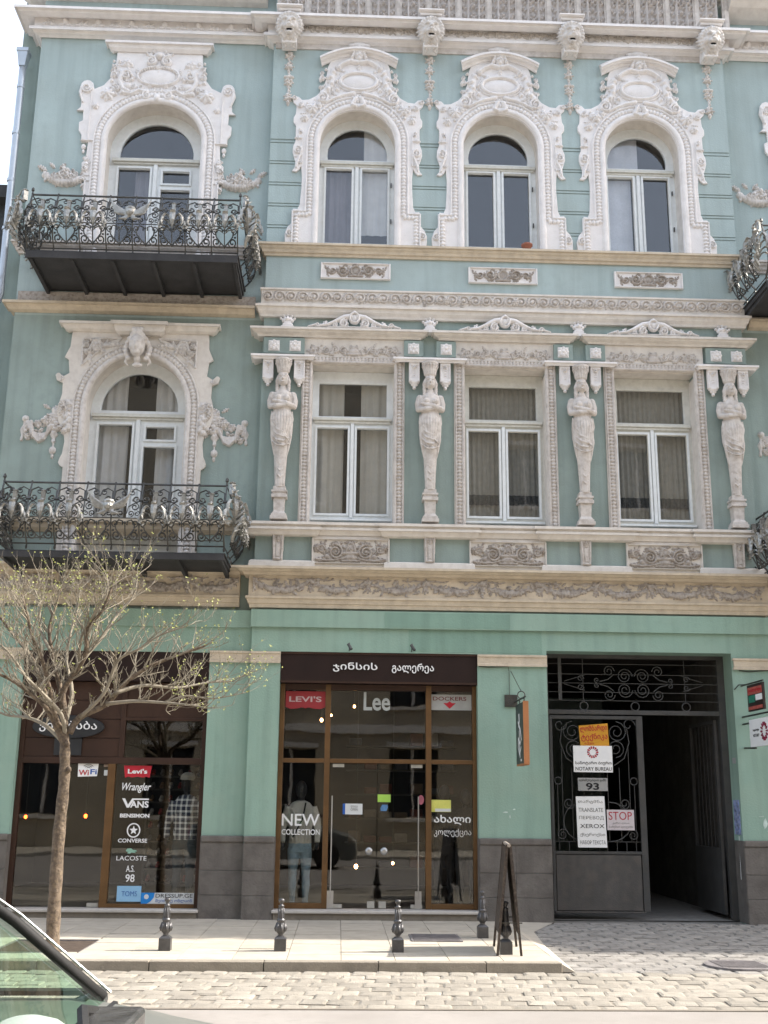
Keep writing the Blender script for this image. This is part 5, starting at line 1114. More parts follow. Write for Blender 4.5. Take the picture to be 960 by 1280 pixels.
s = board('notice', [(3.427, 2.635), (3.445, 2.34), (3.861, 2.34), (3.847, 2.673)], YS+.012, ORANGE, 'orange cardboard sign with dark red letters, topmost on the iron gate', 'sign')
text('lettering', 'ლომბარდი', 3.445, 3.84, 2.54, 2.645, YS-.001, RED, s, off=.012, rot=.07); text('lettering', 'ტექნიკა', 3.46, 3.84, 2.42, 2.525, YS-.001, RED, s, off=.012, rot=.06); text('lettering', 'აქვს', 3.50, 3.64, 2.365, 2.405, YS-.001, RED, s, off=.01)
s = board('notice', rect(3.335, 3.896, 1.982, 2.352), YS, PAPER, 'white sign with a red sunburst and NOTARY BUREAU in capitals on the gate', 'sign')
for k in range(14):
    a = k*PI/7; c, sn = math.cos(a), math.sin(a); P(MB().prism([(3.615+.045*c-.006*sn, 2.262+.045*sn+.006*c), (3.615+.045*c+.006*sn, 2.262+.045*sn-.006*c), (3.615+.078*c+.014*sn, 2.262+.078*sn-.014*c), (3.615+.085*c, 2.262+.085*sn), (3.615+.078*c-.014*sn, 2.262+.078*sn+.014*c)], YS-.014, YS-.0125), 'sunburst_ray', DRED if k % 2 else RED, parent=s)
text('lettering', 'სანოტარო ბიურო', 3.36, 3.88, 2.08, 2.135, YS-.013, BLACK, s, off=.006); text('lettering', 'NOTARY BUREAU', 3.36, 3.88, 2.005, 2.055, YS-.013, BLACK, s, off=.004)
s = board('number_plate', rect(3.389, 3.813, 1.724, 1.903), YS, GREYP, 'grey street number plate reading 93 on the gate', 'sign')
text('lettering', '93', 3.50, 3.69, 1.735, 1.835, YS-.013, BLACK, s, off=.03); text('lettering', 'აღმაშენებლის გამზ.', 3.40, 3.80, 1.848, 1.89, YS-.013, BLACK, s, off=.006)
s = board('notice', [(3.351, 1.645), (3.362, .952), (3.775, .952), (3.758, 1.652)], YS, PAPER, 'tall white paper notice listing translation services in three scripts', 'notice')
for st, z, a, b, mm in (('თარგმნა', 1.555, 3.38, 3.73, LGREY), ('TRANSLATE', 1.445, 3.385, 3.735, LGREY), ('ПЕРЕВОД', 1.335, 3.39, 3.74, LGREY), ('XEROX', 1.225, 3.40, 3.745, BLACK), ('ქსეროქსი', 1.105, 3.40, 3.75, LGREY), ('НАБОР ТЕКСТА', 1.005, 3.395, 3.755, LGREY)): text('lettering', st, a, b, z-.01, z+.045, YS-.013, mm, s)
s = board('notice', rect(3.785, 4.173, 1.190, 1.468), YS-.003, mat('pinkish_white_paper', (.62, .56, .57), .7, .05, 6, .05), 'white notice with a large red STOP on the gate', 'notice')
text('lettering', 'STOP', 3.81, 4.14, 1.33, 1.44, YS-.016, RED, s, off=-.004); text('lettering', 'კარი ღიაა', 3.86, 4.10, 1.27, 1.30, YS-.016, LGREY, s); text('lettering', 'სამუშაო დღეებში', 3.81, 4.15, 1.215, 1.25, YS-.016, LGREY, s)
# projecting signs
def side_board(name, xf, y0, y1, z0, z1, m, label, th=.04, lift=0): 
    return MB().add([(xf, y0, z0), (xf, y1, z0+lift), (xf, y1, z1+lift), (xf, y0, z1), (xf+th, y0, z0), (xf+th, y1, z0+lift), (xf+th, y1, z1+lift), (xf+th, y0, z1)], [(0, 3, 2, 1), (4, 5, 6, 7), (0, 1, 5, 4), (3, 7, 6, 2), (0, 4, 7, 3), (1, 2, 6, 5)]).build(name, m, label=label, category='sign')
def side_text(st, xf, ya, yb, z0, z1, m, par, off=.01, rot90=False):   # lettering on a face that looks toward -x ; ya is the wall end
    me = text_mesh(st, ya, yb, z0, z1, 0, m, off=off, name='lettering') if not rot90 else text_mesh(st, z0, z1, -yb, -ya, 0, m, off=off, name='lettering')
    n = len(me.vertices)
    for v in me.vertices:
        x, y, z = v.co
        if rot90: v.co = (xf+y, -z if False else -(z)*1.0, x)
        else: v.co = (xf+y, -x, z)
    me.update(); return ob('lettering', me, par)
s = side_board('hanging_sign', 2.425, -.95, -.32, 2.06, 2.86, mat('black_sign_face', (.022, .024, .024), .4, .1, 5, 0), 'tall narrow black projecting sign with an orange edge and white script', .07)
P(MB().box(2.424, 2.497, -.975, -.951, 2.05, 2.87).box(2.424, 2.497, -.95, -.33, 2.035, 2.059), 'edge_trim', mat('orange_edge', (.40, .17, .07), .6, .1, 4, .05), parent=s)
sc_ = MB()
for pts, r_ in (([(-.60, 2.72), (-.62, 2.62), (-.56, 2.55)], .03), ([(-.52, 2.62), (-.70, 2.50), (-.76, 2.38), (-.68, 2.32), (-.52, 2.40), (-.50, 2.28)], .028), ([(-.50, 2.28), (-.60, 2.18), (-.74, 2.28)], .02), ([(-.62, 2.50), (-.58, 2.35), (-.64, 2.14)], .022)):
    sc_.tube([(2.424, y, z) for y, z in pts], r_*.8, 5)
sc2 = MB(); sc2.v = [(2.424-(2.424-x)*.15, y, z) for x, y, z in sc_.v]; sc2.f = sc_.f
P(sc2, 'script', LETTER, parent=s); P(MB().box(2.421, 2.425, -.78, -.70, 2.09, 2.12), 'small_mark', LETTER, parent=s)
P(MB().tube([(2.46, -.05, 2.93), (2.46, -.95, 2.93)], .012, 6).tube([(2.46, -.45, 2.93), (2.46, -.45, 2.86)], .008, 5).tube([(2.46, -.85, 2.93), (2.46, -.85, 2.86)], .008, 5), 'bracket_arm', IRON, parent=s)
P(MB().box(2.31, 2.49, -.075, -.052, 2.86, 3.03), 'wall_plate', IRON, parent=s)
P(MB().tube([(2.46+.05*math.cos(a*PI/8), -.62, 2.98+.05*math.sin(a*PI/8)) for a in range(17)], .008, 5).tube([(2.46, -.62, 3.03), (2.40, -.10, 3.36)], .005, 4).tube([(2.38, -.06, 2.9), (2.38, -.07, 3.36), (2.36, -.07, 3.46)], .005, 4), 'hanging_wire', IRON, parent=s)
s = side_board('hanging_sign', 5.71, -.89, -.30, 2.815, 3.18, mat('dark_brown_sign', (.035, .022, .02), .5, .1, 5, 0), 'small dark framed projecting sign with red letters above the white notary sign', .03)
P(MB().box(5.704, 5.709, -.86, -.33, 3.04, 3.14), 'red_band', mat('pale_red_print', (.42, .10, .08), .6, .3, 20, 0), parent=s); P(MB().box(5.704, 5.709, -.86, -.62, 2.95, 3.03), 'white_square', PAPER, parent=s); P(MB().box(5.704, 5.709, -.59, -.35, 2.93, 3.03), 'green_square', mat('green_print', (.03, .20, .13), .6, .3, 20, 0), parent=s); P(MB().box(5.704, 5.709, -.86, -.33, 2.835, 2.88), 'red_band', mat('pale_red_print', (.42, .10, .08)), parent=s)
side_text('ლომბარდი', 5.703, .35, .84, 3.06, 3.12, RED, s)
P(MB().tube([(5.72, -.05, 3.20), (5.72, -.9, 3.20)], .012, 5).tube([(5.62, -.05, 3.15), (5.66, -.12, 3.21), (5.72, -.25, 3.20)], .008, 5), 'bracket_arm', IRON, parent=s)
s = side_board('hanging_sign', 5.70, -1.15, -.32, 2.33, 2.70, PAPER, 'white projecting sign with a pink sunburst at the right edge of view', .03)
for k in range(14):
    a = k*PI/7; c, sn = math.cos(a), math.sin(a); P(MB().tube([(5.698, -.88-.075*c, 2.52+.075*sn), (5.698, -.88-.125*c, 2.52+.125*sn)], .014, 5), 'sunburst_ray', DRED, parent=s)
side_text('ნოტარიუსი', 5.699, .45, .68, 2.53, 2.57, BLACK, s); side_text('NOTARY', 5.699, .45, .68, 2.46, 2.50, BLACK, s)
P(MB().tube([(5.71, -.05, 2.76), (5.71, -1.15, 2.76)], .014, 5).tube([(5.71, -.05, 2.66), (5.71, -.32, 2.66)], .014, 5).tube([(5.71, -.05, 2.33), (5.71, -.5, 2.31)], .014, 5), 'bracket_arm', IRON, parent=s)
MB().box(5.592, 5.598, .0, .24, 1.15, 1.62).build('notice', mat('faded_blue_poster', (.22, .28, .50), .7, .6, 14, 0, dirt=(.5, .5, .52), dirt_amt=.7), label='torn faded blue poster stuck in the right jamb of the gateway', category='poster')
MB().box(5.592, 5.598, .03, .15, 2.12, 2.20).build('notice', GREYP, label='small pale square label high on the right jamb of the gateway', category='label')
PATCHM = mat('bare_paint_patch', (.50, .60, .55), .9, .3, 12, .1)
for x, z, w_, h_ in ((5.93, 1.30, .035, .17), (5.89, 1.40, .05, .02), (6.0, 1.20, .07, .02), (2.30, 1.42, .05, .03), (2.42, 1.46, .025, .025), (2.36, 1.36, .012, .07)):
    r_ = random.Random(x*100); n_ = 9
    ob('paint_patch', plate('paint_patch', [[(x+w_*math.cos(a*2*PI/n_)*r_.uniform(.5, 1), z+h_*.5*math.sin(a*2*PI/n_)*r_.uniform(.5, 1)) for a in range(n_)]], -.053, -.049, PATCHM), B)
# stickers on the middle shop
YA = Y+.006
def batwing(x0, x1, z0, z1): 
    w = x1-x0; h = z1-z0; return [(x0, z1), (x0, z0+.12*h), (x0+.12*w, z0), (x0+.28*w, z0+.02*h), (x0+.42*w, z0+.10*h), (x0+.5*w, z0+.03*h), (x0+.58*w, z0+.10*h), (x0+.72*w, z0+.02*h), (x0+.88*w, z0), (x1, z0+.12*h), (x1, z1)]
s = board('brand_sign', batwing(-.79, -.225, 2.81, 3.06), YA, mat('faded_red_vinyl', (.30, .035, .04), .6, .1, 5, 0), 'faded red batwing logo sign at the top left of the middle shop window', 'sign', .004)
text('lettering', "LEVI'S", -.74, -.28, 2.91, 2.99, YA-.005, mat('pale_pink_print', (.5, .38, .38), .6, .1, 5, 0), s, off=.02)
s = text('brand_lettering', 'Lee', .32, .70, 2.80, 3.06, YA-.003, mat('pale_grey_vinyl', (.40, .42, .40), .6, .1, 5, 0), off=.02, label='pale grey three-letter logo centred high in the middle shop window', category='lettering')
s = board('brand_sign', rect(1.29, 1.865, 2.82, 3.04), YA, mat('grey_white_vinyl', (.36, .36, .34), .6, .1, 5, 0), 'greyish sign with dark letters and red winged mark, top right of middle shop', 'sign', .004)
text('lettering', 'DOCKERS', 1.31, 1.79, 2.955, 3.01, YA-.005, mat('plum_print', (.16, .03, .03), .6, .1, 5, 0), s, off=.01); P(MB().prism([(1.46, 2.92), (1.55, 2.84), (1.64, 2.92), (1.585, 2.92), (1.55, 2.945), (1.515, 2.92)], YA-.007, YA-.005), 'winged_mark', RED, parent=s)
text('window_lettering', 'NEW', -.79, -.27, 1.21, 1.37, YA, LETTER, off=.008, label='large white NEW lettering on the left pane of the middle shop', category='lettering')
text('window_lettering', 'COLLECTION', -.79, -.26, 1.09, 1.165, YA, LETTER, off=.012, label='white COLLECTION lettering beneath the word NEW', category='lettering')
text('window_lettering', 'ახალი', 1.325, 1.84, 1.24, 1.375, YA, LETTER, off=.02, label='bold white Georgian word on the right pane of the middle shop', category='lettering')
text('window_lettering', 'კოლექცია', 1.325, 1.845, 1.08, 1.19, YA, LETTER, off=-.004, label='thinner white Georgian word beneath the bold one, right pane', category='lettering')
s = board('sticker', rect(.085, .325, 1.37, 1.515), YA, WSTICK, 'white opening-hours sticker with a blue edge on the left glass door', 'sticker', .003); P(MB().box(.05, .084, YA-.003, YA, 1.37, 1.515), 'blue_edge', NAVY, parent=s); text('lettering', 'ღიაა\nOPEN', .16, .26, 1.42, 1.49, YA-.004, LGREY, s)
board('sticker', rect(.535, .717, 1.54, 1.643), YA, LIME, 'small lime green sticker on the right glass door', 'sticker', .003)
board('sticker', [(.58, 1.42), (.66, 1.42), (.68, 1.47), (.675, 1.505), (.60, 1.505), (.575, 1.46)], YA, mat('blue_sticker', (.10, .22, .42), .6, .3, 14, 0), 'small blue sticker just beneath the lime green one', 'sticker', .003)
s = board('sticker', rect(1.29, 1.563, 1.415, 1.578), YA, YELL, 'pale yellow sticker above the bold Georgian lettering', 'sticker', .003); P(MB().box(1.34, 1.56, YA-.005, YA-.003, 1.42, 1.46), 'white_strip', WSTICK, parent=s)
s = board('sticker', [(1.143+.042*math.cos(a*PI/8), 1.575+.065*math.sin(a*PI/8)) for a in range(16)], YA, mat('pink_sticker', (.45, .14, .18), .6, .3, 14, 0), 'small pink oval sticker at the hinge side of the right glass door', 'sticker', .003)
# stickers on the left shop
YB = Y2-.004
def ST(st, x0, x1, z0, z1, label, off=.01, shear=0, m=LETTER): return text('brand_lettering', st, x0, x1, z0, z1, YB, m, off=off, shear=shear, label=label, category='lettering')
s = board('sticker', [(-3.656, 2.03), (-3.65, 1.84), (-3.385, 1.85), (-3.37, 2.04)], YB, PAPER, 'white wifi sticker with arcs beside the tree trunk', 'sticker', .003)
text('lettering', 'Wi', -3.64, -3.50, 1.86, 1.935, YB-.004, RED, s, off=.02); text('lettering', 'Fi', -3.48, -3.39, 1.875, 1.945, YB-.004, NAVY, s, off=.02)
for r_ in (.03, .055, .08): P(MB().tube([(-3.51+r_*math.cos(PI*.2+a*PI*.075), YB-.004, 1.945+r_*.8*math.sin(PI*.2+a*PI*.075)) for a in range(9)], .005, 4), 'arc', BLACK, parent=s)
s = board('sticker', rect(-3.30, -3.165, 1.98, 2.012), YB, mat('tan_label', (.30, .22, .17), .6, .1, 5, 0), 'narrow tan label above the white receipt sticker', 'label', .003)
board('sticker', rect(-3.29, -3.17, 1.86, 1.935), YB, WSTICK, 'small white receipt-like sticker on the door frame', 'sticker', .003)
s = board('brand_sign', [(-3.02, 2.0), (-2.995, 1.835), (-2.95, 1.85), (-2.90, 1.838), (-2.825, 1.85), (-2.75, 1.838), (-2.70, 1.85), (-2.655, 1.835), (-2.63, 2.0)], YB, mat('bright_red_vinyl', (.45, .02, .035), .5, .08, 5, 0), 'bright red batwing logo sticker at the head of the brand list', 'sticker', .003)
text('lettering', "Levi's", -2.96, -2.69, 1.89, 1.955, YB-.004, LETTER, s, off=.03)
ST('Wrangler', -3.025, -2.625, 1.63, 1.765, 'white script logo beneath the red batwing on the left shop window', .012, .35)
s = ST('ANS', -2.90, -2.645, 1.43, 1.52, 'white block-capital logo with a long bar over its letters', .03); P(MB().prism([(-3.015, 1.555), (-2.945, 1.43), (-2.915, 1.43), (-2.85, 1.535), (-2.645, 1.535), (-2.645, 1.555), (-2.875, 1.555), (-2.93, 1.47), (-2.975, 1.555)], YB-.002, YB), 'long_bar', LETTER, parent=s)
ST('BENSIMON', -3.03, -2.625, 1.297, 1.35, 'white heavy capitals just above the star in a circle', .04)
s = ob('brand_emblem', plate('brand_emblem', [[(-2.83+.093*math.cos(a*PI/16), 1.128+.098*math.sin(a*PI/16)) for a in range(32)], [(-2.83+.076*math.cos(a*PI/16), 1.128+.081*math.sin(a*PI/16)) for a in range(32)]], YB-.002, YB, LETTER), label='white five-pointed star in a circle on the left shop window', category='emblem')
ob('star', plate('star', [[(-2.83+(.06 if a % 2 == 0 else .026)*math.sin(a*PI/5), 1.128+(.062 if a % 2 == 0 else .027)*math.cos(a*PI/5)) for a in range(10)]], YB-.002, YB, LETTER), s)
ST('CONVERSE', -3.035, -2.635, .965, 1.018, 'white rounded capitals just beneath the star in a circle', .02)
s = ob('brand_emblem', plate('brand_emblem', [[(-2.92, .86), (-2.90, .885), (-2.85, .89), (-2.82, .87), (-2.78, .865), (-2.765, .85), (-2.80, .845), (-2.78, .83), (-2.84, .835), (-2.86, .82), (-2.90, .825), (-2.88, .845), (-2.905, .845)]], YB-.002, YB, mat('pale_green_vinyl', (.25, .45, .35), .6, .1, 5, 0)), label='small pale green reptile emblem above white spaced capitals', category='emblem')
ST('LACOSTE', -3.04, -2.63, .73, .79, 'white thin spaced capitals beneath the green emblem', .0)
ST('A.S.', -2.90, -2.785, .58, .665, 'white narrow letters with dots above the number', .012); ST('98', -2.90, -2.775, .448, .55, 'white narrow number ninety-eight low on the left shop window', .012)
s = board('sticker', rect(-3.003, -2.675, .195, .398), YB, LBLUE, 'light blue square sticker in the lower left corner of the brand window', 'sticker', .003); text('lettering', 'TOMS', -2.94, -2.73, .265, .33, YB-.004, NAVY, s, off=-.01)
s = board('sticker', rect(-2.672, -1.957, .165, .312), YB-.0005, WSTICK, 'long white web-address sticker with a blue corner at the window foot', 'sticker', .003)
P(MB().prism([(-2.672, .165), (-2.60, .165), (-2.54, .20), (-2.50, .25), (-2.49, .312), (-2.672, .312)], YB-.006, YB-.004), 'blue_corner', mat('azure_print', (.02, .22, .60), .6, .05, 5, 0), parent=s)
P(MB().prism([(-2.60+.032*math.cos(a*PI/8), .26+.032*math.sin(a*PI/8)) for a in range(16)], YB-.008, YB-.006), 'round_mark', WSTICK, parent=s)
text('lettering', 'DRESSUP.GE', -2.475, -1.975, .25, .30, YB-.005, BLACK, s); text('lettering', 'შეიძინე ონლაინ', -2.475, -1.98, .18, .232, YB-.005, NAVY, s)
# ================================================================ shop interiors
def mannequin(x, y, z, rz, label, top, legs, head=None, s=1.0, cap=None, bag=False):
    e = empty('mannequin', (x, y, z), rz, label=label, category='mannequin')
    b = MB()
    for q in (-1, 1): b.loft([(q*.09, .0, .03, .045, .05), (q*.09, 0, .12, .042, .05), (q*.095, 0, .32, .06, .065), (q*.09, 0, .44, .055, .06), (q*.09, 0, .62, .078, .085), (q*.085, 0, .80, .09, .10)], 10)
    b.loft([(0, 0, .74, .15, .10), (0, 0, .84, .17, .11), (0, 0, .95, .15, .10)], 12)
    o = ob('trousers', baked(b, 'trousers', legs, .016, 1), e); 
    b = MB().loft([(0, 0, .86, .165, .11), (0, 0, 1.0, .155, .11), (0, 0, 1.2, .18, .12), (0, 0, 1.34, .19, .11), (0, 0, 1.42, .13, .08), (0, 0, 1.45, .06, .06)], 14)
    for q in (-1, 1): b.tube([(q*.17, 0, 1.36), (q*.23, 0, 1.2), (q*.25, -.01, 1.05), (q*.24, -.05, .88)], [.062, .055, .048, .04], 8)
    for i in range(5): b.tube([(-.12+.06*i, -.105, .90), (-.13+.065*i, -.125, 1.1), (-.10+.05*i, -.12, 1.3)], .01, 5)
    ob('shirt', baked(b, 'shirt', top, .016, 1), e)
    b = MB().ell((0, -.01, 1.60), (.082, .10, .125), 12, 8).loft([(0, 0, 1.42, .05, .05), (0, 0, 1.52, .045, .05)], 8)
    for q in (-1, 1): b.ell((q*.24, -.07, .83), (.03, .04, .05))
    b.ell((0, -.11, 1.59), (.015, .02, .025)); P(b, 'head', head or mat('dark_mannequin', (.03, .03, .035), .4, .1, 5, 0), smooth=True, parent=e)
    b = MB()
    for q in (-1, 1): b.ell((q*.09, -.06, .03), (.045, .12, .035), 10, 6)
    P(b, 'shoes', mat('pale_shoes', (.22, .22, .24), .6, .1, 5, 0), parent=e, smooth=True)
    if cap:
        P(MB().ell((0, 0, 1.68), (.10, .12, .07), 12, 7).ell((0, -.13, 1.655), (.075, .08, .012), 10, 4), 'cap', cap, parent=e, smooth=True)
    if bag: P(MB().tube([(.07, -.13, 1.42), (.03, -.16, 1.2), (-.1, -.14, .95)], .012, 5), 'strap', BLACK, parent=e)
    e.scale = (s, s, s); return e
DENIM = mat('faded_denim', (.22, .33, .44), .9, .3, 6, .2, 90, dirt=(.3, .38, .45), dirt_amt=.4)
SHIRT = mat('white_shirt', (.50, .50, .49), .9, .06, 6, .1)
BLK = mat('black_clothes', (.02, .02, .024), .9, .2, 6, .1)
def plaid():
    m = mat('plaid_shirt', (.05, .06, .09), .9, .1, 6, 0); n = m.node_tree.nodes; l = m.node_tree.links; b = n['Principled BSDF']
    tc = n.new('ShaderNodeTexCoord'); mx = []
    for ax in ('X', 'Z'):
        w_ = n.new('ShaderNodeTexWave'); w_.wave_type = 'BANDS'; w_.bands_direction = ax; w_.inputs['Scale'].default_value = 4.2; l.new(tc.outputs['Object'], w_.inputs['Vector'])
        r_ = n.new('ShaderNodeMath'); r_.operation = 'GREATER_THAN'; r_.inputs[1].default_value = .72; l.new(w_.outputs['Fac'], r_.inputs[0]); mx.append(r_)
    a = n.new('ShaderNodeMath'); a.operation = 'ADD'; l.new(mx[0].outputs[0], a.inputs[0]); l.new(mx[1].outputs[0], a.inputs[1])
    c = n.new('ShaderNodeMix'); c.data_type = 'RGBA'; c.inputs[6].default_value = (.035, .045, .08, 1); c.inputs[7].default_value = (.75, .78, .82, 1); h = n.new('ShaderNodeMath'); h.operation = 'MULTIPLY'; h.inputs[1].default_value = .5; l.new(a.outputs[0], h.inputs[0]); l.new(h.outputs[0], c.inputs[0]); l.new(c.outputs[2], b.inputs['Base Color']); return m
mannequin(-.54, .44, .10, 0, 'mannequin in a white shirt and ripped faded jeans behind the NEW lettering', SHIRT, DENIM, bag=True)
mannequin(1.50, .5, .10, .2, 'black-clad mannequin nearer the middle doors in the right display', BLK, BLK, s=.98)
mannequin(1.80, .46, .10, -.3, 'black-clad mannequin against the right edge of the middle shop', BLK, mat('charcoal_jeans', (.035, .037, .042), .9, .2, 6, .1), s=.95)
mannequin(-2.16, .50, .09, -.2, 'mannequin in a white cap and plaid shirt in the left shop window', plaid(), mat('dark_jeans', (.03, .045, .06), .9, .2, 6, .1), cap=SHIRT, s=1.05)
# shoe wall behind the brand stickers
e = empty('shoe_rack', (0, 0, 0), label='dark wall rack with rows of small shoes inside the left shop', category='shoe rack')
for r_ in range(9):
    z = .35+r_*.19; P(MB().box(-2.85, -2.05, 1.35, 1.6, z, z+.02), 'shelf', mat('dark_shelf', (.05, .045, .04), .5, .2, 5, 0), parent=e)
    for i in range(6):
        x = -2.80+i*.135; P(MB().ell((x, 1.42, z+.05), (.035, .09, .032), 8, 5).ell((x, 1.47, z+.075), (.03, .045, .045), 8, 5), 'shoe', mat(('red_shoe', 'grey_shoe', 'tan_shoe', 'white_shoe')[(i*5+r_*3) % 4], ((.25, .03, .03), (.12, .12, .13), (.18, .11, .06), (.4, .4, .4))[(i*5+r_*3) % 4], .6, .1, 5, 0), parent=e, smooth=True)
P(MB().box(-2.88, -2.85, 1.35, 1.62, .1, 2.1).box(-2.05, -2.02, 1.35, 1.62, .1, 2.1), 'side_panel', mat('dark_shelf', (.05, .045, .04)), parent=e)
# clothes shelves at the back of the middle shop
e = empty('clothes_shelf', (0, 0, 0), label='dim shelving with folded clothes and boxes at the back of the middle shop', category='shelving')
rr_ = random.Random(4)
for r_ in range(6):
    z = .5+r_*.38; P(MB().box(.1, 1.9, 2.6, 3.0, z, z+.025), 'shelf', mat('dark_shelf', (.05, .045, .04)), parent=e)
    for i in range(7):
        if rr_.random() < .25: continue
        x = .15+i*.25; c_ = [(.16, .13, .10), (.08, .09, .12), (.14, .05, .04), (.2, .2, .19)][rr_.randrange(4)]; k_ = 'folded_%d' % int(c_[0]*100)
        P(MB().box(x, x+.2, 2.65, 2.9, z+.026, z+.026+rr_.uniform(.08, .2)), 'folded_clothes', mat(k_, c_, .9, .2, 9, .1), parent=e, bevel=.015)
# small glowing bulbs
BULB = mat('warm_bulb', (1, .6, .3), .5, 0, 1, 0, emis=(1, .50, .20, 12)); BULBO = mat('orange_bulb', (1, .35, .12), .5, 0, 1, 0, emis=(1, .10, .012, 5))
def bulb(px, py, y, r_, m, label):
    x, z = at(px, py, y); e = empty('hanging_lamp', (x, y, z), label=label, category='lamp')
    P(MB().ell((0, 0, 0), (r_, r_, r_*1.3), 10, 7), 'bulb', m, parent=e, smooth=True); P(MB().lathe([(r_*.5, r_*1.1), (r_*.5, r_*2.2), (.004, r_*2.3), (.004, max(.1, 3.6-z))], k=8), 'flex', IRON, parent=e)
bulb(445, 1083, 1.1, .026, BULB, 'largest glowing bulb low behind the left glass door'); bulb(491, 1079, 1.5, .018, BULB, 'small glowing bulb low behind the right glass door')
bulb(402, 900, .9, .022, BULB, 'glowing bulb high in the left part of the middle shop'); bulb(414, 894, 1.3, .014, BULB, 'tiny glowing bulb just right of the high left one'); bulb(443, 883, 1.3, .018, BULB, 'glowing bulb just left of the three-letter logo')
bulb(32, 1021, 1.0, .022, BULBO, 'orange lamp glowing at the far left of the left shop'); bulb(107, 1020, 1.0, .024, BULBO, 'orange lamp glowing just right of the tree trunk')
# ================================================================ flower pot on the middle upper window
MB().lathe([(.05, 0), (.055, .005), (.075, .05), (.09, .06), (.09, .085), (.075, .085), (.065, .07), (.01, .07)], k=16).build('flower_pot', mat('terracotta', (.30, .12, .08), .8, .15, 9), loc=(2.78, -.07, 9.967), smooth=True, label='shallow terracotta pot on the sill of the middle top-floor window', category='flower pot')
# ================================================================ bollards
CAST = mat('cast_iron_grey', (.10, .098, .10), .38, .2, 12, .2, 90, metal=.6, spec=.5)
def bollard_parts():
    base = MB().box(-.062, .062, -.062, .062, 0, .125); base.add([(-.062, -.062, .125), (.062, -.062, .125), (.062, .062, .125), (-.062, .062, .125), (-.035, -.035, .15), (.035, -.035, .15), (.035, .035, .15), (-.035, .035, .15)], [(0, 1, 5, 4), (1, 2, 6, 5), (2, 3, 7, 6), (3, 0, 4, 7), (4, 5, 6, 7)])
    sh = MB().lathe([(.034, .148), (.028, .16), (.032, .17), (.05, .19), (.057, .215), (.055, .245), (.045, .28), (.040, .295), (.047, .30), (.047, .315), (.038, .32), (.036, .33), (.030, .43), (.027, .445), (.033, .45), (.033, .458), (.018, .465), (.015, .475), (.022, .482), (.018, .488), (.026, .495), (.034, .507), (.034, .517), (.022, .528), (.005, .532)], k=16)
    for i in range(8):
        a = i*PI/4+.2; sh.tube([(.052*math.cos(a), .052*math.sin(a), .195), (.060*math.cos(a), .060*math.sin(a), .225), (.046*math.cos(a), .046*math.sin(a), .285)], [.008, .013, .004], 5)
        sh.tube([(.036*math.cos(a), .036*math.sin(a), .33), (.030*math.cos(a), .030*math.sin(a), .43)], .005, 4)
    return base.mesh('base', CAST), sh.mesh('shaft', CAST, True)
bm_, sm_ = bollard_parts()
for x, y, lab in ((-1.82, -3.24, 'leftmost grey iron bollard, in front of the long web-address sticker'), (-.60, -3.22, 'grey iron bollard in front of the jeans mannequin window'), (.655, -3.26, 'grey iron bollard in front of the right-hand glass door'), (1.80, -3.38, 'dark iron bollard standing inside the legs of the folding board'), (1.73, -1.95, 'iron bollard farther back, half hidden behind the folding board')):
    e = empty('bollard', (x, y, .0), label=lab, category='bollard', group='cast iron bollards along the pavement')
    ob('base', bm_, e); ob('shaft', sm_, e)
# ================================================================ folding A-board seen edge-on
WOODD = mat('dark_weathered_wood', (.055, .042, .034), .7, .3, 12, .3, 60, dirt=(.2, .16, .12), dirt_amt=.4)
e = empty('folding_board', (1.845, -3.12, 0), R(-5), label='dark folding pavement board seen edge-on beside the pier', category='folding board')
def lean_panel(x0b, x0t, name, m_):
    ya, yb = -.42, .38; zb, zt_ = .22, 1.09; t = .014; v = []
    for y in (ya, yb):
        for z, x in ((zb, x0b+(x0t-x0b)*(zb/1.09)), (zt_, x0t)): v += [(x-t, y, z), (x+t, y, z)]
    return P(MB().add(v, [(0, 1, 3, 2), (4, 6, 7, 5), (0, 4, 5, 1), (2, 3, 7, 6), (0, 2, 6, 4), (1, 5, 7, 3)]), name, m_, parent=e)
lean_panel(-.12, .005, 'left_panel', WOODD); lean_panel(.13, .03, 'right_panel', WOODD)
for xb, xt_ in ((-.12, .0), (.13, .035)):
    for y in (-.42, .38): P(MB().tube([(xb, y, 0), (xt_, y, 1.12)], .018, 4), 'leg', WOODD, parent=e)
P(MB().tube([(.018, -.44, 1.11), (.018, .40, 1.11)], .02, 6), 'hinge_rail', mat('pale_worn_wood', (.35, .30, .25), .7, .2, 12, .2), parent=e)
P(MB().tube([(-.08, .30, .32), (.15, .30, .32)], .008, 4).tube([(-.08, -.35, .32), (.15, -.35, .32)], .008, 4), 'stay', IRON, parent=e)
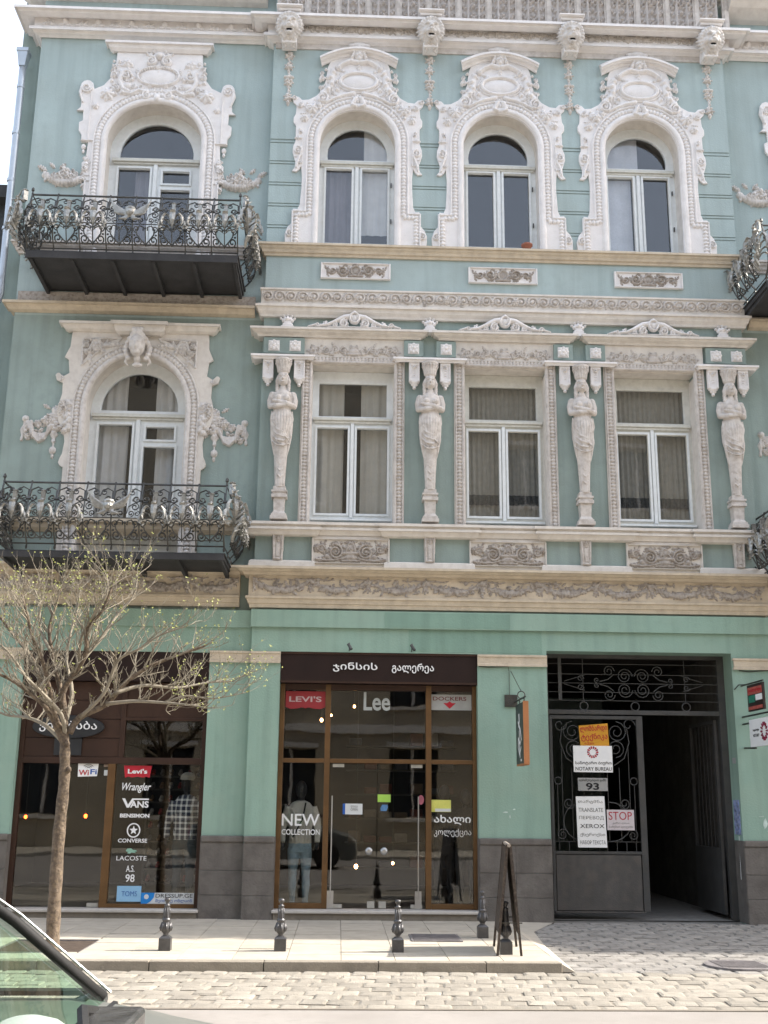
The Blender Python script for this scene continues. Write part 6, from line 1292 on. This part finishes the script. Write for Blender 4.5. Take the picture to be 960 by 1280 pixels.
# ================================================================ street tree, bare with first buds
BARK = mat('pale_brown_bark', (.13, .10, .075), .9, .4, 14, 1.0, 26, streak=.4, dirt=(.26, .20, .13), dirt_amt=.6)
TWIG = mat('pale_twig_bark', (.255, .225, .175), .85, .2, 10, .3, 60)
BUD = mat('yellow_green_bud', (.28, .30, .09), .6, .3, 20, 0)
T = empty('street_tree', (-2.96, -3.43, 0), label='slender bare street tree just budding, in a pavement pit by the left shop', category='tree')
T0 = Vector((-2.96, -3.43, 0)); rt_ = random.Random(11)
def W(px, py, dy=0.0): x, z = at(px, py, -3.43+dy); return Vector((x, -3.43+dy, z))-T0
def ZP(x, y, dy=0.0): return W(x/3.0, 680+(y if y > 420 else 420-(420-y)*.86)/3.0, dy)
def smooth_path(P_, n=5):
    out = []
    for i in range(len(P_)-1):
        p0 = P_[max(i-1, 0)]; p1 = P_[i]; p2 = P_[i+1]; p3 = P_[min(i+2, len(P_)-1)]
        for k in range(n):
            t = k/n; out.append(.5*((2*p1)+(p2-p0)*t+(2*p0-5*p1+4*p2-p3)*t*t+(3*p1-p0-3*p2+p3)*t**3))
    return out+[P_[-1]]
trunk = smooth_path([W(65, 1193), W(68, 1130), W(74, 1040), W(80, 980), W(81, 935), W(78, 905)], 6)
n = len(trunk); b = MB(); b.tube(trunk, [.074-.026*(i/n)+.004*math.sin(i*1.7)+(.012*max(0, 1-i/2)) for i in range(n)], 12)
for px, py in ((86, 962), (84, 930), (78, 1010)): p = W(px, py); b.ell(p+Vector((.01, -.04, 0)), (.03, .03, .035))
P(b, 'trunk', BARK, parent=T, smooth=True)
twigs = MB(); buds = MB()
def tuft(p, n=3, s=1):
    for _ in range(n):
        d = Vector((rt_.uniform(-1, 1), rt_.uniform(-1, 1), rt_.uniform(-.4, 1))).normalized()*.026*s; q = d.orthogonal().normalized()*.010*s; buds.add([p, p+d*.5+q, p+d, p+d*.5-q], [(0, 1, 2, 3)])
def twig(p, d, L, r_, lvl):
    pts = [p]; dd = d.normalized(); seg = 4 if lvl < 2 else 3
    for i in range(seg):
        dd = (dd+Vector((rt_.uniform(-.28, .28), rt_.uniform(-.28, .28), rt_.uniform(-.16, .24)))).normalized(); pts.append(pts[-1]+dd*L/seg)
    twigs.tube(pts, [r_*(1-.65*i/seg) for i in range(seg+1)], 4 if lvl == 0 else 3, cap=False)
    if lvl < 2:
        for k in range(3):
            i = rt_.randint(1, seg); side = Vector((rt_.uniform(-1, 1), rt_.uniform(-1, 1), rt_.uniform(-.1, .9))); twig(pts[i], (dd+side*.9), L*rt_.uniform(.42, .62), r_*.55, lvl+1)
    if lvl >= 1 and rt_.random() < (.38 if pts[-1].z > 3.4 or pts[-1].x > 1.1 else .06): tuft(pts[-1], rt_.randint(2, 3), .8)
limbs = [([(235, 740), (190, 640), (150, 590), (60, 520), (0, 490), (-60, 470)], .036, -.25), ([(230, 720), (190, 620), (150, 510), (115, 420), (60, 340), (0, 250), (-40, 180)], .036, .35), ([(240, 720), (205, 640), (185, 540), (160, 440), (120, 330), (100, 230), (80, 150)], .034, -.5),
         ([(240, 700), (240, 600), (215, 500), (195, 400), (185, 300), (210, 200), (230, 120)], .036, .1), ([(245, 690), (235, 560), (290, 470), (325, 400), (325, 300), (380, 230), (420, 120)], .040, -.3), ([(290, 470), (330, 410), (390, 330), (440, 240), (500, 160), (515, 70)], .026, .4),
         ([(260, 710), (300, 650), (400, 600), (470, 520), (560, 460), (660, 420), (770, 375)], .042, .15), ([(400, 600), (500, 590), (610, 595), (720, 605), (770, 615)], .024, -.35), ([(430, 560), (540, 530), (660, 540), (780, 520), (870, 515)], .024, .5), ([(300, 650), (390, 560), (440, 440), (520, 390), (600, 330), (700, 290)], .022, -.55),
         ([(620, 595), (700, 570), (800, 580), (930, 555)], .014, -.2), ([(235, 740), (170, 680), (100, 650), (20, 640), (-60, 600)], .028, .5), ([(240, 690), (270, 560), (250, 440), (265, 320), (290, 220), (300, 130)], .026, .6), ([(245, 720), (230, 640), (160, 560), (100, 500), (30, 400), (-50, 330)], .026, -.7),
         ([(300, 470), (300, 360), (340, 260), (400, 150), (400, 60)], .02, -.5), ([(190, 400), (150, 300), (150, 200), (130, 130)], .02, .3)]
for pts, r_, dy in limbs:
    n0 = len(pts); path = smooth_path([ZP(x, y, dy*min(1, i/(n0-1)*1.2)) for i, (x, y) in enumerate(pts)], 4); n = len(path)
    P(MB().tube(path, [r_*(1-.72*i/(n-1)) for i in range(n)], 7), 'branch', BARK if r_ > .03 else TWIG, parent=T, smooth=True)
    for i in range(4, n):
        for k in range(2 if rt_.random() < .35 else 1):
            d = (path[min(i+1, n-1)]-path[i-1]).normalized()
            if i > n*.25 or rt_.random() < .5: twig(path[i], d*.7+Vector((rt_.uniform(-.9, .9), rt_.uniform(-1.0, 1.0), rt_.uniform(-.15, .9))), rt_.uniform(.22, .46)*(1 if i > n*.3 else .6), r_*(1-.72*i/(n-1))*.42+.0015, 0)
    tuft(path[-1], 4)
P(twigs, 'twigs', TWIG, parent=T, kind='stuff'); P(buds, 'buds', BUD, parent=T, kind='stuff')
# ================================================================ parked car at the bottom left corner (facing right)
PAINT = mat('silver_grey_paint', (.13, .135, .125), .42, .08, 3, 0, metal=0, spec=.35, coat=0, dirt=(.25, .23, .2), dirt_amt=.35); RUBB = mat('black_rubber', (.02, .02, .02), .7, .1, 9, .1); CHROME = mat('scuffed_chrome', (.55, .56, .56), .22, .15, 14, .1, metal=1)
INT = mat('dark_car_interior', (.05, .055, .055), .8, .1, 5, .1); PALE = mat('pale_cabin_green', (.27, .32, .28), .8, .05, 5, .1)
Car = empty('parked_car', (-1.57, -12.9, -.085), label='silver-grey car with tinted windows cut off by the bottom left corner', category='car')
def yb(z): return .80 if z < .55 else .80-.05*(z-.55)/.4
def car_station(prof, m_, name, ys=(-.80, .80), bevel=.03, rnd_=.07):
    pass
body = [(-2.05, .30), (-2.10, .55), (-2.05, .93), (-1.9, .98), (-.9, .99), (.74, .98), (.84, .965), (.97, .948), (1.25, .90), (1.5, .845), (1.85, .75), (2.0, .60), (2.02, .35), (1.85, .22), (1.62, .22), (1.55, .45), (1.40, .56), (1.20, .58), (1.0, .50), (.90, .24), (-.95, .22), (-1.03, .45), (-1.2, .56), (-1.4, .57), (-1.6, .45), (-1.68, .24), (-1.95, .22)]
me = plate('body', [body], -.80, .80, PAINT, .05); o = ob('body', me, Car)
def xx(x): return x
roof = [(-1.62, 1.30), (-1.45, 1.42), (-1.0, 1.47), (-.3, 1.47), (.0, 1.44), (.12, 1.38), (-.1, 1.41), (-1.0, 1.43), (-1.5, 1.36)]
P(MB().add([(x, s_*(.60 if z > 1.4 else .63), z) for s_ in (-1, 1) for x, z in ((-1.55, 1.36), (-1.0, 1.46), (-.3, 1.47), (.20, 1.44), (.20, 1.41), (-1.55, 1.32))], [(0, 1, 7, 6), (1, 2, 8, 7), (2, 3, 9, 8), (3, 4, 10, 9), (4, 5, 11, 10), (5, 0, 6, 11), (0, 5, 4, 3, 2, 1), (6, 7, 8, 9, 10, 11)]), 'roof', PAINT, parent=Car, bevel=.02)
for s_ in (-1, 1):
    y0 = s_*.745; y1 = s_*.62
    P(MB().tube([(.84, y0, .98), (.55, s_*.705, 1.20), (.20, y1, 1.43)], [.019, .018, .018], 6), 'pillar', RUBB, parent=Car, smooth=True); P(MB().tube([(.858, y0, .998), (.565, s_*.71, 1.219), (.212, s_*.625, 1.447)], .004, 5), 'pillar_highlight', CHROME, parent=Car)  # thin chrome strip added to stand for the bright highlight along the pillar
    P(MB().tube([(-.42, y0, .99), (-.46, y1, 1.43)], .03, 6), 'pillar', RUBB, parent=Car); P(MB().tube([(-1.75, y0, .97), (-1.5, y1, 1.36)], .055, 6), 'pillar', PAINT, parent=Car)
    P(MB().tube([(.10, s_*.635, 1.40), (-.4, s_*.64, 1.435), (-1.0, s_*.64, 1.425), (-1.5, s_*.64, 1.33)], .014, 5).tube([(.82, s_*.765, .995), (-1.7, s_*.765, .985)], .012, 5), 'window_trim', RUBB, parent=Car)
    for q_ in (((.80, y0, 1.0), (.18, y1, 1.41), (-.42, y1, 1.43), (-.40, y0, 1.0)), ((-.45, y0, 1.0), (-.48, y1, 1.42), (-1.48, y1, 1.34), (-1.68, y0, 1.0))): P(MB().add(q_, [(0, 1, 2, 3)]), 'side_window', GLASSC, parent=Car)
P(MB().add([(.85, -.72, .975), (.85, .72, .975), (.22, .60, 1.43), (.22, -.60, 1.43)], [(0, 1, 2, 3)]), 'windscreen', GLASSC, parent=Car)
P(MB().tube([(.87, -.74, .965), (.875, .74, .965)], .012, 5).tube([(.84, -.3, .985), (.70, -.05, 1.07), (.55, .1, 1.17)], .008, 4), 'wiper', RUBB, parent=Car)
P(MB().add([(-1.85, -.70, 1.0), (-1.85, .70, 1.0), (-1.56, .60, 1.35), (-1.56, -.60, 1.35)], [(0, 1, 2, 3)]), 'rear_window', GLASSC, parent=Car)
P(MB().add([(.80, -.70, .985), (1.0, -.70, .955), (1.5, -.66, .855), (1.5, .66, .855), (1.0, .70, .955), (.80, .70, .985)], [(0, 1, 4, 5), (1, 2, 3, 4)]), 'bonnet', PAINT, parent=Car)
P(MB().box(-2.0, 1.0, -.74, .74, .24, .34).box(.35, .86, -.70, .70, .70, .96), 'interior', INT, parent=Car, bevel=.03)
for x in (-1.32, 1.28):
    for s_ in (-1, 1):
        wv = P(MB().lathe([(.20, -.09), (.29, -.085), (.31, -.05), (.31, .05), (.29, .085), (.20, .09)], k=28), 'wheel', RUBB, parent=Car, loc=(x, s_*.70, .31), rot=(PI/2, 0, 0), smooth=True)
        rim = MB().lathe([(.02, .03), (.05, .07), (.06, .02)], k=12)
        for k in range(5): a = k*2*PI/5; rim.tube([(.03*math.cos(a), .03*math.sin(a), .04), (.20*math.cos(a), .20*math.sin(a), .07)], .025, 5)
        rim.lathe([(.18, -.08), (.21, -.08), (.21, .085), (.19, .085)], k=24); P(rim, 'rim', CHROME, parent=wv)
for s_ in (-1, 1): P(MB().ell((1.94, s_*.6, .60), (.07, .16, .08), 12, 6), 'headlight', CHROME, parent=Car, smooth=True); P(MB().box(-2.11, -2.04, s_*.66-.1, s_*.66+.1, .7, .9), 'tail_light', RED, parent=Car, bevel=.02)
# wing mirrors, the far one scuffed and catching the light
for s_ in (1, -1):
    mx, mz = (1.165, 1.165) if s_ < 0 else (.66, .90); my = s_*(.90 if s_ < 0 else .84)
    mr = P(MB().frus(mx-.06, mx+.05, my-.09, my+.09, mz-.042, mz+.04, .012).tube([(.84, s_*.75, .99), (mx-.12, s_*.82, mz-.03), (mx-.03, s_*.86, mz)], [.03, .022, .02], 7), 'wing_mirror', mat('scuffed_mirror_shell', (.16, .16, .16), .2, .4, 20, .3, 30, metal=.7), parent=Car, bevel=.014)
    P(MB().tube([(mx-.04, my-s_*.08, mz+.03), (mx-.05, my, mz+.045), (mx-.03, my+s_*.08, mz+.03), (mx-.02, my+s_*.085, mz-.03), (mx-.03, my-s_*.02, mz-.045)], .011, 6).tube([(mx+.05, my-.05, mz+.02), (mx+.06, my+.03, mz+.01)], .010, 5).box(mx-.055, mx-.045, my-.06, my+.06, mz-.03, mz+.03), 'mirror_rim', RUBB, parent=mr)
P(MB().ell((.80, -.05, .985), (.13, .18, .075), 16, 9), 'pale_hump', PALE, parent=Car, smooth=True)  # pale rounded hump just inside the windscreen
Car.scale = (1, 1, 1.06)
sw = MB().tube([(.34+.06*math.cos(a*PI/10)*.5, -.30+.18*math.sin(a*PI/10), .97+.17*math.cos(a*PI/10)) for a in range(21)], .014, 6); P(sw, 'steering_wheel', INT, parent=Car, smooth=True)
def seat(x, y, m_):
    b = MB(); b.ell((x+.08, y, .62), (.27, .24, .10), 14, 7); b.ell((x-.16, y, .86), (.11, .24, .32), 14, 9, Matrix.Rotation(-.2, 3, 'Y')); b.ell((x-.24, y, 1.21), (.07, .13, .10), 12, 7); return P(b, 'seat', m_, parent=Car, smooth=True)
seat(-.05, -.36, INT); seat(-.05, .36, INT); seat(-.95, -.3, INT); seat(-.95, .3, INT)
P(MB().add([(.42, -.66, .93), (.72, -.66, .95), (.72, -.1, .95), (.42, -.1, .93), (.40, -.63, 1.06), (.62, -.63, 1.0), (.62, -.14, 1.0), (.40, -.14, 1.06)], [(0, 1, 5, 4), (1, 2, 6, 5), (2, 3, 7, 6), (3, 0, 4, 7), (4, 5, 6, 7)]), 'dashboard', PALE, parent=Car, bevel=.05)
# driver, mostly outside the picture: dark jacket, one hand raised to the wheel
SKIN = mat('skin', (.55, .33, .22), .6, .05, 8, .05); JACK = mat('dark_jacket', (.035, .045, .06), .9, .2, 6, .2)
D = empty('person', (-1.62, -13.26, .50), label='driver in a dark jacket with one hand raised inside the silver-grey car', category='person')
b = MB(); b.loft([(0, 0, .10, .12, .17), (0, 0, .30, .12, .18), (-.03, 0, .50, .12, .20), (-.04, 0, .60, .08, .15), (-.04, 0, .66, .05, .05)], 16)
for s_ in (-1, 1): b.ell((-.04, s_*.19, .56), (.06, .06, .06)); b.tube([(-.04, s_*.20, .56), (.06, s_*.23, .36), (.16, s_*.23, .34), (.32, s_*.18, .47)], [.058, .05, .042, .034], 9); b.tube([(.02, s_*.09, .12), (.38, s_*.10, .16), (.45, s_*.10, -.12)], [.085, .07, .05], 9); b.tube([(.45, s_*.10, -.12), (.54, s_*.10, -.15)], [.045, .035], 7)
ob('body', baked(b, 'body', JACK, .014, 2), D)
b = MB(); b.ell((-.01, 0, .80), (.095, .075, .115), 14, 9); b.loft([(-.03, 0, .62, .045, .05), (-.02, 0, .74, .045, .045)], 10); b.tube([(.085, 0, .82), (.105, 0, .785)], [.010, .017], 6); b.ell((.06, 0, .725), (.04, .045, .035))
for s_ in (-1, 1): b.ell((-.01, s_*.078, .79), (.02, .012, .03)); b.ell((.07, s_*.03, .82), (.015, .02, .012))
b.tube([(.083, -.025, .745), (.088, .025, .745)], .008, 5)
for s_ in (-1, 1):
    hx, hy, hz = .35, s_*.175, .50; b.ell((hx, hy, hz), (.042, .024, .04))
    for k in range(4): y_ = hy+s_*(-.02+.013*k); b.tube([(hx+.025, y_, hz+.025-.002*k), (hx+.06, y_, hz+.04), (hx+.075-.003*k, y_, hz+.015), (hx+.06, y_, hz-.005)], [.010, .009, .008, .007], 6)
    b.tube([(hx, hy-s_*.02, hz+.02), (hx+.02, hy-s_*.045, hz+.045), (hx+.045, hy-s_*.04, hz+.05)], [.011, .010, .008], 6)
ob('skin', baked(b, 'skin', SKIN, .006, 1), D)
P(MB().ell((-.035, 0, .84), (.095, .085, .10), 14, 8).ell((.03, 0, .90), (.05, .06, .03)), 'hair', mat('dark_hair', (.03, .02, .015), .7, .2, 20, .3), parent=D, smooth=True)
# ================================================================ across the street (seen only as reflections and as bounce light)
OPP = mat('pale_ochre_render', (.42, .36, .27), .9, .1, 1, .1)
e = empty('building', (0, -21.5, 0), label='plain pale ochre building across the street, seen reflected in the shop glass', category='building')
outs = [rect(-24, 24, -.15, 16.5)]; wn = []
for i in range(12):
    x = -23+i*4
    for z in (1.0, 4.6, 8.2, 11.6): h_ = [(x+.6, z), (x+2.2, z), (x+2.2, z+2.2), (x+.6, z+2.2)]; outs.append(h_); wn.append((x, z))
me = plate('wall', outs, -.25, .25, OPP); ob('wall', me, e)
wm = MB()
for x, z in wn:
    P(MB().box(x+.62, x+2.18, -.1, -.05, z+.02, z+2.18), 'window', mat('dark_glass_far', (.03, .035, .04), .15, .1, 3, 0), parent=e)
    wm.box(x+.5, x+2.3, .25, .33, z+2.25, z+2.4); wm.box(x+.5, x+2.3, .25, .38, z-.12, z-.02); wm.box(x+1.36, x+1.44, -.04, .0, z+.02, z+2.18)
P(wm, 'window_trim', CREAMT, parent=e); P(MB().box(-24.2, 24.2, -.3, .75, 16.5, 16.85).box(-24, 24, .25, .4, 3.7, 3.95).box(-24, 24, -8, -.26, 0, 16.4), 'cornice', CREAMT, parent=e)
MB().box(-60, 60, -21.2, -17.35, -.2, 0).build('opposite_pavement', PAVE, kind='structure')
# unseen blocks added beside the facade, heights set so their roofs shade the pavement
def neighbour(x0, x1, h_, y0, m_, label):
    e = empty('building', (x0, 0, 0), label=label, category='building'); w_ = x1-x0
    outs = [rect(0, w_, -.15, h_)]; n_ = int(w_/2.2); zs = [1.0+3.9*k for k in range(int(h_/3.9))]
    for i in range(n_):
        for z in zs: x = .5+i*(w_/n_); outs.append(rect(x, x+1.1, z, z+2.0))
    ob('wall', plate('wall', outs, y0, y0+.4, m_), e); P(MB().box(0, w_, y0+.41, 9, -.15, h_), 'rear_block', m_, parent=e); P(MB().box(0, w_, y0-.35, 9, h_, h_+.3), 'roof', CREAMT, parent=e)
    for i in range(n_):
        for z in zs: x = .5+i*(w_/n_); P(MB().box(x, x+1.1, y0+.2, y0+.25, z, z+2.0), 'window', mat('dark_glass_far', (.03, .035, .04)), parent=e)
    return e
neighbour(10.42, 20.4, 11.0, 0.1, OPP, 'two-storey ochre block added on the right to shade the pavement, outside the picture'); neighbour(20.42, 30, 18.5, .0, mat('grey_render', (.33, .32, .30), .9, .1, 1, .1), 'taller grey block added farther right to shade the pavement, outside the picture'); neighbour(30.02, 46, 23.5, .0, mat('rose_render', (.36, .28, .25), .9, .1, 1, .1), 'tallest rose-coloured block added at the far right to shade the pavement, outside the picture')
x, z = at(4, 330, 2.0)
e = empty('building', (-14.5, 3.0, 0), label='dark distant house edge just left of the drainpipe', category='building')
P(MB().box(0, 8.3, 0, 5, 0, 12.2), 'wall', mat('dark_grey_render', (.06, .065, .07), .9, .2, 1, .1), parent=e); P(MB().box(-.1, 8.4, -.3, 5, 12.2, 12.45), 'roof', SLAB, parent=e)
